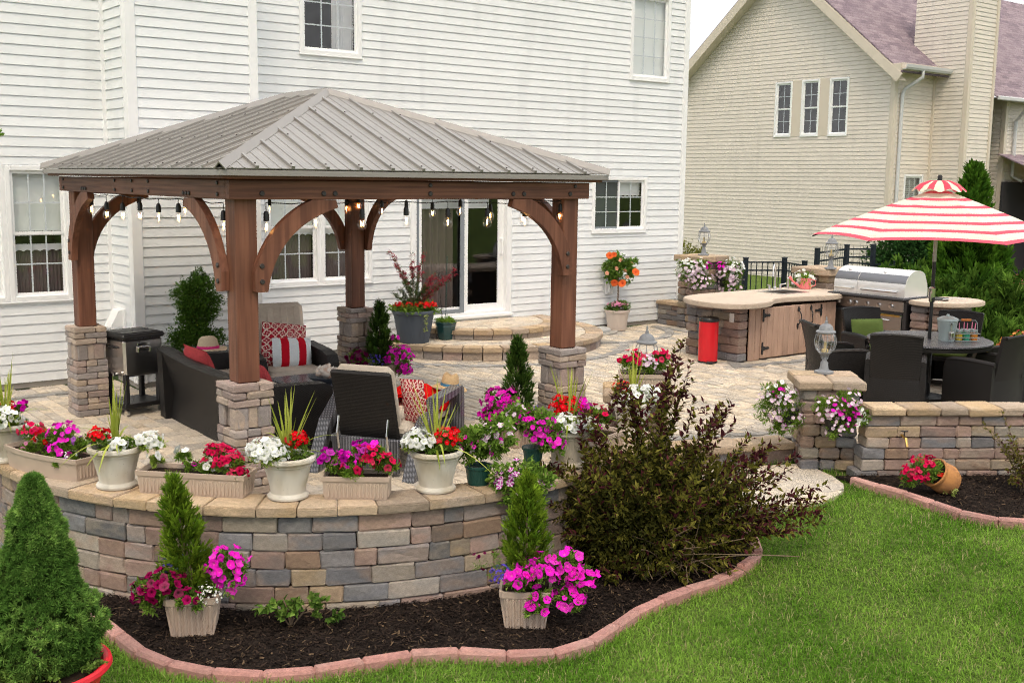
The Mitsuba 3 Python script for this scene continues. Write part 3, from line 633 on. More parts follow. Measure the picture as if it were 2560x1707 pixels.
# ------------------------------------------------------------------ beige neighbour house
k = NB = thing('beige_house', 'neighbouring house with beige siding, a front gable, purple-grey shingles and a tall chimney', 'house'); rng = np.random.default_rng(81)
XG = 26.1; G0, G1 = 17.38, 24.94; GC = (G0 + G1) / 2; ZE, ZR = 5.50, 5.50 + (GC - G0) * .83
WG = Wall((XG, 0, 0), (0, 1, 0), (-1, 0, 0))
gw = [(20.678, 21.281, 3.815, 5.345), (19.739, 20.352, 3.805, 5.355), (18.785, 19.411, 3.80, 5.352)]
def gclip(z):
    if z < ZE: return G0 + .1, G1
    t = (z - ZE) / .83; return G0 + t, G1 - t
boards(k, (XG, 0, 0), (0, 1, 0), (-1, 0, 0), G0, G1, -.30, ZR, [(18.785, 21.281, 3.80, 5.355)], 'm_siding_beige', rng, clip=gclip, seams=.45, lip=.018)
ms = [WG.bx(20.352, 20.678, -.02, .012, 3.80, 5.36), WG.bx(19.411, 19.739, -.02, .012, 3.80, 5.36)]
put(k, 'window_panel', ms[0], 'm_trim_beige'); put(k, 'window_panel', ms[1], 'm_trim_beige')
for a, b, c, d in gw: window(WG, k, a, b, c, d, cols=2, rows=2, trim=.055, back=[('blind', a + .06, b - .06, c + .05, d - .05)])
put(k, 'interior', room(XG + .06, XG + 4, G0 + .1, G1, -.3, 5.4), 'm_interior')
put(k, 'corner_trim', WG.bx(G0 - .02, G0 + .11, -.12, .03, -.3, ZE, .005), 'm_trim_beige')
pw, NY_ = Wall((0, G0, 0), XU, NY), NY
boards(k, (0, G0, 0), XU, NY, XG + .1, 27.888, -.3, ZE, [(26.74, 27.62, .5, 2.76)], 'm_siding_beige', rng)
window(pw, k, 26.74, 27.62, 1.62, 2.76, cols=3, rows=1, kind='fixed', back=[('blind', 26.8, 27.56, 1.7, 2.7)]); window(pw, k, 26.74, 27.62, .5, 1.60, cols=3, rows=1, kind='fixed', back=[('blind', 26.8, 27.56, .55, 1.55)])
put(k, 'backing', box((27.4, G0 + .4, 2.6), (2.5, .05, 5.8)), 'm_interior')
# chimney
CY = 16.40
boards(k, (27.888, 0, 0), (0, 1, 0), (-1, 0, 0), CY + .1, 18.05, -.3, 8.6, [], 'm_siding_beige', rng)
ch = key_of(k, 'chimney')
boards(ch, (0, CY, 0), XU, NY, 27.98, 29.10, -.3, 8.6, [], 'm_siding_beige', rng)
put(ch, 'corner_trim', box((27.93, CY + .03, 4.15), (.13, .13, 8.9), .004), 'm_trim_beige'); put(ch, 'corner_trim', box((29.13, CY + .03, 4.15), (.11, .13, 8.9), .004), 'm_trim_beige')
put(ch, 'flue', box((28.53, CY + .83, 4.2), (1.12, 1.5, 8.78)), 'm_trim_beige'); put(k, 'inner_trim', box((27.86, G0 - .03, 2.6), (.06, .06, 5.8)), 'm_trim_beige')
# main roof: ridge along +X over the gable
rf = key_of(k, 'roof'); OV = .38
def roofplane(y0, z0, y1, z1, x0, x1):
    L = math.hypot(y1 - y0, z1 - z0); V = np.array([[x0, y0, z0], [x1, y0, z0], [x1, y1, z1], [x0, y1, z1]]); uv = np.array([[x0, 0], [x1, 0], [x1, L], [x0, L]])
    n = np.cross(V[1] - V[0], V[3] - V[0]); n /= np.linalg.norm(n); n *= np.sign(n[2])
    V2 = np.vstack([V + n * .03, V - n * .0]); F = tri([[0, 1, 2, 3], [4, 5, 6, 7], [0, 1, 5, 4], [1, 2, 6, 5], [2, 3, 7, 6], [3, 0, 4, 7]])
    return (V2, F), np.vstack([uv, uv])
for s in (1, -1):
    y0 = (G0 - .42) if s > 0 else (G1 + .42); z0 = ZE + .12 - .42 * .83 + .05
    m, uv = roofplane(y0, z0, GC, ZR + .17, XG - OV, 40); put(rf, 'slope', m, 'm_shingle', uv=uv)
    L = math.hypot(GC - y0, ZR + .17 - z0); a = math.atan2(ZR + .17 - z0, (GC - y0))
    def rk(w, h, off, dx): return mv(rot(box((0, L / 2 - .02, off * s), (w, L + .06, h)), rx=a), (XG - OV + dx, y0, z0))
    put(rf, 'rake_board', rk(.035, .24, -.13, -.017), 'm_trim_beige'); put(rf, 'soffit', rk(OV - .02, .02, -.20, OV / 2), 'm_trim_beige')
put(k, 'eave_return', box((XG - OV / 2 + .0, G0 - .19, ZE - .05), (OV + .05, .40, .22), .006), 'm_trim_beige')
put(k, 'fascia', box((XG - OV + 1.1, G0 - .40, ZE - .02), (2.15, .03, .19)), 'm_trim_beige'); put(k, 'eave_soffit', box((XG - OV + 1.1, G0 - .2, ZE - .1), (2.1, .4, .02)), 'm_trim_beige')
g = put(k, 'gutter', frame(prism([(0, 0), (.09, 0), (.12, .05), (.13, .12), (.115, .12), (.10, .06), (.08, .015), (0, .015)], 0, 2.28), (XG - OV + .03, G0 - .42, ZE - .09), (0, -1, 0), (0, 0, 1), (1, 0, 0)), 'm_gutter')
put(k, 'downspout', join([tube([(26.58, G0 - .48, ZE - .08), (26.58, G0 - .48, ZE - .25), (26.38, G0 - .10, ZE - .55), (26.36, G0 - .06, ZE - .7), (26.36, G0 - .06, -.25)], .048, 8)]), 'm_gutter')
# right wing with its own roof and the porch
WX, WY = 30.55, 16.75
put(k, 'wing_side', box((WX + .1, WY + 2, 2.2), (.2, 4, 5.0)), 'm_siding_beige', uv=(.3, .3))
boards(k, (WX, 0, 0), (0, 1, 0), (-1, 0, 0), WY + .1, WY + 3, -.3, 4.95, [], 'm_siding_beige', rng)
wy = Wall((0, WY, 0), XU, NY)
boards(k, (0, WY, 0), XU, NY, WX + .1, 36, 2.2, 4.95, [], 'm_siding_beige', rng)
put(k, 'corner_trim', box((WX + .04, WY + .04, 2.3), (.13, .13, 5.2), .004), 'm_trim_beige')
m, uv = roofplane(WY - .45, 4.85, WY + 4, 8.0, 29.2, 37); put(rf, 'slope', m, 'm_shingle', uv=uv)
put(k, 'wing_gutter', box((33, WY - .48, 4.84), (7.5, .10, .11), .02), 'm_gutter'); put(k, 'downspout', tube([(30.7, WY - .5, 4.8), (30.72, WY - .5, 4.6), (31.0, WY - .08, 4.3), (31.0, WY - .08, 2.75), (31.15, WY - .3, 2.62)], .05, 8), 'm_gutter')
PY = 14.9
m, uv = roofplane(PY - .35, 2.45, WY, 3.35, 30.3, 37); put(rf, 'slope', m, 'm_shingle', uv=uv)
put(k, 'porch_gutter', box((33.8, PY - .37, 2.42), (7.2, .10, .10), .02), 'm_gutter'); put(k, 'porch_beam', box((33.9, PY + .02, 2.28), (6.6, .12, .22)), 'm_trim_beige')
for x in (30.8, 31.95, 33.1, 34.3): put(k, 'porch_post', box((x, PY, .95), (.16, .16, 2.5), .006), 'm_trim_beige')
for x0, x1 in ((30.88, 31.87), (32.03, 33.02), (33.18, 34.22)):
    window(Wall((0, PY, 0), XU, NY), k, x0, x1, .05, 2.16, cols=2, rows=3, kind='fixed', trim=.03, mat='m_trim_beige', mull='m_trim_beige', name='porch_window')
put(k, 'porch_floor', box((33.6, PY + .6, -.15), (6.4, 2.6, .2)), 'm_deck'); put(k, 'porch_back', box((33.6, WY - .08, 1.15), (6.2, .06, 2.9)), 'm_interior')
put(k, 'deck_skirt', box((33.6, PY - .72, -.12), (6.5, .04, .36)), 'm_deck')
# ------------------------------------------------------------------ gazebo
GX, GY, GA, GB, PW = 3.5986, 7.9857, 3.2322, 3.9169, .1778
ZB, BH, ZP = 2.335, .1466, .938
POSTS = [(GX, GY), (GX + GA, GY), (GX, GY + GB), (GX + GA, GY + GB)]
k = GZ = thing('gazebo', 'brown stained wooden gazebo with a hipped grey metal roof standing on four stone piers', 'gazebo'); rng = np.random.default_rng(91)
for x, y in POSTS: put(k, 'post', box((x, y, (ZP + ZB) / 2 + .05), (PW, PW, ZB - ZP + .1), .008), 'm_wood_z', uv=.5 + .4 * rng.random(2))
o = PW / 2 + .07; bz = ZB + BH / 2; X0, X1, Y0, Y1_ = GX - o, GX + GA + o, GY - o, GY + GB + o
t = .075
for y, s in ((Y0 + t / 2, 1), (Y1_ - t / 2, -1)):
    put(k, 'beam', box(((X0 + X1) / 2, y, bz), (X1 - X0, t, BH), .006), 'm_wood_x', uv=(.55, rng.random()))
for x in (X0 + t / 2, X1 - t / 2): put(k, 'beam', box((x, (Y0 + Y1_) / 2, bz), (t, Y1_ - Y0 - 2 * t - .002, BH), .006), 'm_wood_y', uv=(.40, rng.random()))
i0 = .14
for y in (Y0 + i0, Y1_ - i0): put(k, 'inner_beam', box(((X0 + X1) / 2, y, bz + .02), (X1 - X0 - .4, .05, .11)), 'm_wood_x', uv=(.3, .4))
RZ, RT = 2.559, 3.285; rx0, rx1, ry0, ry1 = X0 - .125, X1 + .125, Y0 - .125, Y1_ + .125
f0 = .06
for y in (ry0 + f0, ry1 - f0): put(k, 'fascia', box(((rx0 + rx1) / 2, y, 2.518), (rx1 - rx0 - 2 * f0 + .04, .04, .058), .004), 'm_wood_x', uv=(.6, rng.random()))
for x in (rx0 + f0, rx1 - f0): put(k, 'fascia', box((x, (ry0 + ry1) / 2, 2.518), (.04, ry1 - ry0 - 2 * f0 - .045, .058), .004), 'm_wood_y', uv=(.45, rng.random()))
def brace(px, py, dx, dy, out):
    W_ = .135; cl = bez((.00, -.70), (.08, -.16), (.66, -.0), 14); tg = np.gradient(cl, axis=0); tg /= np.linalg.norm(tg, axis=1, keepdims=True); nr = np.stack([-tg[:, 1], tg[:, 0]], 1)
    p = Polygon([tuple(q) for q in cl + nr * W_ / 2] + [tuple(q) for q in (cl - nr * W_ / 2)[::-1]]).intersection(sbox(-.035, -.70, .80, -.002))
    m = prism(p, -.032, .032); O = np.array([px + dx * PW * .40, py + dy * PW * .40, ZB]); out = np.array(out, float)
    br = put(k, 'brace', frame(m, O + out * (PW / 2 + .034), (dx, dy, 0), (0, 0, 1), (dy, -dx, 0)), 'm_wood_z', uv=(.5 + .3 * rng.random(), rng.random()))
    for q in (-.50, -.62): put(br, 'bolt', disc(O + np.array([dx, dy, 0]) * .02 + np.array([0, 0, q]) + out * (PW / 2 + .066), .020, 10, out, .012), 'm_bolt')
for (x, y), sx, sy in zip(POSTS, (1, -1, 1, -1), (1, 1, -1, -1)): brace(x, y, sx, 0, (0, -sy, 0)); brace(x, y, 0, sy, (-sx, 0, 0))
for x in np.r_[GX + np.array([.10, .62, .72]), GX + GA - np.array([.08, .62, .74]), GX + GA / 2]: put(k, 'bolt', disc((x, Y0, ZB + .045), .021, 10, (0, -1, 0), .012), 'm_bolt')
for x in (GX + GA / 2, GX + GA - .02): put(k, 'bolt', disc((x, Y0, ZB + .115), .018, 10, (0, -1, 0), .012), 'm_bolt')
for y in GY + np.array([.05, .60, .66, .72, 1.5, 1.9, 2.35, 3.2, 3.26, 3.32, GB]): put(k, 'bolt', disc((X0, y, ZB + .035), .017, 8, (-1, 0, 0), .012), 'm_bolt')
for y in GY + np.array([.05, 1.5, 1.9, 2.35, GB]): put(k, 'bolt', disc((X0, y, ZB + .12), .015, 8, (-1, 0, 0), .012), 'm_bolt')
rf = put(k, 'roof', join([box(((rx0 + rx1) / 2, ry0 + .012, RZ - .028), (rx1 - rx0, .025, .045), .004), box(((rx0 + rx1) / 2, ry1 - .012, RZ - .028), (rx1 - rx0, .025, .045), .004), box((rx0 + .012, (ry0 + ry1) / 2, RZ - .028), (.025, ry1 - ry0 - .052, .045), .004), box((rx1 - .012, (ry0 + ry1) / 2, RZ - .028), (.025, ry1 - ry0 - .052, .045), .004)]), 'm_metal_trim', smooth=False)
rxm, rya, ryb = (rx0 + rx1) / 2, GY + 1.60, GY + GB - 1.46
def hip(P, n):
    """one roof face: standing-seam panels that run down the slope, each with its raised seam and a row of screws."""
    P = np.array(P, float); e = P[1] - P[0]; L = np.linalg.norm(e); U = e / L; N = np.cross(U, P[2] - P[0]); N /= np.linalg.norm(N); N *= np.sign(N[2]); Vd = np.cross(N, U)
    if Vd[2] < 0: Vd = -Vd
    uv = np.stack([(P - P[0]) @ U, (P - P[0]) @ Vd], 1); poly = Polygon(uv); w = L / n; screws = []; H = uv[:, 1].max()
    for i in range(n):
        c = poly.intersection(sbox(i * w + .002, 0, (i + 1) * w - .002, 9))
        if c.is_empty or c.area < 1e-3 or c.geom_type != 'Polygon': continue
        m = prism(c, 0, .008); seam = poly.intersection(sbox((i + 1) * w - .016, 0, (i + 1) * w + .012, 9)) if i < n - 1 else None
        ms = [m] + ([prism(seam, .004, .028)] if seam is not None and seam.geom_type == 'Polygon' and seam.area > 1e-4 else [])
        for j in (2,): pass
        for fx in (.33, .66):
            q = poly.intersection(sbox((i + fx) * w - .006, 0, (i + fx) * w + .006, 9))
            if q.geom_type == 'Polygon' and q.area > 1e-4: ms.append(prism(q, .006, .0125))
        m = join(ms); put(rf, 'panel', frame(m, P[0], U, Vd, N), 'm_metal_roof', uv=m[0][:, :2] + i * .4)
        for vz in (.05, .36 * H, .69 * H):
            if poly.contains(Point((i + 1) * w, vz + .02)): screws.append(disc(P[0] + U * (i + 1) * w + Vd * vz + N * .026, .0075, 6, N, .009))
    put(rf, 'screws', join(screws), 'm_bolt', kind='stuff')
    return N
A, B_, C_, D_ = (rx0, ry0, RZ), (rx1, ry0, RZ), (rx1, ry1, RZ), (rx0, ry1, RZ); Ra, Rb = (rxm, rya, RT), (rxm, ryb, RT)
hip([A, B_, Ra], 13); hip([D_, A, Ra, Rb], 15); hip([B_, C_, Rb, Ra], 15); hip([C_, D_, Rb], 13)
def capstrip(p, q, w=.045):
    p, q = np.array(p), np.array(q); d = q - p; L = np.linalg.norm(d); d /= L; s = np.cross(d, (0, 0, 1)); s /= np.linalg.norm(s); u = np.cross(s, d)
    m = prism([(-w, -.028), (0, .022), (w, -.028), (w, -.018), (0, .036), (-w, -.018)], 0, L); put(rf, 'hip_cap', frame(m, p + u * .02, s, u, d), 'm_metal_trim')
for p, q in ((A, Ra), (B_, Ra), (C_, Rb), (D_, Rb), (Ra, Rb)): capstrip(p, q)
put(k, 'roof_underside', join([mv((np.array([A, B_, Ra, Rb, C_, D_]), np.array([[0, 1, 2], [1, 4, 3], [1, 3, 2], [4, 5, 3], [5, 0, 2], [5, 2, 3]])), (0, 0, -.05))]), 'm_wood_x', uv=(.3, .3))
# stone piers
def pier(c, label, seed):
    k = thing('stone_pier', label, 'stone pier'); rng = np.random.default_rng(seed); w, H = .335, .0655; n = 14; z = 0
    rows = [1] * 9 + [2] + [1] * 3; hs = [H] * 9 + [.170] + [(ZP - 9 * H - .170) / 3] * 3
    for r, (kind, h) in enumerate(zip(rows, hs)):
        if kind == 1:
            for f in range(4):
                A = f * math.pi / 2; y = -w / 2 + .055
                for a, b in (((0, .222),) if r % 2 else ((0, .112), (.112, .222))) if r in (2, 5, 8) else ((0, .222),):
                    x = -w / 2 + (a + b) / 2 if r % 2 == 0 else -w / 2 + .113 + (a + b) / 2
                    X, Y = math.cos(A) * x - math.sin(A) * y, math.sin(A) * x + math.cos(A) * y
                    stone_block(k, 'brick', (c[0] + X, c[1] + Y, z + h / 2), (b - a - .004, .108, h - .004), A + rng.normal(0, .012), 'm_pier_stone', rng, .009, .0028)
        else:
            for f in range(4):
                A = f * math.pi / 2
                for x in (-.115, 0.0, .115):
                    y = -w / 2 + .075 + rng.normal(0, .006); X, Y = math.cos(A) * x - math.sin(A) * y, math.sin(A) * x + math.cos(A) * y
                    stone_block(k, 'brick', (c[0] + X, c[1] + Y, z + h / 2), (.082, .10, h - .004), A + rng.normal(0, .03), 'm_pier_stone', rng, .010, .0025)
        z += h
    put(k, 'core', box((c[0], c[1], ZP / 2), (w - .17, w - .17, ZP - .004)), 'm_soil')
for c, l, s in zip(POSTS, ('stone pier under the gazebo post nearest the camera', 'stone pier under the right front gazebo post', 'stone pier under the far left gazebo post beside the steel cooler', 'stone pier under the rear gazebo post beside the wicker armchair'), (1, 2, 3, 4)): pier(c, l, 100 + s)

# ------------------------------------------------------------------ string lights
k = thing('string_lights', 'string of clear light bulbs hanging on a black cord under the gazebo beams', 'string lights'); rng = np.random.default_rng(95)
xa, xb, ya, yb = GX + PW / 2 + .02, GX + GA - PW / 2 - .02, GY + PW / 2 + .02, GY + GB - PW / 2 - .02
run = [(X0 + .11, a) for a in np.linspace(ya + .1, yb + .05, 9)] ; runs = [[(x, Y0 + .12) for x in np.linspace(xa + .08, xb + .02, 8)], run, [(x, Y1_ - .16) for x in np.linspace(xa, xb, 7)], [(X1 - .16, y) for y in np.linspace(ya, yb, 8)]]
cord = []; glow = []
gl = [(0.004, 0), (.022, -.012), (.031, -.035), (.030, -.052), (.020, -.070), (.0, -.078)]
bulb_shape = mikit.ply(lathe(gl, 14), 'm_lamp_glass', smooth=True); sock_shape = mikit.ply(lathe([(0, .062), (.012, .058), (.017, .04), (.018, 0), (0.0, -.002)], 10), 'm_black_plastic', smooth=40); fil_shape = mikit.ply(join([tube([(-.010, 0, -.018), (-.004, 0, -.052), (.002, .004, -.024), (.008, 0, -.052), (.011, 0, -.018)], .0028, 5)]), 'm_bulb_glow')
for R in runs:
    pts = []
    for i, (x, y) in enumerate(R):
        z = ZB - .015 - rng.uniform(0, .02); d = rng.uniform(.03, .075)
        pts.append((x, y, z)); cord.append(tube([(x, y, z), (x, y, z - d)], .0035, 5))
        M = np.eye(4); a = rng.uniform(0, 3); M[:2, :2] = [[math.cos(a), -math.sin(a)], [math.sin(a), math.cos(a)]]; M[:3, :3] *= 1.25; M[:3, 3] = (x, y, z - d - .07)
        for nm, sh in (('socket', sock_shape), ('bulb', bulb_shape), ('filament', {**fil_shape, 'emitter': {'type': 'area', 'radiance': C(6.0, 3.0, .85)}})): put_shared(k, nm, sh, M)
        if i + 1 < len(R): q = R[i + 1]; pts.append(((x + q[0]) / 2, (y + q[1]) / 2, z - .012))
    cord.append(tube(pts, .004, 5))
put(k, 'cord', join(cord), 'm_black_plastic')

# ------------------------------------------------------------------ iron fences behind the patio
def fence(P, top, bot, label, spear=False, sp=.115, rails=None, post_h=.06, posts=None):
    k = thing('iron_fence', label, 'fence'); P = [np.array(p, float) for p in P]
    for a, b in zip(P[:-1], P[1:]):
        d = b - a; L = np.linalg.norm(d); d /= L; ang = math.atan2(d[1], d[0])
        for z in rails or (top - .02, top - .19, bot + .12): c = (a + b) / 2; put(k, 'rail', mv(rot(box((0, 0, 0), (L, .028, .032)), rz=ang), (c[0], c[1], z)), 'm_fence')
        n = int(L / sp)
        for i in range(1, n):
            q = a + d * L * i / n; z1 = top + (.10 if spear and i % 2 == 0 else .05 if spear else -.03)
            m = box((q[0], q[1], (bot + z1) / 2), (.017, .017, z1 - bot))
            if spear: V = m[0].copy(); s = V[:, 2] > z1 - .01; V[s, :2] = q + (V[s, :2] - q) * .25; m = (V, m[1])
            put(k, 'picket', mv(rot(mv(m, (-q[0], -q[1], 0)), rz=ang), (q[0], q[1], 0)), 'm_fence')
    for p in P: put(k, 'post', join([box((p[0], p[1], (bot + top) / 2 + post_h / 2), (.085, .085, top - bot + post_h), .006), box((p[0], p[1], top + post_h + .012), (.10, .10, .024), .008)]), 'm_fence')
fence([(16.6, 14.6), (18.28, 15.50), (19.05, 15.10), (18.62, 14.25), (17.8, 13.17)], .86, -.36, 'black iron fence with a flat top rail behind the sink')
fence([(18.55, 13.90), (20.25, 14.42), (20.85, 14.18)], 1.14, -.36, 'taller black iron fence with pointed pickets behind the grill lantern', True, sp=.13)
fence([(20.9, 14.9), (21.15, 13.8), (21.5, 11.9), (21.9, 9.6)], .80, -.36, 'low black iron fence with pointed pickets behind the evergreens', True, sp=.13)
k = thing('storage_box', 'pale blue-green plastic box behind the iron fence by the beige house corner', 'storage box'); put(k, 'body', box((23.6, 16.1, .0), (1.0, .7, .75), .05), 'm_galv'); put(k, 'lid', box((23.6, 16.1, .41), (1.06, .76, .07), .02), 'm_galv')

# ------------------------------------------------------------------ lanterns on the pillars
def lantern(x, y, z, label, h=.565):
    k = thing('lantern', label, 'lantern'); s = h / .465; u = s * .001
    put(k, 'base', lathe([(0, 0), (.078, 0), (.078, .016), (.045, .024), (.034, .04), (.030, .085), (.042, .092), (.036, .10), (.016, .108), (.016, .135), (.03, .150), (.055, .175), (.0, .178)], 16, (x, y, z)) if False else (lathe([(0, 0), (.078 * s, 0), (.078 * s, .018 * s), (.046 * s, .026 * s), (.034 * s, .045 * s), (.030 * s, .09 * s), (.020 * s, .10 * s), (.016 * s, .135 * s), (.03 * s, .15 * s), (.054 * s, .168 * s), (0, .170 * s)], 8, (x, y, z))), 'm_lantern', smooth=40)
    gp = [(.048, .170), (.070, .195), (.083, .235), (.085, .265), (.076, .305), (.062, .328)]
    put(k, 'glass', lathe([(r * s, q * s) for r, q in gp], 8, (x, y, z)), 'm_lamp_glass')
    rib = []
    for i in range(8):
        a = i * math.pi / 4; rib.append(tube([(x + (r + .002) * s * math.cos(a), y + (r + .002) * s * math.sin(a), z + q * s) for r, q in [(.022, .115), (.030, .15)] + gp], .0036, 4))
    put(k, 'cage', join(rib), 'm_lantern')
    put(k, 'roof', lathe([(0, .322 * s), (.060 * s, .322 * s), (.080 * s, .332 * s), (.079 * s, .342 * s), (.060 * s, .352 * s), (.052 * s, .38 * s), (.032 * s, .398 * s), (.014 * s, .402 * s), (.012 * s, .425 * s), (.006 * s, .43 * s), (.007 * s, .445 * s), (.0, .468 * s)], 16, (x, y, z)), 'm_lantern', smooth=40)
    put(k, 'candle', lathe([(0, .17 * s), (.030 * s, .172 * s), (.026 * s, .195 * s), (.012 * s, .20 * s), (.012 * s, .25 * s), (0, .262 * s)], 10, (x, y, z)), 'm_candle', smooth=40)
lantern(9.06, 6.64, .662, 'grey metal lantern with curved glass on the pillar nearest the dining table')
lantern(7.14, 7.17, .652, 'grey metal lantern rising behind the dark shrub beside a window box', h=.56)
lantern(14.28, 13.04, 1.262, 'grey metal lantern on the pillar by the corner of the white house', h=.56)
lantern(14.70, 10.75, 1.172, 'grey metal lantern on the pillar behind the grill', h=.56)
k = thing('water_tap', 'brass garden tap on the straight stone wall', 'tap'); p = W0 + WD * .50 + WN * .02
put(k, 'pipe', tube([(p[0], p[1], .20), tuple(p + WN * .10) + (.19,), tuple(p + WN * .14) + (.12,)], .013, 8), 'm_brass'); put(k, 'handle', join([tube([tuple(p + WN * .06) + (.19,), tuple(p + WN * .06) + (.25,)], .006, 6), tube([tuple(p + WN * .06 - WD * .035) + (.25,), tuple(p + WN * .06 + WD * .035) + (.25,)], .008, 6)]), 'm_bolt')
# ------------------------------------------------------------------ furniture under the gazebo
def obox(o, ang, c, s, bev=0.0, rx=0):
    """a box in the local frame of a piece of furniture: x right, y forward, z up; ang turns +y towards the world direction it faces."""
    return mv(rot(mv(rot(box((0, 0, 0), s, bev), rx=rx), c), rz=ang), o)
def facing(dx, dy): return math.atan2(dy, dx) - math.pi / 2
def at(o, ang, p): c, s = math.cos(ang), math.sin(ang); return np.array([o[0] + c * p[0] - s * p[1], o[1] + s * p[0] + c * p[1], o[2] + p[2]])
def cushion(k, name, o, ang, p, w, h, t, mat, lean=0.0, spin=0.0, label=None):
    m, uv = pillow(w, h, t); m = rot(rot(m, ry=spin), rx=lean)
    return put(k, name, mv(rot(m, rz=ang), at(o, ang, p)), mat, smooth=True, uv=uv, label=label)
def pad(o, ang, c, s, r=.05): return mv(rot(mv(box((0, 0, 0), s, r), c), rz=ang), o)
# two-seat sofa, seen from its back
o, a = (4.52, 10.15, 0), facing(1, -.03); k = thing('wicker_sofa', 'black wicker sofa with flared back seen from behind, left of the coffee table', 'sofa')
back = [(-1.15, -.30, 0), (1.15, -.30, 0)]
V = []
for x in np.linspace(-1.16, 1.16, 9):
    for y, z in ((-.34, .0), (-.30, .30), (-.42, .66), (-.36, .69), (-.24, .66), (-.20, .3), (-.2, .0)): V.append((x, y, z + .06 * (x / 1.16) ** 2 * (z > .5)))
V = np.array(V); i = np.arange(9 * 7).reshape(9, 7); q = np.stack([i[:-1, :-1], i[1:, :-1], i[1:, 1:], i[:-1, 1:]], -1).reshape(-1, 4)
F = tri(np.vstack([q, [[i[0, 0], i[0, 1], i[0, 5], i[0, 6]], [i[0, 1], i[0, 2], i[0, 4], i[0, 5]], [i[8, 6], i[8, 5], i[8, 1], i[8, 0]], [i[8, 5], i[8, 4], i[8, 2], i[8, 1]]]]))
put(k, 'back', mv(rot((V, F), rz=a), o), 'm_wicker', smooth=50)
for s in (-1, 1):
    pr_ = [(-.40, .0), (-.34, 0), (-.30, .06), (.36, .06), (.38, .0), (.44, 0), (.42, .60), (.36, .64), (-.22, .66), (-.42, .70)]
    m = prism(pr_, -.075, .075); V, F = m; V = V[:, [2, 0, 1]]; put(k, 'arm', mv(rot(mv((V, F), (s * 1.09, 0, 0)), rz=a), o), 'm_wicker')
put(k, 'seat', obox(o, a, (0, .05, .19), (2.0, .62, .26), .02), 'm_wicker')
for s in (-1, 0, 1): put(k, 'seat_cushion', pad(o, a, (s * .66, .08, .40), (.65, .62, .15), .04), 'm_beige_cloth', smooth=40)
cushion(k, 'red_pillow', o, a, (-.62, -.16, .60), .58, .40, .17, 'm_red_cloth', .35, label='faded red scatter pillow at the far end'); cushion(k, 'red_pillow', o, a, (.66, -.10, .63), .55, .40, .17, 'm_red_cloth', .35, .06, label='faded red scatter pillow at the near end')
# side table with a hat
k = thing('side_table', 'small black wicker side table carrying the straw hat with the pink band', 'side table'); c = (4.93, 11.62)
put(k, 'top', box((c[0], c[1], .595), (.62, .50, .04), .012), 'm_wicker_top'); put(k, 'body', box((c[0], c[1], .285), (.54, .42, .57), .01), 'm_wicker')
def hat(x, y, z, label, r, mat, band, dent=False, tilt=0, rz=0):
    k = thing('straw_hat', label, 'hat'); n = 28
    br = lathe([(r * .50, .012), (r * .75, .006), (r, .0), (r * 1.005, .004), (r * .76, .012), (r * .50, .020)], n, wob=lambda a: 1 + .015 * np.sin(3 * a)); V = br[0].copy(); rr = np.hypot(V[:, 0], V[:, 1]); V[:, 2] += .03 * np.clip(rr / r - .5, 0, 1) * np.cos(2 * np.arctan2(V[:, 1], V[:, 0]))
    P = lambda m: mv(rot(rot(m, rx=tilt), rz=rz), (x, y, z))
    put(k, 'brim', P((V, br[1])), mat, smooth=50)
    cr = lathe([(r * .52, .01), (r * .50, .055), (r * .44, .115), (r * .30, .145), (r * .1, .148), (0, .146)], n, wob=lambda a: 1 + .12 * np.cos(a) ** 2); V = cr[0].copy()
    if dent: V[:, 2] -= .035 * np.exp(-(V[:, 1] / (.035)) ** 2) * (V[:, 2] > .1)
    put(k, 'crown', P((V, cr[1])), mat, smooth=50)
    put(k, 'band', P(lathe([(r * .535, .012), (r * .528, .045), (r * .515, .046)], n, wob=lambda a: 1 + .12 * np.cos(a) ** 2)), band, smooth=50)
hat(4.80, 11.58, .622, 'pale straw sun hat with a bright pink band on the side table', .205, 'm_straw', 'm_pink_band')
# wicker armchair with cushions
o, a = (5.46, 11.05, 0), facing(-.12, -1); k = thing('wicker_armchair', 'black wicker armchair with beige cushions facing the camera near the rear gazebo post', 'armchair')
put(k, 'base', obox(o, a, (0, 0, .17), (.70, .70, .26), .02), 'm_wicker'); put(k, 'backrest', obox(o, a, (0, -.37, .66), (.66, .05, .80), .02, .22), 'm_wicker')
for s in (-1, 1):
    V, F = prism([(-.40, .0), (-.34, .0), (-.30, .1), (.32, .1), (.34, 0), (.40, 0), (.41, .52), (.36, .60), (.2, .635), (-.36, .66)], -.065, .065); put(k, 'arm', mv(rot(mv((V[:, [2, 0, 1]], F), (s * .40, 0, 0)), rz=a), o), 'm_wicker')
put(k, 'seat_cushion', pad(o, a, (0, .06, .385), (.66, .70, .16), .05), 'm_beige_cloth', smooth=40)
put(k, 'back_cushion', mv(rot(mv(rot(join([box((0, 0, 0), (.64, .13, .72), .05)] + [box(((i - 1.5) * .155, .012, 0), (.15, .13, .68), .045) for i in range(4)]), rx=.22), (0, -.27, .76)), rz=a), o), 'm_beige_cloth', smooth=40)
def loose(name, label, o, a, p, w, h, t, mat, lean, spin): m, uv = pillow(w, h, t); kk = put(None, name, mv(rot(rot(rot(m, ry=spin), rx=lean), rz=a), at(o, a, p)), mat, smooth=True, uv=uv); tag(kk, label, 'pillow')
loose('throw_pillow', 'dark red pillow with a white lattice pattern leaning in the wicker armchair', o, a, (-.02, -.10, .66), .50, .50, .17, 'm_pattern_cloth', .28, -.14)
loose('throw_pillow', 'small pillow with bold red and white stripes in front of the patterned one', o, a, (-.06, .05, .60), .44, .33, .15, 'm_stripe_cloth', .22, -.06)
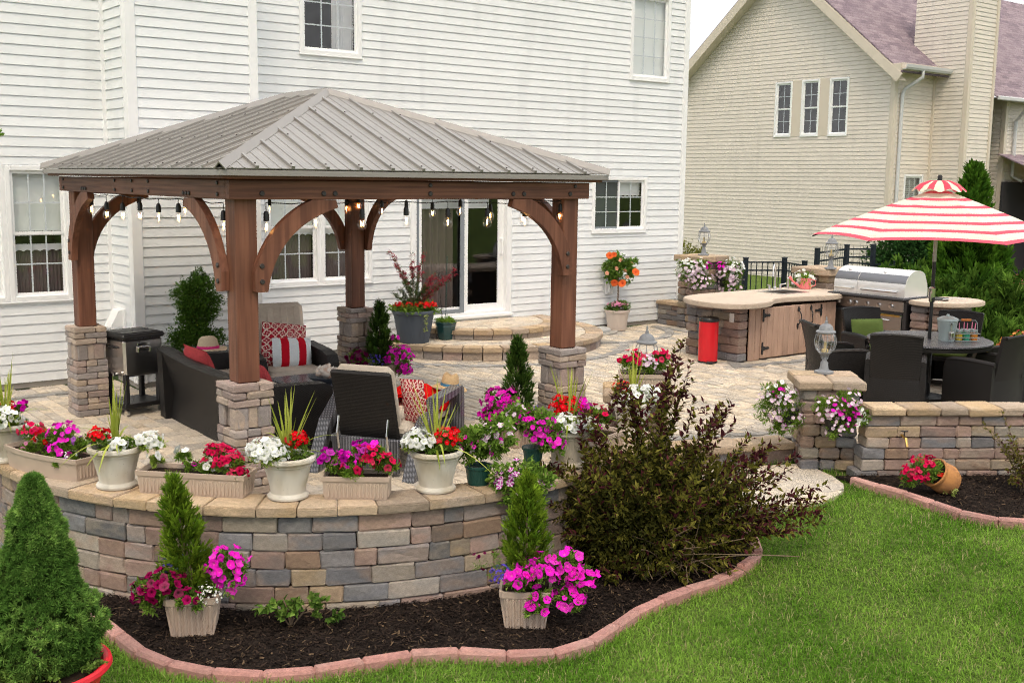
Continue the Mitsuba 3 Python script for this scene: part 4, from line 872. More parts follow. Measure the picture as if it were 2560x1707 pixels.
# coffee table and shells
k = thing('coffee_table', 'low black wicker coffee table carrying the bowl of seashells', 'coffee table')
put(k, 'top', box((5.33, 9.86, .43), (.66, 1.30, .04), .012), 'm_wicker_top'); put(k, 'apron', box((5.33, 9.86, .36), (.62, 1.26, .10)), 'm_wicker'); put(k, 'shelf', box((5.33, 9.86, .14), (.56, 1.18, .03)), 'm_wicker')
for sx in (-1, 1):
    for sy in (-1, 1): put(k, 'leg', box((5.33 + sx * .29, 9.86 + sy * .60, .155), (.06, .06, .31), .006), 'm_wicker')
k = thing('shell_bowl', 'shallow dark bowl heaped with white seashells on the coffee table', 'bowl'); bc = (5.36, 9.93, .452)
put(k, 'bowl', lathe([(0, 0), (.09, .0), (.17, .045), (.185, .062), (.178, .064), (.08, .018), (0, .016)], 24, bc), 'm_blue_pot', smooth=50); rng = np.random.default_rng(7)
for i in range(7):
    aa = i * 2.4; r = .03 + .012 * i; p = [(.0, 0), (.028, .012), (.048, .04), (.036, .075), (.022, .095), (.012, .118), (0, .13)]
    V, F = lathe(p, 12, wob=lambda t: 1 + .22 * np.abs(np.sin(2.5 * t))); V = rot((V, F), rx=1.2 + rng.normal(0, .4), rz=rng.uniform(0, 6))[0] * rng.uniform(.75, 1.15)
    sp = [box((0, 0, 0), (.012, .012, .05), .005)]
    ky = put(None, 'seashell', mv((V, F), (bc[0] + r * math.cos(aa), bc[1] + r * math.sin(aa), bc[2] + .075 + .012 * (i % 3))), 'm_shell', smooth=60); tag(ky, ['large knobbly white seashell at the near left of the dark bowl', 'brown-mottled seashell lying at the bottom of the dark bowl', 'spiky white seashell on top of the heap in the dark bowl', 'small tan seashell at the right rim of the dark bowl', 'pale seashell at the far rim of the dark bowl', 'white seashell at the left rim of the dark bowl', 'cream seashell sticking up at the back of the dark bowl'][i], 'seashell', 'seashells heaped in the bowl')
# recliner turned away from the camera
o, a = (5.03, 8.29, 0), facing(.83, .56); k = RC = thing('wicker_recliner', 'black wicker recliner turned away from the camera, its back between the flower boxes', 'lounge chair')
put(k, 'backrest', mv(rot(mv(rot(box((0, 0, 0), (.56, .045, .64), .018), rx=.30), (0, -.36, .60)), rz=a), o), 'm_wicker')
put(k, 'back_cushion', mv(rot(mv(rot(box((0, 0, 0), (.53, .11, .66), .045), rx=.30), (0, -.275, .625)), rz=a), o), 'm_beige_cloth', smooth=40)
put(k, 'seat', obox(o, a, (0, .34, .27), (.74, 1.30, .07), .015), 'm_wicker_top'); put(k, 'seat_cushion', pad(o, a, (0, .38, .37), (.70, 1.24, .13), .045), 'm_beige_cloth', smooth=40)
put(k, 'lower_back', obox(o, a, (0, -.36, .17), (.62, .05, .30), .01), 'm_wicker_top')
for s in (-1, 1):
    P = [(-.62, .0), (-.52, 0.0), (-.30, .34), (-.02, .54), (.45, .575), (.50, .0), (.58, .0), (.56, .60), (.52, .63), (-.06, .615), (-.36, .42)]
    V, F = prism(P, -.055, .055); put(k, 'arm', mv(rot(mv((V[:, [2, 0, 1]], F), (s * .45, .12, 0)), rz=a), o), 'm_wicker_top')
    put(k, 'strut', tube([at(o, a, (s * .23, -.40, .50)), at(o, a, (s * .23, -.43, .36)), at(o, a, (s * .23, -.40, .22))], .010, 6), 'm_chrome')
loose('throw_pillow', 'narrow dark red pillow with white flowers standing beside the recliner back', o, a, (.34, -.10, .60), .22, .44, .15, 'm_pattern_cloth', .30, .0)
k = thing('beach_towel', 'bright red towel draped over the recliner seat under the straw hat', 'towel')
u = np.linspace(-1, 1, 15); Xg, Yg = np.meshgrid(u, u, indexing='ij'); Zg = .50 + .05 * np.cos(Xg * 2.2) + .016 * np.sin(Xg * 9 + Yg * 3) + .04 * np.sin(Yg * 4 + 1) - .10 * np.clip(np.abs(Xg) - .8, 0, 1)
V = np.stack([Xg * .34 + .04, Yg * .30 + .70, Zg], -1).reshape(-1, 3); i = np.arange(225).reshape(15, 15); q = tri(np.stack([i[:-1, :-1], i[1:, :-1], i[1:, 1:], i[:-1, 1:]], -1).reshape(-1, 4))
put(k, 'cloth', mv(rot((np.vstack([V, V - (0, 0, .012)]), np.vstack([q, q[:, ::-1] + 225])), rz=a), o), 'm_red_towel', smooth=True)
hp = at(o, a, (.32, .78, .575)); hat(hp[0], hp[1], hp[2], 'tan straw fedora with a blue band lying on the red towel', .165, 'm_straw_dark', 'm_blue_band', True, .12, .8)
# steel cooler on legs
k = thing('party_cooler', 'stainless steel patio cooler with a black lid on a black wheeled stand', 'cooler'); c = np.array([4.03, 11.74, 0]); a = .20; W_, D_ = .46, .42
def lo(m): return mv(rot(m, rz=a), c)
V, F = box((0, 0, .61), (W_, D_, .40), .025); V = V.copy(); V[V[:, 2] < .6, :2] *= .93; put(k, 'body', lo((V, F)), 'm_steel', smooth=30)
put(k, 'lid', lo(join([box((0, 0, .838), (W_ + .04, D_ + .05, .055), .02), box((0, -.09, .868), (W_ - .03, .17, .012), .004), box((0, .11, .868), (W_ - .03, .18, .012), .004)])), 'm_black_plastic')
put(k, 'bottle_opener', lo(join([box((.0, -D_ / 2 - .010, .715), (.15, .02, .014), .004), box((-.068, -D_ / 2 - .010, .69), (.012, .022, .05), .004), box((.068, -D_ / 2 - .010, .69), (.012, .022, .05), .004), box((0, -D_ / 2 - .004, .692), (.12, .01, .03), .002), box((0, -D_ / 2 - .002, .752), (.14, .008, .030), .003)])), 'm_chrome')
for sx in (-1, 1):
    for sy in (-1, 1):
        put(k, 'leg', lo(box((sx * (W_ / 2 - .04), sy * (D_ / 2 - .04), .265), (.052, .052, .36), .008)), 'm_black_metal')
        w = put(k, 'caster', lo(join([rot(lathe([(0, -.012), (.035, -.012), (.035, .012), (0, .012)], 12), ry=math.pi / 2), ])), 'm_black_plastic') if False else put(k, 'caster', lo(mv(rot(lathe([(0, -.014), (.036, -.014), (.036, .014), (0, .014)], 14), ry=math.pi / 2), (sx * (W_ / 2 - .03), sy * (D_ / 2 - .03), .036))), 'm_chrome', smooth=40)
put(k, 'shelf', lo(box((0, 0, .105), (W_ + .02, D_ + .02, .05), .008)), 'm_black_plastic'); put(k, 'drain_tap', lo(join([box((-W_ / 2 - .03, -.08, .44), (.06, .03, .03), .006), box((-W_ / 2 - .05, -.08, .46), (.02, .05, .015))])), 'm_chrome')
put(k, 'side_handle', lo(box((-W_ / 2 - .012, 0, .72), (.02, .2, .02), .005)), 'm_black_plastic')

# ------------------------------------------------------------------ outdoor kitchen
k = KT = thing('outdoor_kitchen', 'outdoor kitchen island with a pale stone counter, plank doors and a rounded end', 'kitchen island'); rng = np.random.default_rng(201)
H = .1143; KX0, KX1, KY0, KY1 = 12.0, 14.24, 10.24, 11.26
for r in range(7):
    z = .002 + (r + .5) * H; s = KY0 + .001
    while s < KY1 - .05:
        L = min(rng.choice([.17, .22, .30, .34]), KY1 - s); stone_block(k, 'stone', (KX0 + .09, s + L / 2, z), (.18, L - .004, H - .004), 0, 'm_wall_stone', rng, .015, .003); s += L
put(k, 'core', box((13.15, 10.78, .39), (2.1, .92, .78)), 'm_soil')
edges = np.r_[KX0 + .185, np.arange(KX0 + .31, KX1, .122)]
for i in range(len(edges) - 1):
    x0, x1 = edges[i], edges[i + 1]; dr_ = 0.0 if i < 2 else .014; gap = .010 if i in (1, 9) else .004
    put(k, 'plank', box(((x0 + x1) / 2, KY0 - .012 - dr_ / 2, .395 if i < 2 else .385), (x1 - x0 - gap, .024 + dr_, .78 if i < 2 else .72), .005), 'm_door_wood', uv=(.45 + .3 * rng.random(), rng.random()))
def flat(poly, x, z, t=.014, y=KY0 - .040): return frame(prism(poly, 0, t), (x, y, z), (1, 0, 0), (0, 0, 1), (0, -1, 0))
hinge = [(0, -.09), (.012, -.09), (.016, -.03), (.06, -.022), (.10, -.012), (.125, -.02), (.15, 0), (.125, .02), (.10, .012), (.06, .022), (.016, .03), (.012, .09), (0, .09), (-.012, .07), (-.012, -.07)]
xd0, xd1 = edges[2] + .02, edges[-1] - .02
for z in (.64, .17):
    put(k, 'hinge', flat(hinge, xd0, z), 'm_black_metal'); put(k, 'hinge', flat([(-p, q) for p, q in hinge], xd1 - .35, z), 'm_black_metal')
for x, s in ((edges[10] - .17, 1), (edges[10] + .12, -1)):
    put(k, 'door_handle', join([tube([(x, KY0 - .045, .68), (x + .01 * s, KY0 - .085, .62), (x + .018 * s, KY0 - .09, .56), (x, KY0 - .085, .50), (x - .008 * s, KY0 - .045, .45)], .0085, 6), flat([(-.016, -.03), (.016, -.03), (.022, 0), (0, .045), (-.022, 0)], x, .685), flat([(-.012, .03), (.012, .03), (.016, 0), (0, -.055), (-.016, 0)], x - .008 * s, .445)]), 'm_black_metal')
SINK = sbox(13.32, 10.56, 13.92, 11.02)
TOPP = Polygon(smooth_line([(14.26, 10.17), (13.4, 10.18), (12.85, 10.24), (12.62, 10.16), (12.42, 10.03), (12.15, 9.95), (11.85, 9.95), (11.63, 10.08), (11.52, 10.36), (11.55, 10.72), (11.72, 11.05), (11.98, 11.24)], n=5).tolist() + [(12.3, 11.31), (14.62, 11.31), (14.62, 10.44), (14.26, 10.40)]).difference(SINK.buffer(-.03))
put(k, 'counter_top', join([prism(TOPP.buffer(-.02), .788, .862), prism(TOPP.buffer(-.006), .794, .856), prism(TOPP, .802, .848)]), 'm_counter')
put(k, 'light_switch', box((KX0 - .004, 10.38, .62), (.012, .08, .13), .004), 'm_trim_white')
sk = key_of(k, 'sink'); put(sk, 'rim', prism(SINK.buffer(.025).difference(SINK.buffer(-.045)), .8625, .869), 'm_steel'); cx, cy = 13.62, 10.79
put(sk, 'basin', join([box((cx, cy, .70), (.52, .38, .006)), box((cx - .258, cy, .78), (.006, .38, .165)), box((cx + .258, cy, .78), (.006, .38, .165)), box((cx, cy - .188, .78), (.51, .006, .165)), box((cx, cy + .188, .78), (.51, .006, .165))]), 'm_steel_dull')
fx, fy = 13.86, 11.15
put(sk, 'faucet', join([tube([(fx, fy, .86), (fx, fy, 1.13)] + [(fx - .09 + .09 * math.cos(t), fy - .05 + .05 * math.cos(t), 1.13 + .12 * math.sin(t)) for t in np.linspace(.2, math.pi - .1, 10)] + [(fx - .185, fy - .105, 1.08)], .014, 10), lathe([(.028, .862), (.026, .90), (.018, .91)], 12, (fx, fy, 0))]), 'm_steel', smooth=40)
for dx in (-.13, .13): put(sk, 'tap_handle', join([lathe([(.022, .862), (.018, .93), (.0, .935)], 10, (fx + dx, fy, 0)), tube([(fx + dx, fy, .93), (fx + dx - .09 * np.sign(-dx), fy - .04, .945)], .009, 6)]), 'm_steel', smooth=40)
put(sk, 'sprayer', join([lathe([(.020, .862), (.018, .93), (.013, 1.0), (.02, 1.03), (0, 1.045)], 10, (fx + .24, fy - .06, 0))]), 'm_steel', smooth=40)
# watering can with a plant
k = WC = thing('watering_can', 'small pink metal watering can used as a planter at the back of the counter', 'watering can'); wx, wy, wz = 14.33, 10.93, .864
put(k, 'can', lathe([(0, 0), (.085, 0), (.09, .01), (.075, .16), (.078, .17), (.07, .17), (.07, .02)], 18, (wx, wy, wz)), 'm_pink_metal', smooth=40)
put(k, 'spout', tube([(wx - .07, wy + .05, wz + .03), (wx - .17, wy + .12, wz + .12), (wx - .21, wy + .15, wz + .19)], [.022, .015, .026], 8), 'm_pink_metal'); put(k, 'handle', tube([(wx + .07, wy - .05, wz + .03), (wx + .13, wy - .09, wz + .06), (wx + .13, wy - .09, wz + .13), (wx + .06, wy - .05, wz + .15)], .009, 6), 'm_pink_metal')
# pedal bin
k = thing('trash_can', 'tall red pedal bin with a black lid beside the stone end of the kitchen island', 'trash can'); tx, ty = 11.68, 10.52
put(k, 'body', lathe([(0, .02), (.135, .02), (.137, .58), (.13, .582)], 28, (tx, ty, 0)), 'm_red_plastic', smooth=40); put(k, 'base', lathe([(0, 0), (.138, 0), (.138, .025), (0, .026)], 28, (tx, ty, 0)), 'm_black_plastic', smooth=40)
put(k, 'lid', lathe([(.145, .582), (.147, .61), (.13, .635), (.07, .645), (0, .646)], 28, (tx, ty, 0)), 'm_black_plastic', smooth=40); put(k, 'pedal', mv(rot(box((0, 0, 0), (.10, .10, .022), .008), rz=.6), (tx - .09, ty - .13, .022)), 'm_black_plastic')
# grill: it faces -x
k = GRILL = thing('gas_grill', 'stainless steel gas grill with two hoods and six knobs beside the counter', 'grill'); g0, g1 = 9.08, 10.39; gx = 14.22
def hood(y0, y1, nm):
    P = [(.0, .0), (.0, .12)] + [(.30 - .30 * math.cos(t), .12 + .265 * math.sin(t)) for t in np.linspace(.12, 2.25, 12)] + [(.56, .18), (.58, .10), (.58, 0)]
    V, F = prism(P, y0, y1); V = V[:, [0, 2, 1]] + (gx + .03, 0, .885); h = put(k, nm, (V, F[:, ::-1]), 'm_hood', smooth=35)
    pts = np.array([(.30 - .305 * math.cos(t), .12 + .270 * math.sin(t)) for t in np.linspace(.30, .80, 6)]); R = np.vstack([pts, pts[::-1] + (.006, -.006)])
    V, F = prism(R, y0 + .004, y1 - .004); put(h, 'band', (V[:, [0, 2, 1]] + (gx + .03, 0, .885), F), 'm_steel_band', smooth=35)
    put(h, 'handle', join([tube([(gx - .025, y0 + .12 * (y1 - y0), .965), (gx - .03, (y0 + y1) / 2, .965), (gx - .025, y1 - .12 * (y1 - y0), .965)], .017, 8), box((gx + .005, y0 + .15 * (y1 - y0), .965), (.06, .02, .02)), box((gx + .005, y1 - .15 * (y1 - y0), .965), (.06, .02, .02))]), 'm_chrome')
    t = 1.02; p = np.array([gx + .03 + .30 - .302 * math.cos(t), (y0 + y1) / 2 + .02, .885 + .12 + .267 * math.sin(t)]); put(h, 'thermometer', disc(p, .036, 14, (-math.cos(t), 0, math.sin(t)), .016), 'm_chrome')
hood(g0 + .05, g1 - .46, 'main_hood'); hood(g1 - .453, g1 - .05, 'side_hood')
put(k, 'shelf_edge', box((gx + .26, (g0 + g1) / 2, .862), (.66, g1 - g0, .045), .016), 'm_grill_black')
put(k, 'control_panel', box((gx + .03, (g0 + g1) / 2, .755), (.05, g1 - g0 - .08, .155), .006), 'm_steel_dull')
for f in (.10, .26, .35, .51, .67, .84): y = g1 - .04 - f * (g1 - g0 - .08); put(k, 'knob', join([disc((gx + .004, y, .75), .036, 14, (-1, 0, 0), .012), disc((gx - .008, y, .75), .026, 14, (-1, 0, 0), .032)]), 'm_chrome')
put(k, 'frame', join([box((gx + .05, g0 + .03, .42), (.06, .06, .84), .006), box((gx + .05, g1 - .03, .42), (.06, .06, .84), .006), box((gx + .05, (g0 + g1) / 2, .655), (.055, g1 - g0 - .13, .045)), box((gx + .05, (g0 + g1) / 2 + .18, .36), (.055, .04, .54)), box((gx + .05, (g0 + g1) / 2, .06), (.055, g1 - g0 - .13, .06)), box((gx + .33, g0 + .02, .42), (.5, .03, .84)), box((gx + .33, g1 - .02, .42), (.5, .03, .84))]), 'm_grill_black')
for y0, y1 in ((g0 + .08, g0 + .80), (g0 + .88, g1 - .08)):
    d = put(k, 'door', box((gx + .045, (y0 + y1) / 2, .36), (.04, y1 - y0, .52), .006), 'm_steel_dull'); put(d, 'handle', tube([(gx + .01, y0 + .18, .545), (gx - .01, (y0 + y1) / 2, .55), (gx + .01, y1 - .18, .545)], .011, 8), 'm_chrome')
put(k, 'drip_tray', box((gx + .035, g0 + .44, .612), (.03, .66, .03)), 'm_brass')
# round side counter
k = thing('side_counter', 'round-ended stone side counter right of the grill carrying a barbecue tray', 'counter'); rng = np.random.default_rng(202)
for r in range(7):
    z = .002 + (r + .5) * H
    for f, (x, y) in enumerate(((14.36, 8.62), (14.36, 8.90))): stone_block(k, 'stone', (x, y, z), (.22, .272, H - .004), 0, 'm_wall_stone', rng, .03, .005)
    for x0, x1 in (((14.48, 14.75), (14.75, 14.98)) if r % 2 else ((14.48, 14.66), (14.66, 14.98))): stone_block(k, 'stone', ((x0 + x1) / 2, 8.59, z), (x1 - x0 - .004, .20, H - .004), 0, 'm_wall_stone', rng, .03, .004)
put(k, 'core', box((14.66, 8.84, .40), (.6, .40, .78)), 'm_soil')
tp = Polygon(circ(14.72, 8.72, .46, 90, 300) + [(15.1, 8.32), (15.25, 8.6), (15.25, 9.04), (14.6, 9.06)]).convex_hull; tp = Polygon(smooth_line([(14.22, 9.04), (14.12, 8.72), (14.25, 8.42), (14.60, 8.27), (15.0, 8.32), (15.22, 8.55), (15.22, 8.85), (15.1, 9.05)], n=5).tolist())
put(k, 'top', join([prism(tp.buffer(-.02), .81, .872), prism(tp.buffer(-.006), .815, .867), prism(tp, .823, .86)]), 'm_counter')
k = thing('grill_tray', 'dark metal grill tray with a steel spatula on the round side counter', 'tray'); put(k, 'tray', mv(rot(box((0, 0, 0), (.34, .24, .02), .006), rz=.5), (14.62, 8.80, .884)), 'm_grill_black'); put(k, 'spatula', tube([(14.45, 8.65, .90), (14.66, 8.60, .905), (14.80, 8.52, .90)], .009, 6), 'm_steel')

# ------------------------------------------------------------------ dining set
TC = np.array([11.83, 7.22]); ZT = .72
k = thing('dining_table', 'round black wicker dining table with the umbrella pole through its middle', 'table')
put(k, 'top', lathe([(0, ZT - .035), (.68, ZT - .035), (.70, ZT - .022), (.70, ZT - .006), (.685, ZT), (.03, ZT)], 56, (TC[0], TC[1], 0)), 'm_wicker_top', smooth=35)
put(k, 'rim', lathe([(.66, ZT - .075), (.685, ZT - .075), (.69, ZT - .036), (.66, ZT - .036)], 56, (TC[0], TC[1], 0)), 'm_wicker', smooth=35)
for i in range(4): aa = .5 + i * math.pi / 2; put(k, 'leg', tube([(TC[0] + .50 * math.cos(aa), TC[1] + .50 * math.sin(aa), ZT - .05), (TC[0] + .36 * math.cos(aa), TC[1] + .36 * math.sin(aa), .35), (TC[0] + .46 * math.cos(aa), TC[1] + .46 * math.sin(aa), .0)], .028, 8), 'm_black_metal')
put(k, 'umbrella_base', lathe([(0, 0), (.24, 0), (.24, .04), (.05, .07), (.035, .2), (0, .2)], 24, (TC[0], TC[1], 0)), 'm_black_metal', smooth=40)
def dining_chair(x, y, dx, dy, label, cush=True, pill=False):
    o, a = (x, y, 0), facing(dx, dy); k = thing('dining_chair', label, 'chair')
    # back panel: leans back, tapers, wraps into a skirt
    def slab(zs, w0s, ys, t):
        V = []
        for z, w, yy in zip(zs, w0s, ys):
            for xx in np.linspace(-1, 1, 7): V.append((xx * w, yy - .05 * (1 - xx * xx), z))
        V = np.array(V); n = len(zs); V = np.vstack([V, V + (0, t, 0)]); i = np.arange(n * 7).reshape(n, 7); q = np.stack([i[:-1, :-1], i[:-1, 1:], i[1:, 1:], i[1:, :-1]], -1).reshape(-1, 4)
        e = n * 7; b = np.r_[i[0], i[1:, -1], i[-1, -2::-1], i[-2:0:-1, 0]]; bb = np.r_[b[1:], b[:1]]
        return V, tri(np.vstack([q, q[:, ::-1] + e, np.stack([b, b + e, bb + e, bb], 1)]))
    put(k, 'backrest', mv(rot(slab([.40, .62, .80, .89, .905], [.255, .262, .27, .275, .26], [-.27, -.31, -.355, -.375, -.375], .045), rz=a), o), 'm_wicker', smooth=45)
    put(k, 'skirt', mv(rot(slab([.02, .2, .41], [.285, .275, .262], [-.285, -.275, -.272], .05), rz=a), o), 'm_wicker', smooth=45)
    P = bez((-.262, -.385, .885), (0, -.44, .925), (.262, -.385, .885), 8); put(k, 'top_rail', tube([at(o, a, p) for p in P], .019, 6), 'm_wicker')
    for s in (-1, 1):
        V, F = prism([(-.27, .02), (.30, .02), (.29, .48), (.26, .575), (.22, .60), (-.28, .575)], -.028, .028); put(k, 'arm_panel', mv(rot(mv((V[:, [2, 0, 1]], F), (s * .288, 0, 0)), rz=a), o), 'm_wicker')
        put(k, 'arm_rest', tube([at(o, a, p) for p in bez((s * .285, -.29, .585), (s * .30, .15, .62), (s * .288, .27, .585), 6)] + [at(o, a, (s * .288, .30, .50)), at(o, a, (s * .288, .31, .03))], [.03] * 6 + [.026, .022], 8), 'm_wicker')
    put(k, 'seat', obox(o, a, (0, 0, .36), (.53, .54, .06), .01), 'm_wicker')
    if cush: put(k, 'seat_cushion', pad(o, a, (0, .02, .425), (.49, .49, .07), .028), 'm_green_cloth', smooth=40)
    if pill: loose('throw_pillow', 'olive green pillow leaning in the dining chair in front of the grill', o, a, (.0, -.17, .63), .46, .30, .14, 'm_green_cloth', -.2 + .45, 0)
dining_chair(10.87, 7.02, .80, .50, 'black wicker dining chair with its back to the camera, in front of the table')
dining_chair(11.68, 6.42, .05, 1, 'black wicker dining chair standing side-on at the right of the table')
dining_chair(10.98, 7.86, .80, -.52, 'black wicker dining chair at the left of the table behind the front lantern')
dining_chair(12.35, 8.30, -.42, -1, 'black wicker dining chair holding the olive green pillow', pill=True)
dining_chair(12.90, 7.55, -1, -.3, 'black wicker dining chair behind the table next to the drinks caddy')
dining_chair(12.55, 6.45, -.70, .70, 'black wicker dining chair cut off by the right edge of the photo')
# umbrella
k = thing('patio_umbrella', 'red and cream striped hexagonal patio umbrella over the dining table', 'umbrella'); R = 1.39; zr, za = 1.895, 2.47; vd = math.atan2(-TC[1], -TC[0])
put(k, 'pole', tube([(TC[0], TC[1], .1), (TC[0], TC[1], 1.84)], .021, 12), 'm_black_metal', smooth=40); put(k, 'upper_pole', tube([(TC[0], TC[1], 1.62), (TC[0], TC[1], 2.56)], .0225, 12), 'm_steel_dull', smooth=40)
put(k, 'crank', join([mv(box((0, 0, 0), (.07, .07, .14), .02), (TC[0] - .01, TC[1], 1.26)), tube([(TC[0] - .05, TC[1] - .02, 1.28), (TC[0] - .075, TC[1] - .03, 1.25), (TC[0] - .075, TC[1] - .03, 1.16)], .010, 6)]), 'm_chrome'); put(k, 'crank_housing', mv(box((0, 0, 0), (.065, .065, .20), .02), (TC[0], TC[1], 1.24)), 'm_black_metal')
cor = [np.array([TC[0] + R * math.cos(vd + math.pi / 6 + i * math.pi / 3), TC[1] + R * math.sin(vd + math.pi / 6 + i * math.pi / 3), zr]) for i in range(6)]; apex = np.array([TC[0], TC[1], za])
for i in range(6):
    a_, b_ = cor[i], cor[(i + 1) % 6]; n = 10; V, uv = [], []; Ls = np.linalg.norm((a_ + b_) / 2 - apex)
    for u in np.linspace(0, 1, n + 1):
        for v in np.linspace(0, 1, 9):
            e = a_ * (1 - v) + b_ * v; p = e * (1 - u) + apex * u; sag = 4 * v * (1 - v) * (1 - u); p = p + (0, 0, .028 * sag * (1 - u) - .05 * sag * u + .07 * u * (1 - u)); V.append(p); uv.append((v, u * Ls))
    ii = np.arange((n + 1) * 9).reshape(n + 1, 9); q = np.stack([ii[:-1, :-1], ii[:-1, 1:], ii[1:, 1:], ii[1:, :-1]], -1).reshape(-1, 4); put(k, 'canopy_panel', (np.array(V), tri(q)), 'm_umbrella', smooth=True, uv=np.array(uv))
    rb = put(k, 'rib', tube([a_ + (0, 0, -.02), (a_ + apex) / 2 + (0, 0, -.0), apex + (0, 0, -.03)], .008, 5), 'm_black_metal')
n = 48; t = np.linspace(0, 2 * math.pi, n + 1); V, uv = [], []
for r, z in ((0.0, 2.555), (.12, 2.545), (.22, 2.50), (.285, 2.44)):
    for tt in t: V.append((TC[0] + r * (1 + .07 * math.sin(6 * tt)) * math.cos(tt), TC[1] + r * (1 + .07 * math.sin(6 * tt)) * math.sin(tt), z + .02 * math.sin(8 * tt) * r / .285)); uv.append((tt / 6.2832, r))
ii = np.arange(4 * (n + 1)).reshape(4, n + 1); q = np.stack([ii[:-1, :-1], ii[:-1, 1:], ii[1:, 1:], ii[1:, :-1]], -1).reshape(-1, 4); put(k, 'vent', (np.array(V), tri(q)), 'm_umbrella_vent', smooth=True, uv=np.array(uv)); put(k, 'finial', lathe([(0, 2.54), (.026, 2.545), (.026, 2.60), (.018, 2.615), (0, 2.617)], 12, (TC[0], TC[1], 0)), 'm_black_plastic', smooth=40)
# things on the table
def on_table(lat, dep): return TC[0] + .79 * lat + .61 * dep, TC[1] - .613 * lat + .79 * dep
x, y = on_table(.13, -.18); k = thing('ice_bucket', 'pale grey-green metal ice bucket with a lid and a hanging scoop on the dining table', 'bucket')
put(k, 'bucket', lathe([(0, ZT), (.085, ZT), (.088, ZT + .01), (.092, ZT + .10), (.096, ZT + .11), (.112, ZT + .235), (.118, ZT + .24), (.115, ZT + .248), (.10, ZT + .248)], 24, (x, y, 0)), 'm_galv', smooth=40); put(k, 'lid', lathe([(.118, ZT + .249), (.115, ZT + .262), (.06, ZT + .285), (.02, ZT + .29), (.016, ZT + .31), (0, ZT + .312)], 24, (x, y, 0)), 'm_galv', smooth=40)
dx, dy = -.61, -.78; put(k, 'scoop', join([lathe([(0, ZT + .03), (.026, ZT + .035), (.031, ZT + .05), (.031, ZT + .115), (.026, ZT + .122)], 14, (x + dx * .135, y + dy * .135, 0)), tube([(x + dx * .125, y + dy * .125, ZT + .12), (x + dx * .12, y + dy * .12, ZT + .20)], .007, 6), disc((x + dx * .112, y + dy * .112, ZT + .205), .016, 10, (dx, dy, 0), .012)]), 'm_chrome', smooth=40)
x, y = on_table(.36, -.14); k = thing('drinks_caddy', 'wire caddy with a wooden grip holding six jars of coloured drinks', 'caddy'); fr = []
U = np.array([.79, -.613]); Nn = np.array([.61, .79]); P3 = lambda u, n, z: (x + U[0] * u + Nn[0] * n, y + U[1] * u + Nn[1] * n, z)
for z in (ZT + .006, ZT + .045, ZT + .09): fr.append(tube([P3(-.135, -.09, z), P3(.135, -.09, z), P3(.135, .09, z), P3(-.135, .09, z), P3(-.135, -.09, z)], .0045, 5))
fr.append(tube([P3(-.135, 0, ZT + .006), P3(-.135, 0, ZT + .20), P3(-.11, 0, ZT + .235), P3(.11, 0, ZT + .235), P3(.135, 0, ZT + .20), P3(.135, 0, ZT + .006)], .004, 5)); put(k, 'wire_frame', join(fr), 'm_galv'); put(k, 'grip', tube([P3(-.055, 0, ZT + .24), P3(.055, 0, ZT + .24)], .015, 10), 'm_orange_wood', smooth=40)
jg = mikit.ply(lathe([(0, .004), (.036, .004), (.039, .012), (.039, .095), (.032, .110)], 16), 'm_lamp_glass', smooth=40); jl = mikit.ply(lathe([(.036, .108), (.037, .128), (.0, .130)], 16), 'm_galv', smooth=40)
for i, u in enumerate((-.088, 0, .088)):
    for n_ in (-.045, .045):
        j = key_of(None, 'drink_jar'); col, nm = (('m_liquid_y', 'yellow'), ('m_liquid_g', 'green'), ('m_liquid_o', 'orange'))[i]
        tag(j, f"glass jar of {nm} drink with a straw in the {'front' if n_ < 0 else 'back'} row of the wire caddy", 'jar')
        M = np.eye(4); M[:3, 3] = P3(u, n_, ZT + .004); put_shared(j, 'glass', jg, M); put_shared(j, 'lid', jl, M)
        put(j, 'drink', lathe([(0, .008), (.0345, .008), (.0345, .075 + .015 * (i == 1)), (0, .076 + .015 * (i == 1))], 16, P3(u, n_, ZT + .004)), col, smooth=40); q = np.array(P3(u, n_, ZT + .1)); put(j, 'straw', tube([q, q + (.012 * (i - 1), 0, .11)], .006, 6), 'm_straw_pink')
# ------------------------------------------------------------------ foliage tools
RV, TV = np.array([.79, -.613, 0]), np.array([-.61, -.79, 0])      # rightwards and towards the lawn, for naming sides of a planting
def unit(v): return v / (np.linalg.norm(v, axis=-1, keepdims=True) + 1e-12)
def leafmesh(P, D, N, L, W, col, fold=.25, mid=.45):
    n = len(P); D = unit(D); S = unit(np.cross(D, N)); N = np.cross(S, D); L = np.broadcast_to(L, n)[:, None]; W = np.broadcast_to(W, n)[:, None]
    V = np.stack([P, P + D * L * mid + S * W / 2 + N * fold * W, P + D * L - N * fold * W * .5, P + D * L * mid - S * W / 2 + N * fold * W], 1).reshape(-1, 3)
    i = np.arange(n) * 4; F = np.vstack([np.stack([i, i + 1, i + 2], 1), np.stack([i, i + 2, i + 3], 1)])
    return (V, F), np.repeat(np.clip(col, .002, .95), 4, 0)
def shades(rng, n, a, b, var=.25): t = rng.random((n, 1)); return (np.asarray(a) * (1 - t) + np.asarray(b) * t) * rng.uniform(1 - var, 1 + var, (n, 1))
GREEN = ((.10, .20, .025), (.21, .32, .06)); DEEP = ((.045, .115, .016), (.11, .20, .03)); LIME = ((.20, .30, .04), (.32, .40, .09))
def ball(rng, n, lo=-1.0, power=.45):
    v = unit(rng.normal(size=(n * 3, 3))); v = v[v[:, 2] > lo][:n]; return v, rng.random((len(v), 1)) ** power
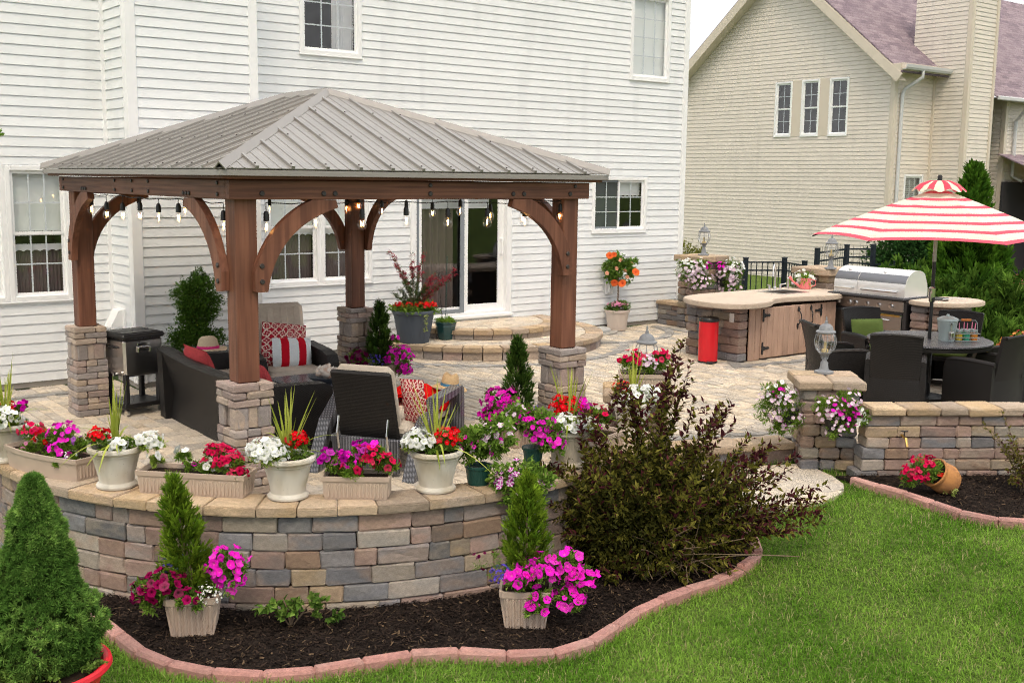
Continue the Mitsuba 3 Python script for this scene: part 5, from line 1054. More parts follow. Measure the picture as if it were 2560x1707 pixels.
def blob(rng, c, r, n, L, W, cols, lo=-.35, up=.35, jit=.55, power=.4, loose=None):
    r = np.asarray(r, float); n = int(n); m = max(3, n // 45); v, q = ball(rng, m, lo, power); C0 = np.asarray(c) + v * r * (.25 + .72 * q) * rng.uniform(.8, 1.15, (len(v), 1)); s_ = rng.integers(0, len(C0), n)
    P = C0[s_] + rng.normal(0, .17 if loose is None else loose, (n, 3)) * r; V_ = v[s_]
    D = unit(V_ * .8 + rng.normal(0, jit, (n, 3)) + (0, 0, up)); N = unit(rng.normal(0, .5, (n, 3)) + (0, 0, 1)); tone = rng.uniform(.72, 1.3, (len(C0), 1))[s_]
    return leafmesh(P, D, N, L * rng.uniform(.6, 1.25, n), W * rng.uniform(.7, 1.2, n), shades(rng, n, *cols) * tone)
def gather(k, name, parts, mat='m_leaf', kind='stuff', label=None):
    m = join([p[0] for p in parts]); put(k, name, m, mat, color=np.vstack([p[1] for p in parts]), kind=kind, label=label)
def blades(rng, P, D, L, W, droop, cols, seg=5):
    n = len(P); D = unit(D); S = unit(np.cross(D, (0, 0, 1.0)) + 1e-6); V = []; L = np.broadcast_to(L, n)[:, None]; W = np.broadcast_to(W, n)[:, None]; dr_ = np.broadcast_to(droop, n)[:, None]
    for i in range(seg + 1):
        t = i / seg; p = P + D * L * t + np.concatenate([D[:, :2] * .35, -np.ones((n, 1))], 1) * dr_ * L * t * t; w = W * (1 - t) ** .6 * (.6 + .8 * min(t * 3, 1)) / 2
        V += [p - S * w, p + S * w]
    V = np.stack(V, 1).reshape(-1, 3); m = 2 * (seg + 1); b = np.arange(n)[:, None] * m; F = []
    for i in range(seg): a = b + 2 * i; F += [np.hstack([a, a + 1, a + 3]), np.hstack([a, a + 3, a + 2])]
    return (V, np.vstack(F)), np.repeat(np.clip(shades(rng, n, *cols), 0, 1), m, 0)
FL = {}
def flower_shape(kind):
    """(ply dict) of one blossom of unit radius, facing +z."""
    kind, _, var = kind.partition(':')
    if kind + var in FL: return FL[kind + var]
    pal = {'white': ((.84, .85, .83), (.80, .82, .76), (.55, .60, .25)), 'magenta': ((.78, .012, .52), (.72, .01, .46), (.42, .01, .30)), 'hot': ((.86, .02, .60), (.84, .03, .55), (.70, .30, .45)),
           'purple': ((.46, .008, .36), (.36, .006, .28), (.10, .004, .10)), 'red': ((.70, .006, .012), (.60, .005, .012), (.75, .22, .2)), 'crimson': ((.66, .012, .09), (.56, .008, .06), (.16, .004, .03)), 'scarlet': ((.74, .03, .012), (.66, .02, .01), (.5, .02, .01)),
           'burgundy': ((.30, .006, .085), (.20, .004, .05), (.012, .002, .008)), 'wine': ((.15, .006, .06), (.09, .004, .04), (.01, .002, .01)), 'star': None, 'pinkstar': None, 'pink': ((.72, .30, .46), (.66, .24, .40), (.4, .1, .2)),
           'orange': ((.84, .17, .045), (.80, .14, .05), (.55, .03, .03)), 'peach': ((.80, .42, .27), (.75, .35, .22), (.6, .1, .1)), 'blue': ((.10, .06, .50), (.08, .05, .42), (.5, .5, .6)), 'lilac': ((.42, .12, .52), (.36, .1, .46), (.2, .05, .3)), 'mum': ((.76, .36, .10), (.70, .28, .12), (.6, .15, .1))}
    n = 15 if kind in ('red', 'scarlet', 'star', 'pinkstar', 'blue', 'orange', 'peach') else 10
    a = np.arange(n) * 2 * math.pi / n; lob = np.abs(np.cos(2.5 * a)); deep = .38 if n == 15 and kind != 'orange' else .13
    r2 = 1 - deep + deep * lob; z2 = .10 + .10 * np.cos(5 * a) * 1.0
    V = np.vstack([[[0, 0, -.55 if deep < .2 else -.05]], np.stack([.26 * np.cos(a), .26 * np.sin(a), a * 0 - .05], 1), np.stack([.68 * r2 * np.cos(a), .68 * r2 * np.sin(a), a * 0 + .10], 1), np.stack([r2 * np.cos(a), r2 * np.sin(a), z2], 1)])
    j = np.arange(n); q = (j + 1) % n; F = np.vstack([np.stack([j * 0, 1 + j, 1 + q], 1)] + [f for b in (1, 1 + n) for f in (np.stack([b + j, b + n + j, b + n + q], 1), np.stack([b + j, b + n + q, b + q], 1))])
    col = np.zeros((len(V), 3))
    if pal[kind] is not None:
        c0, c1, c2 = pal[kind]; col[:] = c0; col[1 + n:1 + 2 * n] = c0; col[1:1 + n] = c1; col[0] = c2
        col[1 + 2 * n:] *= .94
    else:
        w, p = ((.80, .74, .80), (.40, .008, .30)) if kind == 'star' else ((.82, .78, .80), (.66, .25, .52))
        st = lob > .75; col[0] = w; col[1:1 + n] = np.where(st[:, None], w, p) if kind == 'star' else np.where(st[:, None], p, w)
        for b in (1 + n, 1 + 2 * n): col[b:b + n] = np.where(st[:, None], p, w) if kind == 'pinkstar' else np.where((np.cos(5 * a) > .6)[:, None], w, p)
        if kind == 'star': col[1 + 2 * n:] = np.where((np.cos(5 * a) > .85)[:, None], w, p)
    v_ = int(var or 0); col = np.clip(col * (1, .80, 1.12, .93)[v_] + (0, 0, 0, .035)[v_], 0, .95); V[1 + 2 * n:, 2] += (0, -.16, .14, .04)[v_] * (1 + .5 * np.sin(a * 3 + v_)); V[1 + 2 * n:, :2] *= 1 + .07 * np.sin(a * 2 + v_ * 2)[:, None]
    FL[kind + var] = mikit.ply((V, F), 'm_petal', smooth=True, color=col); return FL[kind + var]
def fmat(p, n, s, spin, sq=1.0):
    n = unit(np.asarray(n, float)); a = unit(np.cross(n, (0.31, .77, .2))); b = np.cross(n, a); c, q = math.cos(spin), math.sin(spin)
    M = np.eye(4); M[:3, 0] = (a * c + b * q) * s; M[:3, 1] = (-a * q + b * c) * s * sq; M[:3, 2] = n * s; M[:3, 3] = p; return M
DENS = 1.75
def bloom(k, rng, kind, n, c, r, size=.031, lo=-.1, toward=None, tw=.9, name='flower', up=.25):
    """n blossoms on the shell of an ellipsoid, mostly on the side 'toward'."""
    c = np.asarray(c, float); r = np.asarray(r, float); got = []; n = int(n * (DENS if size > .016 and n > 5 else 1))
    for _ in range(n * 40):
        if len(got) >= n: break
        v = rng.normal(size=3) + (np.asarray(toward) * tw if toward is not None else 0); v /= np.linalg.norm(v)
        if v[2] < lo: continue
        p = c + v * r * rng.uniform(.80, 1.16)
        if any(np.linalg.norm(p - g) < size * .95 for g in got): continue
        got.append(p); s = size * rng.uniform(.8, 1.15)
        put_shared(k, name, flower_shape(f'{kind}:{rng.integers(0, 4)}'), fmat(p, v + rng.normal(0, .36, 3) + (0, 0, up), s * (1 if rng.random() < .88 else .62), rng.uniform(0, 6.28), rng.uniform(.8, 1)))

# ------------------------------------------------------------------ urns on the curved wall
def urn(c, label, seed, groups, spikes=26, z=.315):
    """groups: (kind, count, side right, side front, height, radius, size)"""
    rng = np.random.default_rng(seed); k = thing('flower_urn', label, 'flower pot'); x, y = c; h = .30
    put(k, 'urn', lathe([(0, 0), (.128, 0), (.140, .008), (.142, .022), (.130, .036), (.120, .044), (.126, .09), (.146, .17), (.160, .225), (.164, .235), (.172, .24), (.170, .25), (.186, .258), (.194, .27), (.192, .288), (.180, .298), (.164, .296), (.152, .27), (.148, .25), (0, .25)], 36, (x, y, z), wob=lambda a: 1 + .006 * np.sin(3 * a + seed)), 'm_urn', smooth=35)
    put(k, 'soil', lathe([(.152, .262), (.08, .272), (0, .276)], 18, (x, y, z)), 'm_soil'); T0 = np.array([x, y, z + .28]); parts = []
    if spikes:
        a = rng.uniform(0, 6.28, spikes); e = np.where(rng.random(spikes) < .7, rng.uniform(1.05, 1.5, spikes), rng.uniform(.55, .95, spikes)); D = np.stack([np.cos(a) * np.cos(e), np.sin(a) * np.cos(e), np.sin(e)], 1)
        sp = blades(rng, T0 + rng.normal(0, .012, (spikes, 3)) * (1, 1, 0), D, rng.uniform(.28, .60, spikes), .017, np.where(e < 1, rng.uniform(.35, .8, spikes), rng.uniform(0, .16, spikes)), ((.26, .33, .035), (.42, .46, .10)), 7); gather(k, 'spike_leaves', [sp])
    for kind, n, sx, sy, sz, r, size in groups:
        g = T0 + RV * sx + TV * sy + np.array([0, 0, sz]); rr = np.array([r, r, r * .75])
        parts.append(blob(rng, g - (0, 0, .03), rr * .82, int(900 * r / .1), .030, .014, LIME if kind in ('white',) else GREEN, lo=-.5)); bloom(k, rng, kind, n, g, rr, size, lo=-.35, toward=TV * 1.0 + np.array([0, 0, .4]), tw=.75)
    parts.append(blob(rng, T0, (.14, .14, .06), 500, .03, .016, GREEN, lo=-.1)); gather(k, 'foliage', parts)
urn((2.10, 9.02), 'weathered cream urn at the far left edge with white petunias in front', 301, [('white', 20, .03, .08, .06, .12, .034), ('red', 12, -.02, -.06, .10, .08, .022), ('magenta', 5, .08, -.08, .13, .05, .03)])
urn((2.529, 7.80), 'weathered cream urn with white petunias trailing far out to its right', 302, [('red', 15, -.10, .04, .10, .075, .022), ('white', 6, .05, .09, .04, .07, .034), ('white', 12, .25, .02, .06, .085, .034), ('white', 2, .30, .06, -.05, .05, .034)])
urn((3.389, 6.85), 'weathered cream urn between the half-empty long box and the short box', 303, [('white', 28, -.12, .09, .06, .125, .035), ('red', 16, .07, -.02, .12, .08, .023)])
urn((4.321, 6.41), 'weathered cream urn between the short box and the green pot', 304, [('white', 20, -.12, .06, .09, .105, .035), ('red', 20, .09, .03, .11, .095, .024)])
urn((5.533, 6.39), 'weathered cream urn with a white petunia collar under scarlet flowers', 305, [('white', 24, -.03, .08, .05, .13, .035), ('white', 12, -.14, .05, .04, .08, .034), ('white', 10, .13, .05, .05, .09, .034), ('red', 34, -.02, -.05, .18, .115, .023)])
urn((6.70, 6.88), 'cream urn of white petunias mostly hidden behind the dark shrub', 306, [('white', 16, .0, .05, .07, .12, .036), ('white', 12, .15, .03, .08, .10, .036), ('scarlet', 10, -.10, -.02, .14, .07, .026)])
# ------------------------------------------------------------------ plastic window boxes
def planter_box(p0, p1, label, seed, groups, depth=.19, h=.165, bow=0.0, z=.315, soil=.02, alys=None):
    rng = np.random.default_rng(seed); k = thing('flower_box', label, 'flower box'); p0, p1 = np.array(p0), np.array(p1); L = np.linalg.norm(p1 - p0); U = np.r_[(p1 - p0) / L, 0]; N = np.array([-U[1], U[0], 0])
    if N[:2] @ (CC - p0) < 0: N = -N
    O = np.r_[p0, z]; n = 26; t = np.linspace(0, 1, n); bw = -bow * 4 * t * (1 - t)
    def ring(e, zz): return np.vstack([np.stack([t * (L + 2 * e) - e, bw - e, t * 0 + zz], 1), np.stack([t[::-1] * (L + 2 * e) - e, t * 0 + depth + e, t * 0 + zz], 1)])
    def loft(R):
        V = np.vstack(R); m = 2 * n; j = np.arange(m); q = (j + 1) % m; return V, tri(np.vstack([np.stack([i * m + j, i * m + q, (i + 1) * m + q, (i + 1) * m + j], 1) for i in range(len(R) - 1)]))
    wall = loft([ring(.0, 0), ring(.012, h * .80), ring(.022, h * .80), ring(.024, h), ring(.010, h), ring(.004, h * .82), ring(-.006, h * .3)]); put(k, 'box', frame(wall, O, U, N), 'm_box_plastic', smooth=25)
    ribs = [];  m = int(L / .026)
    for i in range(1, m):
        tt = i / m; y = -bow * 4 * tt * (1 - tt)
        if bow: continue
        ribs.append(box((tt * L, y - .0075, h * .40), (.012, .012, h * .62), .003))
    md = int(depth / .026)
    for i in range(1, md): ribs.append(box((L + .0075, depth * i / md, h * .40), (.012, .012, h * .62), .003)); ribs.append(box((-.0075, depth * i / md, h * .40), (.012, .012, h * .62), .003))
    if ribs: put(k, 'ribs', frame(join(ribs), O, U, N), 'm_box_plastic', kind='stuff')
    V = ring(-.002, h * .82); put(k, 'soil', frame((V, trimesh.creation.extrude_polygon(Polygon(V[:, :2]), .01).faces[:0] if False else tri(np.stack([np.arange(n - 1), np.arange(1, n), 2 * n - 2 - np.arange(n - 1), 2 * n - 1 - np.arange(n - 1)], 1))), O, U, N), 'm_soil'); parts = []
    for kind, nn, u, v, zz, r, size in groups:
        g = O + U * u * L + N * v * depth + np.array([0, 0, h * .85 + zz]); rr = np.array([r, r, r * .7]); parts.append(blob(rng, g - (0, 0, .03), rr * .85, int(800 * r / .1), .034, .011, (GREEN[0], LIME[0]), lo=-.6)); bloom(k, rng, kind, nn, g, rr, size, lo=-.3, toward=TV * .9 + np.array([0, 0, .5]), tw=.7)
    gather(k, 'foliage', parts)
planter_box((2.06, 8.83), (2.335, 8.08), 'bow-fronted plastic box of magenta and red petunias left of the trailing urn', 311, [('crimson', 8, .18, .5, .13, .09, .03), ('hot', 8, .62, .55, .16, .10, .033), ('hot', 7, .72, .35, .06, .10, .033), ('red', 6, .42, .45, .10, .09, .032), ('lilac', 4, .9, .5, .12, .07, .03), ('hot', 5, .55, .4, .02, .08, .033), ('white', 22, .86, .2, .02, .075, .008), ('pink', 2, .25, .2, .03, .06, .03), ('lilac', 1, .80, .0, -.01, .05, .036)], bow=.05, depth=.22)
planter_box((2.600, 7.535), (3.115, 6.990), 'long ribbed plastic box, half empty, crimson petunias crowding its right end', 312, [('crimson', 15, .82, .45, .10, .10, .030), ('crimson', 12, .70, .55, .16, .08, .028), ('crimson', 7, .93, .3, .02, .07, .034), ('white', 2, .36, .6, .13, .05, .034), ('white', 2, .62, .4, .05, .06, .028), ('magenta', 2, .45, .5, .07, .05, .022), ('crimson', 2, .60, .5, .06, .06, .03)], depth=.20)
planter_box((3.566, 6.655), (3.900, 6.390), 'short pale ribbed plastic box with purple and crimson petunias below the recliner', 313, [('purple', 9, .12, .5, .12, .10, .034), ('magenta', 8, .30, .6, .10, .10, .030), ('purple', 8, .55, .7, .17, .09, .034), ('crimson', 10, .74, .5, .15, .10, .034), ('crimson', 7, .98, .5, .10, .09, .034), ('hot', 3, .80, .6, .20, .06, .034), ('crimson', 4, .42, .2, .06, .08, .036)], depth=.19)
planter_box((5.72, 6.372), (6.26, 6.53), 'plastic box with magenta petunias squeezed between the scarlet-flowered urn and the dark shrub', 314, [('magenta', 7, .12, .6, .28, .09, .033), ('crimson', 5, .45, .6, .20, .09, .032), ('hot', 7, .25, .4, .11, .10, .040), ('crimson', 5, .6, .4, .18, .09, .03)], depth=.2)
planter_box((6.72, 7.04), (7.00, 6.80), 'small plastic box of crimson and striped petunias on the pillar beside the lantern', 315, [('crimson', 11, .3, .5, .13, .13, .033), ('pinkstar', 14, .7, .5, .10, .12, .028), ('crimson', 6, .9, .5, .17, .09, .033)], depth=.24, h=.17, z=.654)
# ------------------------------------------------------------------ green pots with striped petunias
k = thing('flower_pot', 'dark green ribbed pot overflowing with purple and white striped petunias on the curved wall', 'flower pot'); rng = np.random.default_rng(321); gx_, gy_ = 4.66, 6.36
put(k, 'pot', lathe([(0, .315), (.072, .315), (.078, .325), (.095, .44), (.102, .442), (.102, .458), (.09, .458), (.085, .44), (0, .43)], 28, (gx_, gy_, 0), wob=lambda a: 1 + .012 * np.cos(14 * a)), 'm_green_pot', smooth=30); parts = []
for kind, n, sx, sy, sz, r, size in (('pinkstar', 5, -.12, .0, .60, .13, .026), ('magenta', 6, -.04, -.02, .62, .13, .022), ('pinkstar', 8, .14, -.02, .68, .13, .03), ('hot', 4, .10, .0, .60, .10, .024), ('star', 9, .26, .13, .40, .15, .036), ('star', 9, .34, .17, .27, .12, .038), ('star', 5, .44, .12, .36, .10, .038), ('magenta', 5, .30, .17, .24, .07, .036)):
    g = np.array([gx_, gy_, sz]) + RV * sx + TV * sy; parts.append(blob(rng, g, (r, r, r * .85), int(620 * r / .1), .042, .026, GREEN, lo=-.9)); bloom(k, rng, kind, n, g, (r, r, r * .85), size, lo=-.6, toward=TV + np.array([0, 0, .2]), tw=1.0)
gather(k, 'foliage', parts)
k = thing('flower_pot', 'narrow dark green pot with magenta petunias just left of the scarlet-flowered urn', 'flower pot'); rng = np.random.default_rng(322); gx_, gy_ = 5.20, 6.40
put(k, 'pot', lathe([(0, .315), (.05, .315), (.055, .325), (.078, .49), (.086, .492), (.086, .51), (.075, .51), (0, .48)], 24, (gx_, gy_, 0)), 'm_green_pot', smooth=30); parts = []
for kind, n, sx, sy, sz, r, size in (('hot', 14, .05, .05, .66, .14, .027), ('hot', 8, .15, .10, .58, .10, .03), ('pinkstar', 6, -.12, .0, .74, .11, .03), ('magenta', 7, -.03, .05, .72, .10, .026)):
    g = np.array([gx_, gy_, sz]) + RV * sx + TV * sy; parts.append(blob(rng, g, (r, r, r * .85), int(620 * r / .1), .040, .023, GREEN, lo=-.9)); bloom(k, rng, kind, n, g, (r, r, r * .85), size, lo=-.5, toward=TV + np.array([0, 0, .2]), tw=1.0)
gather(k, 'foliage', parts)
# ------------------------------------------------------------------ square planters with a small arborvitae
def conifer(rng, c, h, r, n, cols, lean=(0, 0), L=.05, W=.010, shape=lambda t: (1 - t) ** .62 * (.42 + .58 * np.minimum(t * 5, 1)), up=1.0, lump=.16, per=26):
    """a crown of flat feathery sprays: each spray is a fan of small leaves."""
    m = max(8, n // per); t = rng.random(m) ** 1.2; a = rng.uniform(0, 6.283, m); ph = rng.uniform(0, 6, 4)
    lf = 1 + lump * (np.sin(a * 3 + t * 11 + ph[0]) * .6 + np.sin(a * 5 - t * 19 + ph[1]) * .5 + np.sin(t * 34 + a * 2 + ph[2]) * .5)
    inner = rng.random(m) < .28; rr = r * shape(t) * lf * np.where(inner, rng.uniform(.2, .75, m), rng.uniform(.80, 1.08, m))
    ctr = np.stack([c[0] + rr * np.cos(a) + lean[0] * t, c[1] + rr * np.sin(a) + lean[1] * t, c[2] + t * h * (1 + rng.normal(0, .012, m))], 1)
    ax = unit(np.stack([np.cos(a), np.sin(a), np.full(m, up) + t * .8], 1) + rng.normal(0, .26, (m, 3))); sd = unit(np.cross(ax, rng.normal(size=(m, 3))))
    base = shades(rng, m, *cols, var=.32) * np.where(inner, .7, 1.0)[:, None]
    P, A, S = (np.repeat(q, per, 0) for q in (ctr, ax, sd)); k = len(P); q = rng.uniform(-.6, 1.0, (k, 1)); sgn = rng.choice([-1, 1], (k, 1)); w = rng.uniform(.15, .9, (k, 1)) * (1 - .5 * np.clip(q, 0, 1))
    D = unit(A + S * sgn * w + rng.normal(0, .16, (k, 3))); col = np.repeat(base, per, 0) * rng.uniform(.8, 1.25, (k, 1)) * (1 + .22 * q)
    return leafmesh(P + A * q * L * 1.1 - A * L * .5 + S * sgn * L * .12, D, np.cross(A, S) + rng.normal(0, .3, (k, 3)), L * rng.uniform(.6, 1.25, k), W * rng.uniform(.7, 1.3, k), col, fold=.1, mid=.5)
ARB = ((.075, .15, .012), (.19, .285, .025)); ARBD = ((.028, .07, .012), (.065, .12, .02))
def tree_planter(c, ez, z, label, seed, th, tr, groups, cols, lean=(0, 0), w0=.125, w1=.172, h=.27, n=9000):
    rng = np.random.default_rng(seed); k = thing('tree_planter', label, 'planter'); ang = math.atan2(ez[1], ez[0]); cs = np.array([(-1, -1), (1, -1), (1, 1), (-1, 1)], float)
    def ring(w, zz, ch=.02): return np.array([(sx * (w - (ch if i else 0)), sy * (w - (0 if i else ch)), zz) for sx, sy in ((-1, -1), (1, -1), (1, 1), (-1, 1)) for i in ((0, 1) if sx * sy > 0 else (1, 0))])
    R = [ring(w0 * .98, 0), ring(w0, .01), ring(w1 * .93, h * .84), ring(w1 * .99, h * .85), ring(w1, h), ring(w1 * .90, h), ring(w1 * .86, h * .9)]
    V = np.vstack(R); j = np.arange(8); q = (j + 1) % 8; F = tri(np.vstack([np.stack([i * 8 + j, i * 8 + q, (i + 1) * 8 + q, (i + 1) * 8 + j], 1) for i in range(6)] + [[[48, 50, 52, 54]]])); put(k, 'pot', mv(rot((V, F), rz=ang), (c[0], c[1], z)), 'm_box_plastic', smooth=20)
    ribs = []
    for f in range(4):
        for i in range(-3, 4): ribs.append(rot(mv(rot(box((0, 0, 0), (.020, .016, h * .80), .004), rx=math.atan2(w1 * .93 - w0, h * .84)), (i * .0385, -(w0 + w1 * .93) / 2 - .001, h * .43)), rz=f * math.pi / 2))
    put(k, 'ribs', mv(rot(join(ribs), rz=ang), (c[0], c[1], z)), 'm_box_plastic', kind='stuff'); put(k, 'soil', mv(rot(box((0, 0, h * .9), (w1 * 1.7, w1 * 1.7, .01)), rz=ang), (c[0], c[1], z)), 'm_soil')
    t = key_of(k, 'tree'); put(t, 'trunk', tube([(c[0], c[1], z + h * .9), (c[0] + lean[0] * .5, c[1] + lean[1] * .5, z + h + th * .5), (c[0] + lean[0] * .9, c[1] + lean[1] * .9, z + h + th * .9)], [.014, .009, .003], 6), 'm_twig')
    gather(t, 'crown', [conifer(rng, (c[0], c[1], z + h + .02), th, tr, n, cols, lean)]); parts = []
    for kind, nn, sx, sy, sz, r, size in groups:
        g = np.array([c[0], c[1], z + h + sz]) + RV * sx + TV * sy; rr = np.array([r, r, r * .8])
        if size < .015 and True: parts.append(blob(rng, g, rr, 260, .02, .006, GREEN, lo=-.6))
        else: parts.append(blob(rng, g - (0, 0, .02), rr * .82, int(620 * r / .1), .038, .018, GREEN, lo=-.8))
        bloom(k, rng, kind, nn, g, rr, size, lo=-.6, toward=TV + np.array([0, 0, .35]), tw=.9)
    gather(k, 'foliage', parts)
tree_planter((2.65, 6.735), (.87, -.49), -.425, 'square planter in the mulch with a leaning arborvitae and burgundy petunias', 331, .72, .165, [('burgundy', 17, -.16, .12, .07, .13, .036), ('burgundy', 9, -.28, .08, .02, .10, .034), ('wine', 6, -.27, .06, .0, .11, .033), ('burgundy', 5, .02, .18, .01, .08, .034), ('hot', 15, .22, .02, .20, .13, .036), ('hot', 6, .26, .05, .10, .10, .036), ('white', 60, .15, .13, .03, .09, .009), ('blue', 16, -.12, .02, .19, .08, .012)], ARB, lean=(-.10, .06))
tree_planter((4.47, 5.555), (.76, -.65), -.425, 'square planter in the mulch beside the dark shrub with only magenta petunias', 332, .70, .175, [('hot', 14, .10, .10, .13, .13, .036), ('hot', 12, .26, .05, .17, .12, .036), ('hot', 10, .36, .05, .06, .11, .036), ('hot', 9, .28, .10, -.06, .11, .036), ('hot', 5, .10, .16, -.02, .08, .036), ('hot', 8, -.05, .14, .09, .09, .036), ('hot', 4, .06, .19, -.10, .06, .034), ('blue', 60, -.16, .08, .09, .09, .012), ('wine', 7, -.26, .03, .16, .10, .014)], ARB)
tree_planter((6.44, 8.17), (1, 0), .0, 'square planter with dark arborvitae and purple petunias by the right front gazebo pier', 333, .72, .155, [('magenta', 26, -.14, .10, .16, .18, .035), ('magenta', 18, -.22, .08, .02, .14, .035), ('magenta', 12, .06, .14, .02, .12, .034), ('wine', 8, -.04, .16, .06, .12, .034), ('blue', 6, .15, .1, .1, .07, .012)], ARBD)
tree_planter((6.96, 11.55), (1, 0), .0, 'square planter with dark arborvitae and maroon petunias at the rear gazebo pier', 334, .72, .155, [('magenta', 26, .25, .06, .10, .17, .035), ('magenta', 10, .30, .06, -.04, .10, .034), ('magenta', 3, .18, .0, .32, .05, .034), ('wine', 22, -.26, .06, .06, .16, .034), ('blue', 50, -.02, .12, .06, .11, .012)], ARBD)
# ------------------------------------------------------------------ plants in the mulch and lawn
k = thing('dark_shrub', 'large loose shrub with olive and purple-bronze leaves between the curved wall and the steps', 'shrub'); rng = np.random.default_rng(341)
base = np.array([5.80, 5.92, -.42]); stems, LP, LD, LC, LL = [], [], [], [], []
PURP = np.array([.080, .022, .028]); OLI = np.array([.115, .112, .020]); OLL = np.array([.21, .19, .042]); DK = np.array([.045, .05, .014])
targets = []
for i in range(620):
    a = rng.uniform(0, 6.283); f = rng.random() ** .55; dz = rng.uniform(.04, 1.05) * (1 - .22 * f); targets.append(base + np.array([0, 0, .0]) + RV * (.86 * f * math.cos(a) + .10) * (1 + .10 * dz) + TV * (.52 * f * math.sin(a)) + np.array([0, 0, dz]))
for sx, sy, z in ((.30, 0, 1.66), (.34, -.05, 1.60), (.24, .02, 1.50), (.38, .02, 1.45), (.02, 0, 1.28), (-.10, .0, 1.42), (-.16, .02, 1.36), (-.05, -.1, 1.30), (.50, .02, 1.30), (.14, .05, 1.34), (.62, .1, 1.18), (.70, .0, 1.24), (.74, -.05, 1.16), (.95, .02, .90), (1.05, .0, .98), (1.15, .05, .70), (.88, .1, 1.02), (1.22, .0, .80), (1.36, .05, .58), (1.42, .10, .46), (1.30, .12, .40), (1.45, .02, .62), (-.34, .02, 1.20), (-.40, 0, 1.05), (1.10, .15, .48), (1.20, .15, .35), (1.0, .2, .42), (.9, .25, .52)): 
    for _ in range(3): targets.append(base + RV * (sx + rng.normal(0, .03)) + TV * (sy + rng.normal(0, .04)) + np.array([0, 0, z + rng.normal(0, .05)]))
for ti in targets:
    b0 = base + RV * rng.normal(.05, .16) + TV * rng.normal(0, .12); mid = (b0 * .55 + ti * .45) + np.array([0, 0, .14]) + rng.normal(0, .03, 3); P = bez(b0, mid, ti, 12)
    if rng.random() < .30: stems.append(tube(P, np.linspace(.005, .0015, 12), 4))
    tall = ti[2] > base[2] + 1.1 or abs((ti - base) @ RV) > .95
    m = int(52 + (22 if tall else 0)); tt = (.30 if tall else .42) + (.70 if tall else .58) * rng.random(m) ** .8
    for t in tt:
        q = t * 11; i = min(int(q), 10); p = P[i] * (1 - q + i) + P[i + 1] * (q - i); d = unit(P[i + 1] - P[i]); s = rng.normal(size=3); s -= d * (s @ d); s = unit(s)
        LP.append(p); LD.append(d * .55 + s * .8 + np.array([0, 0, .1])); LL.append(.060 * rng.uniform(.6, 1.2)); r_ = rng.random(); pp = .62 if (tall and t > .75) else .22 if t > .85 else .10
        LC.append((PURP * rng.uniform(.5, 1.5)) if r_ < pp else (OLL if r_ > .80 else OLI if r_ > .32 else DK) * rng.uniform(.7, 1.3))
LP = np.array(LP); n = len(LP); put(k, 'branches', join(stems), 'm_twig', kind='stuff'); gather(k, 'leaves', [leafmesh(LP, np.array(LD), unit(rng.normal(0, .5, (n, 3)) + (0, 0, 1)), np.array(LL), (.027 * rng.uniform(.7, 1.2, n)), np.array(LC), fold=.2, mid=.4)])
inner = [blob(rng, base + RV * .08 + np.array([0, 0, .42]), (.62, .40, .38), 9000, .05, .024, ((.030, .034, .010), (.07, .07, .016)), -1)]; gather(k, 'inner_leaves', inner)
tw = [tube(bez(base + RV * rng.normal(.25, .15) + TV * rng.normal(.1, .1), base + RV * rng.normal(.3, .2) + TV * .3 + np.array([0, 0, .25]), base + RV * rng.normal(.3, .3) + TV * rng.uniform(.25, .5) + np.array([0, 0, rng.uniform(.05, .5)]), 8), .0035, 4) for _ in range(34)]; put(k, 'dead_twigs', join(tw), 'm_twig', kind='stuff')
tag(k, None)
def leafy(name, label, cat, seed, blobs, stemsP=(), mat='m_leaf'):
    rng = np.random.default_rng(seed); k = thing(name, label, cat)
    if len(stemsP): put(k, 'stems', join([tube(P, .005, 5) for P in stemsP]), 'm_twig')
    gather(k, 'leaves', [blob(rng, *b) for b in blobs]); return k, rng
for c, s, lb in (((3.17, 6.40), 351, 'low green rose bush with broad leaves in the mulch in front of the curved wall'),):
    bl, st = [], []
    for dx, dz, r in ((-.16, .16, .07), (-.05, .20, .08), (.06, .18, .08), (.14, .12, .06), (.22, .22, .08), (.0, .08, .08)):
        p = np.array([c[0], c[1], -.43 + dz]) + RV * dx; bl.append((p, (r, r, r * .8), 46, .055, .040, ((.09, .19, .03), (.22, .33, .07)), -.9, .3, .6)); st.append([(c[0], c[1], -.43), tuple((p + np.array([c[0], c[1], -.35])) / 2), tuple(p)])
    leafy('rose_bush', lb, 'shrub', s, bl, st)
p = np.array([3.44, 6.27, -.36]); leafy('rose_bush', 'tiny green seedling bush right of the rose bush in the mulch', 'shrub', 352, [(p, (.09, .09, .07), 60, .05, .035, ((.06, .14, .025), (.16, .26, .05)), -.9, .3, .6)], [[(3.44, 6.27, -.43), (3.44, 6.27, -.34)]])
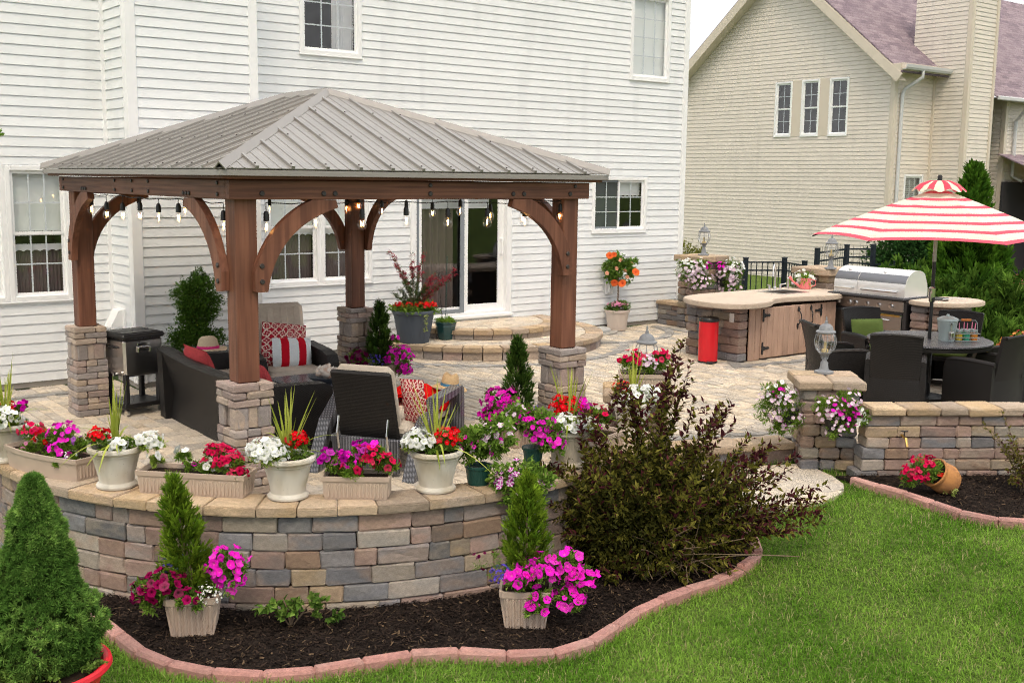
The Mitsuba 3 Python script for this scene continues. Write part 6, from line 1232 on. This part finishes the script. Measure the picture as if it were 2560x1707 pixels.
# twin-topped dwarf spruce in its red pot
rc = np.array([1.50, 6.02]); k = thing('spruce_pot', 'twin-topped dwarf spruce in a big round red pot at the bottom left corner', 'potted tree'); rng = np.random.default_rng(361)
put(k, 'pot', lathe([(0, -.43), (.24, -.43), (.31, -.20), (.335, -.135), (.36, -.13), (.372, -.115), (.366, -.095), (.35, -.088), (.325, -.10), (.31, -.14), (0, -.15)], 48, (rc[0], rc[1], 0)), 'm_red_pot', smooth=35); put(k, 'soil', lathe([(.315, -.125), (0, -.115)], 24, (rc[0], rc[1], 0)), 'm_soil')
def tufts(rng, c, h, r, n, per, shape):
    t = rng.random(n) ** 1.1; a = rng.uniform(0, 6.283, n); B = np.stack([rng.uniform(0, 6.283, 110), rng.uniform(0, 1, 110), rng.uniform(.05, .16, 110)], 1)
    da = np.abs((a[:, None] - B[None, :, 0] + math.pi) % (2 * math.pi) - math.pi) * .6; dt = (t[:, None] - B[None, :, 1]) * 2.2
    lf = .84 + (B[None, :, 2] * 1.8 * np.exp(-(da ** 2 + dt ** 2) / .016)).max(1); rr = r * shape(t) * lf * np.where(rng.random(n) < .85, rng.uniform(.92, 1.09, n), rng.uniform(.5, .88, n))
    ctr = np.stack([c[0] + rr * np.cos(a), c[1] + rr * np.sin(a), c[2] + t * h], 1); out = unit(np.stack([np.cos(a), np.sin(a), .45 + .7 * t], 1) + rng.normal(0, .2, (n, 3)))
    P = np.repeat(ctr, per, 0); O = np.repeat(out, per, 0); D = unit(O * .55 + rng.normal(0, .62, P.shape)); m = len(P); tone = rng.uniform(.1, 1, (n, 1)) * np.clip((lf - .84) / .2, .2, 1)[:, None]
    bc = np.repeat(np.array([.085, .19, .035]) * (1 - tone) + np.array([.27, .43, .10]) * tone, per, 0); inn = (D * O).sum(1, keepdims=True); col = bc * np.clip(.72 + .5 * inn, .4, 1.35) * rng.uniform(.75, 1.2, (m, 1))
    return leafmesh(P, D, unit(rng.normal(size=(m, 3))), .034 * rng.uniform(.7, 1.25, m), .0070, col, fold=.1, mid=.4)
s1 = lambda t: np.where(t < .45, 1.0 - .45 * (t / .45) ** 1.6, .55 * (1 - ((t - .45) / .55)) ** .85 + .06) * np.minimum(1, .7 + t * 2)
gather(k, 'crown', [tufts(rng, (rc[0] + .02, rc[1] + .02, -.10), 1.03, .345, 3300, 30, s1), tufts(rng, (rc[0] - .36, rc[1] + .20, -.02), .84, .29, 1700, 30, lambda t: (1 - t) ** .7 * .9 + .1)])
put(k, 'trunk', tube([(rc[0], rc[1], -.12), (rc[0], rc[1], .7)], [.03, .01], 6), 'm_twig')
gather(k, 'ground_cover', [blob(rng, (rc[0] + .20 * math.cos(a), rc[1] + .24 * math.sin(a), -.09), (.10, .10, .05), 130, .026, .020, ((.09, .17, .03), (.20, .31, .07)), -.2) for a in np.linspace(-2.6, .6, 7)])
# tilted terracotta pot
k = thing('terracotta_pot', 'terracotta pot tipped on its side in the mulch, spilling red and scarlet flowers', 'flower pot'); rng = np.random.default_rng(371); ax = unit(-RV * .80 + TV * .28 + np.array([0, 0, .50])); sdx = unit(np.cross(ax, (0, 0, 1))); up_ = np.cross(sdx, ax); cp = np.array([8.90, 5.20, -.055])
put(k, 'pot', frame(lathe([(0, -.135), (.07, -.13), (.115, -.085), (.138, -.02), (.132, .045), (.112, .085), (.120, .105), (.133, .115), (.133, .130), (.122, .134), (.108, .118), (.102, .09), (0, .075)], 36), cp, sdx, up_, ax), 'm_terracotta', smooth=35); put(k, 'soil', frame(lathe([(.105, .088), (0, .098)], 18), cp, sdx, up_, ax), 'm_soil'); g = cp + ax * .14
parts = [blob(rng, g - RV * .02, (.11, .11, .09), 500, .045, .014, ((.10, .20, .03), (.24, .36, .06)), -.8), blob(rng, g - RV * .13 + np.array([0, 0, -.02]), (.12, .12, .11), 700, .042, .016, GREEN, -.9), blob(rng, g + RV * .06 + np.array([0, 0, .03]), (.07, .07, .05), 260, .03, .006, GREEN, -.5), blob(rng, cp + TV * .12 + np.array([0, 0, -.08]), (.06, .06, .06), 60, .03, .02, ((.2, .27, .05), (.36, .40, .14)), -.9)]; gather(k, 'foliage', parts)
bloom(k, rng, 'crimson', 26, g - RV * .15, (.13, .13, .12), .026, -.8, TV, .8); bloom(k, rng, 'crimson', 10, g - RV * .08 + np.array([0, 0, .08]), (.09, .09, .07), .026, -.2, TV, .6); bloom(k, rng, 'scarlet', 4, g + RV * .02, (.07, .07, .06), .028, -.2, TV, .8)
# small weigela at the right edge
k = thing('dark_shrub', 'small loose bronze-leaved shrub at the right edge below the seat wall', 'shrub'); rng = np.random.default_rng(342); b2 = np.array([9.50, 4.72, -.21]); LP, LD, LC, st = [], [], [], []
for i in range(95):
    ti = b2 + RV * rng.normal(.05, .20) + TV * rng.normal(0, .12) + np.array([0, 0, rng.uniform(.12, .62) * (1 if i % 4 else 1.35)]); P = bez(b2 + rng.normal(0, .03, 3) * (1, 1, 0), (b2 + ti) / 2 + (0, 0, .08), ti, 8); st.append(tube(P, .003, 4))
    for t in rng.uniform(.3, 1, 30): q = t * 6.99; j = int(q); d = unit(P[j + 1] - P[j]); s_ = unit(rng.normal(size=3)); LP.append(P[j] * (1 - q + j) + P[j + 1] * (q - j)); LD.append(d * .5 + s_ * .8); LC.append((PURP if rng.random() < .18 else OLL if rng.random() < .35 else OLI) * rng.uniform(.7, 1.3))
n = len(LP); put(k, 'branches', join(st), 'm_twig', kind='stuff'); gather(k, 'leaves', [leafmesh(np.array(LP), np.array(LD), unit(rng.normal(0, .5, (n, 3)) + (0, 0, 1)), .04 * rng.uniform(.6, 1.2, n), .018, np.array(LC))])
# ------------------------------------------------------------------ plants near the house
k = thing('boxwood_topiary', 'dark green boxwood topiary of two stacked balls against the white siding behind the sofa', 'topiary'); rng = np.random.default_rng(381); bc_ = np.array([5.03, 12.42])
gather(k, 'crown', [blob(rng, (bc_[0], bc_[1], 1.10), (.27, .27, .26), 5600, .036, .022, DEEP, -1, .3, .6, .5, .13), blob(rng, (bc_[0] - .02, bc_[1], .58), (.31, .31, .29), 6400, .036, .022, DEEP, -1, .3, .6, .5, .13), blob(rng, (bc_[0] + .02, bc_[1], 1.38), (.07, .07, .11), 240, .03, .018, DEEP, -1), blob(rng, (bc_[0], bc_[1], .85), (.18, .18, .14), 1400, .034, .02, DEEP, -1)])
put(k, 'trunk', tube([(bc_[0], bc_[1], 0), (bc_[0], bc_[1], 1.2)], .02, 6), 'm_twig'); put(k, 'pot', lathe([(0, 0), (.16, 0), (.20, .26), (.21, .27), (0, .25)], 24, (bc_[0], bc_[1], 0)), 'm_box_plastic'); bloom(k, rng, 'magenta', 5, (bc_[0] + .33, bc_[1] - .1, .50), (.07, .07, .06), .03, -.5)
k = thing('large_planter', 'large slate-blue planter with a red-tipped maple left of the sliding door', 'planter'); rng = np.random.default_rng(382); px_, py_ = 8.60, 13.33
put(k, 'pot', lathe([(0, .19), (.215, .19), (.22, .205), (.285, .575), (.292, .58), (.292, .595), (.300, .60), (.312, .612), (.312, .64), (.300, .655), (.283, .65), (.275, .60), (0, .60)], 44, (px_, py_, 0)), 'm_blue_pot', smooth=35); put(k, 'soil', lathe([(.28, .615), (0, .625)], 20, (px_, py_, 0)), 'm_soil')
st, LP, LD, LC = [], [], [], []; REDL = np.array([.28, .028, .05])
tips = [(-.26, 1.30), (-.40, 1.50), (-.05, 1.30), (-.10, 1.05), (-.20, .95), (.10, 1.25), (.16, 1.45), (.30, 1.15), (.46, 1.10), (.62, 1.22), (.20, 1.0), (.30, .90), (-.30, .85), (.05, .95), (-.16, 1.2), (.36, 1.0), (.0, 1.42)]
for sx, z in tips:
    for _ in range(2):
        ti = np.array([px_, py_, z + rng.normal(0, .03)]) + RV * (sx + rng.normal(0, .03)) + TV * rng.normal(0, .06); P = bez((px_, py_, .62), ((px_ * .6 + ti[0] * .4), (py_ * .6 + ti[1] * .4), z * .75 + .12), ti, 9); st.append(tube(P, np.linspace(.006, .002, 9), 4))
        for t in rng.uniform(.35, 1.0, 26):
            q = t * 7.99; j = int(q); p = P[j] * (1 - q + j) + P[j + 1] * (q - j); red = (z > 1.05 and t > .62 and rng.random() < .8) or (sx > .25 and rng.random() < .55); c_ = (REDL if red else np.array([.065, .10, .03])) * rng.uniform(.6, 1.4); b_ = rng.normal(size=3)
            for e in range(4): LP.append(p + rng.normal(0, .012, 3)); LD.append(unit(b_ + rng.normal(0, .6, 3)) + np.array([0, 0, -.2])); LC.append(c_)
n = len(LP); put(k, 'branches', join(st), 'm_twig'); gather(k, 'maple_leaves', [leafmesh(np.array(LP), np.array(LD), unit(rng.normal(0, .5, (n, 3)) + (0, 0, 1)), .046 * rng.uniform(.6, 1.2, n), .012, np.array(LC))]); gather(k, 'foliage', [blob(rng, (px_, py_, .65), (.29, .29, .10), 1500, .05, .035, GREEN, -.2)])
for sx in (-.2, -.05, .10, .2, .28): bloom(k, rng, 'red', 9, np.array([px_, py_, .73]) + RV * sx + TV * rng.uniform(.08, .2), (.055, .055, .045), .024, -.3)
gather(k, 'trailing_vine', [blob(rng, np.array([px_, py_, .62 - .05 * i]) + RV * .20 + TV * (.26 + .004 * i), (.03, .03, .03), 16, .03, .022, ((.25, .32, .10), (.42, .47, .22)), -1) for i in range(6)])
k = thing('glazed_pot', 'small glazed dark green octagonal pot with succulents on the lower step', 'flower pot'); rng = np.random.default_rng(383); qx, qy = 9.13, 13.30
put(k, 'pot', lathe([(0, .19), (.10, .19), (.105, .20), (.148, .385), (.155, .39), (.150, .40), (.162, .425), (.168, .44), (.160, .448), (.145, .44), (0, .42)], 8, (qx, qy, 0)), 'm_glaze'); gather(k, 'succulents', [blob(rng, (qx, qy, .45), (.14, .14, .07), 900, .03, .012, ((.12, .24, .03), (.26, .40, .06)), -.1, .9)]); hx = np.array([qx, qy, 0])
put(k, 'green_stake', tube([hx + (0, 0, .42), hx + RV * .02 + (0, 0, 1.40)], .005, 5), 'm_green_pot'); rs = [tube([hx - RV * .04 + (0, 0, .42), hx - RV * .10 + (0, 0, 1.05)], .005, 5)]; rng2 = np.random.default_rng(5)
for a in np.arange(6): d = RV * math.cos(a * 1.047) + np.array([0, 0, math.sin(a * 1.047)]); pc = hx - RV * .10 + (0, 0, 1.09); s_ = np.cross(d, TV); rs.append(tube([pc, pc + d * .05 + s_ * .025, pc + d * .10, pc + d * .05 - s_ * .025, pc], .004, 4))
put(k, 'flower_stake', join(rs), 'm_bolt')
k = thing('hibiscus_tree', 'orange hibiscus standard tree in a beige pot against the white wall', 'potted tree'); rng = np.random.default_rng(384); hx_, hy_ = 12.94, 13.72
put(k, 'pot', lathe([(0, 0), (.155, 0), (.16, .012), (.195, .30), (.212, .305), (.216, .345), (.20, .35), (.19, .30), (0, .30)], 36, (hx_, hy_, 0)), 'm_hib_pot', smooth=35); put(k, 'trunk', tube([(hx_, hy_, .30), (hx_ + .01, hy_, .6), (hx_, hy_, .95)], .014, 6), 'm_twig')
cr_ = np.array([hx_ + .0, hy_ - .02, 1.02]); gather(k, 'crown', [blob(rng, cr_, (.24, .24, .24), 1500, .06, .038, ((.07, .16, .02), (.18, .30, .05)), -1, .2, .6, .5), blob(rng, cr_ - RV * .20 + np.array([0, 0, .12]), (.14, .12, .12), 190, .05, .032, GREEN, -1), blob(rng, cr_ + RV * .20 + np.array([0, 0, .14]), (.12, .12, .15), 170, .05, .032, GREEN, -1), blob(rng, cr_ + RV * .20 - np.array([0, 0, .08]), (.14, .12, .12), 180, .05, .032, GREEN, -1)])
for sx, z, s_ in ((-.18, 1.27, .075), (-.11, 1.29, .06), (.26, 1.00, .085), (-.09, .82, .082), (.04, .81, .082)): p = cr_ + RV * sx + TV * .18; p[2] = z; put_shared(k, 'flower', flower_shape('orange'), fmat(p, TV + np.array([0, 0, .2]) + rng.normal(0, .2, 3), s_ * .85, rng.uniform(0, 6)))
for sx, z in ((-.22, .98), (-.06, 1.06), (.0, 1.2), (.08, 1.03), (.20, 1.16), (.12, .92)): p = cr_ + RV * sx + TV * .2; p[2] = z; put_shared(k, 'flower', flower_shape('peach'), fmat(p, TV + rng.normal(0, .4, 3), .04, rng.uniform(0, 6)))
gather(k, 'foliage', [blob(rng, (hx_, hy_, .36), (.19, .19, .10), 800, .04, .028, ((.06, .13, .02), (.13, .22, .04)), -.1)]); bloom(k, rng, 'pink', 24, (hx_, hy_, .42), (.18, .18, .07), .022, .1, TV, .5)
# ------------------------------------------------------------------ hanging baskets on the pillars
def basket(c, label, seed, groups, r=.16):
    rng = np.random.default_rng(seed); k = thing('wall_basket', label, 'flower basket'); put(k, 'liner', lathe([(0, -.17), (.06, -.15), (.10, -.06), (.11, .0), (.10, .0), (0, -.02)], 18, c), 'm_black_plastic', smooth=40); parts = []
    for kind, n, sx, sy, sz, rr, size in groups:
        g = np.asarray(c) + RV * sx + TV * sy + np.array([0, 0, sz]); parts.append(blob(rng, g, (rr * .85, rr * .85, rr * .75), int(560 * rr / .1), .032, .013, (GREEN[0], LIME[0]), -.9)); bloom(k, rng, kind, n, g, (rr, rr, rr * .85), size, -.75, TV + np.array([0, 0, .2]), .8)
    gather(k, 'foliage', parts)
basket((8.50, 6.62, .38), 'basket of pink and white petunias on the left of the dining-side pillar', 391, [('pinkstar', 16, -.18, .04, .02, .16, .026), ('pinkstar', 14, -.04, .05, .08, .15, .026), ('white', 12, -.12, .04, .14, .15, .027), ('magenta', 5, -.08, .06, .16, .10, .026), ('pinkstar', 12, -.02, .06, -.10, .15, .026), ('star', 4, -.10, .06, -.16, .10, .026)])
basket((8.66, 6.19, .36), 'basket of hot magenta and white petunias on the front of the dining-side pillar', 392, [('hot', 14, .06, .05, .06, .14, .030), ('hot', 6, .14, .05, .01, .11, .030), ('pinkstar', 14, -.08, .05, .08, .14, .026), ('pinkstar', 9, .10, .05, .14, .14, .026), ('white', 8, .20, .03, .0, .12, .026), ('pinkstar', 8, .02, .04, -.10, .14, .025)])
basket((13.98, 12.84, .92), 'basket of pink-striped petunias on the left of the white house corner pillar', 393, [('pinkstar', 32, -.14, .05, .06, .24, .034), ('white', 20, -.22, .04, .12, .20, .034), ('pinkstar', 22, .02, .06, -.06, .22, .034), ('magenta', 7, .08, .06, .20, .10, .036), ('white', 8, -.02, .05, .20, .14, .034)])
basket((14.52, 12.80, .90), 'basket of pink-striped petunias on the right of the white house corner pillar', 394, [('pinkstar', 30, .10, .03, .04, .24, .034), ('white', 20, .16, .03, .16, .20, .034), ('pinkstar', 16, .12, .03, -.16, .20, .034), ('hot', 6, -.06, .05, .18, .10, .036)])
basket((14.52, 11.10, .93), 'small basket of white petunias on the pillar behind the faucet', 395, [('white', 22, -.02, .04, .05, .17, .034), ('pinkstar', 14, -.10, .03, -.06, .15, .034)])
gather(WC, 'fern', [blades(np.random.default_rng(8), np.tile([14.33, 10.93, 1.03], (46, 1)), unit(np.random.default_rng(9).normal(size=(46, 3)) + (0, 0, .5)), .15, .022, .5, ((.16, .30, .02), (.34, .46, .05)))])
# ------------------------------------------------------------------ evergreens on the right
k = thing('arborvitae', 'tall pointed arborvitae standing behind the striped umbrella', 'tree'); rng = np.random.default_rng(401)
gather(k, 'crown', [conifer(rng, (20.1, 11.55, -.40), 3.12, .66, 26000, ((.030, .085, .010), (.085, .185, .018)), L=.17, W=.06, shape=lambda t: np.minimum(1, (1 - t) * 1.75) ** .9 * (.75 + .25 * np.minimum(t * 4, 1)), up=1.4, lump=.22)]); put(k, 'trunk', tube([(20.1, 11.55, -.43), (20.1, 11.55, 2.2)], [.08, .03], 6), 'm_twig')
k = thing('round_shrub', 'big round clipped dark green shrub behind the iron fence', 'shrub'); gather(k, 'crown', [blob(rng, (22.6, 14.1, .62), (1.0, 1.0, .98), 15000, .10, .065, ((.022, .062, .018), (.05, .115, .03)), -1, .2, .6, .22)]); put(k, 'trunk', tube([(22.6, 14.1, -.43), (22.6, 14.1, .5)], .06, 6), 'm_twig')
for c, r, z, lb, s in (((16.9, 10.4), .62, .42, 'feathery yellow-green juniper right behind the grill hood', 411), ((17.45, 9.85), .78, .30, 'broad juniper behind the round side counter', 412), ((16.4, 9.3), .55, .12, 'low spreading juniper under the side counter edge', 413), ((18.2, 9.45), .80, .28, 'dark arborvitae bush at the right edge behind the dining chairs', 414), ((16.9, 8.6), .5, .0, 'low green juniper above the table rim at the right', 415), ((19.2, 12.3), .70, .40, 'small juniper between the round shrub and the tall arborvitae', 416)):
    k = thing('juniper', lb, 'shrub'); rng = np.random.default_rng(s); parts = []
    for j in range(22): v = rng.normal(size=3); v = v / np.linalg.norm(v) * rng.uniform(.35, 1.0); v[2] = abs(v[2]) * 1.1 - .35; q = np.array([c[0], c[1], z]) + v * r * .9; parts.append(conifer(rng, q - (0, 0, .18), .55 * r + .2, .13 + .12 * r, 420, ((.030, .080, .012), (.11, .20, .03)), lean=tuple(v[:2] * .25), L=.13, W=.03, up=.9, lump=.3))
    gather(k, 'crown', parts); put(k, 'stems', join([tube([(c[0], c[1], -.43), (c[0] + rng.normal(0, .2), c[1] + rng.normal(0, .2), z + .2)], .02, 5) for _ in range(4)]), 'm_twig')
k = thing('chrysanthemum', 'orange and yellow chrysanthemum at the right edge behind the table', 'flowers'); rng = np.random.default_rng(421); c = np.array([13.55, 7.0, .42]); gather(k, 'foliage', [blob(rng, c - (0, 0, .06), (.30, .30, .26), 1800, .035, .02, GREEN, -.6)])
for kd, n in (('mum', 60), ('orange', 26), ('crimson', 16)): bloom(k, rng, kd, n, c, (.30, .30, .26), .026, -.3, -RV * .6 + TV, .8)
put(k, 'pot', lathe([(0, 0), (.16, 0), (.21, .24), (0, .24)], 20, (c[0], c[1], 0)), 'm_terracotta')
k = thing('dry_shrub', 'brownish dry low shrub under the chrysanthemum at the right', 'shrub'); gather(k, 'leaves', [blob(rng, (13.35, 7.45, .22), (.24, .24, .2), 900, .035, .02, ((.14, .10, .03), (.24, .17, .06)), -.8)]); put(k, 'stems', tube([(13.35, 7.45, 0), (13.35, 7.45, .25)], .01, 5), 'm_twig')
k = thing('garden_shrub', 'yellow-green shrub peeking out behind the pillar at the white house corner', 'shrub'); gather(k, 'crown', [blob(rng, (16.6, 15.6, .75), (.50, .40, .50), 1500, .07, .04, ((.14, .15, .03), (.26, .26, .07)), -.8)]); put(k, 'stems', tube([(16.6, 15.6, -.43), (16.6, 15.6, .7)], .02, 5), 'm_twig')
k = thing('tree_branch', 'green leafy branch tips poking in at the left edge above the gazebo roof', 'tree'); b = np.array([2.22, 9.17, 2.9]); rng = np.random.default_rng(431)
gather(k, 'leaves', [blob(rng, b - RV * .10 + np.array([0, 0, .11]), (.10, .10, .06), 60, .06, .04, GREEN, -1), blob(rng, b - RV * .12 + np.array([0, 0, -.10]), (.10, .10, .06), 60, .06, .04, GREEN, -1)]); put(k, 'branch', join([tube([b - RV * .9 + np.array([0, 0, .35]), b - RV * .1 + np.array([0, 0, .1])], .006, 5), tube([b - RV * .9 + np.array([0, 0, .35]), b - RV * .12 + np.array([0, 0, -.1])], .006, 5)]), 'm_twig')
# ------------------------------------------------------------------ grass
def grass():
    rng = np.random.default_rng(501); beds = shapely.union_all([BED_L.buffer(.035), BED_R.buffer(.035), LAND.buffer(.01), PATIO])
    n = 560000; d = rng.uniform(3.6, 11.0, n); lat = rng.uniform(-1, 1, n) * (.50 * d + .3); P = np.stack([d * FWD[0] + lat * RV[0], d * FWD[1] + lat * RV[1]], 1) / np.array([1.0, 1.0])
    keep = rng.random(n) < np.clip(1.25 - .08 * d, .4, 1); P = P[keep & ~shapely.contains_xy(beds, P[:, 0], P[:, 1])]; P = P[(P[:, 0] < 11.5) & ~((P[:, 0] < 1.9) & (P[:, 1] > 7.6))]; P = P[np.hypot(P[:, 0] - rc[0], P[:, 1] - rc[1]) > .26]
    P = P[~shapely.contains_xy(Polygon([tuple(W0 - WN * 3), tuple(W0 + WD * 4 - WN * 3), tuple(W0 + WD * 4), tuple(W0)]), P[:, 0], P[:, 1])][:230000]; n = len(P)
    from mitsuba import Float
    def nz(s, o): return np.array(fbm(Float(P[:, 0] * s + o), Float(P[:, 1] * s), Float(0.0), 3))
    a = rng.uniform(0, 6.283, n); e = rng.uniform(.55, 1.35, n); g1, g2 = nz(1.7, 0), nz(5.5, 40); D = np.stack([np.cos(a) * np.cos(e), np.sin(a) * np.cos(e), np.sin(e)], 1)
    L = rng.uniform(.032, .075, n) * (.7 + .6 * g2); edge = np.zeros(n)
    for poly in (BED_L, BED_R, LAND): pass
    near = shapely.contains_xy(shapely.union_all([BED_L.buffer(.12), BED_R.buffer(.12), LAND.buffer(.30)]), P[:, 0], P[:, 1]); L = L * np.where(near, 1.5, 1); c0 = np.stack([P[:, 0], P[:, 1], lawn_z(P[:, 0], P[:, 1]) - .03], 1)
    S = np.stack([-np.sin(a), np.cos(a), a * 0], 1); W_ = rng.uniform(.0030, .0056, n)[:, None]; dr_ = rng.uniform(.1, .6, n)[:, None]; Lc = L[:, None]; m1 = c0 + D * Lc * .5; t1 = c0 + D * Lc + np.concatenate([D[:, :2] * .5, -np.ones((n, 1)) * .7], 1) * dr_ * Lc
    V = np.stack([c0 - S * W_ / 2, c0 + S * W_ / 2, m1 - S * W_ * .45, m1 + S * W_ * .45, t1], 1).reshape(-1, 3); i = np.arange(n)[:, None] * 5; F = np.vstack([i + [0, 1, 3], i + [0, 3, 2], i + [2, 3, 4]])
    t = np.clip((g1 - .36) * 3.4 + rng.normal(0, .16, n), 0, 1)[:, None]; col = np.array([.105, .235, .022]) * (1 - t) + np.array([.215, .37, .055]) * t; dry = (rng.random(n) < .05 + .16 * np.clip(g2 - .45, 0, 1) * 2)[:, None]; col = np.where(dry, np.array([.42, .38, .19]) * rng.uniform(.7, 1.2, (n, 1)), col * rng.uniform(.65, 1.3, (n, 1)))
    k = put(None, 'grass', (V, F), 'm_leaf', color=np.repeat(col, 5, 0)); tag(k, 'short green lawn grass with some dry blades', 'grass', kind='stuff')
grass()
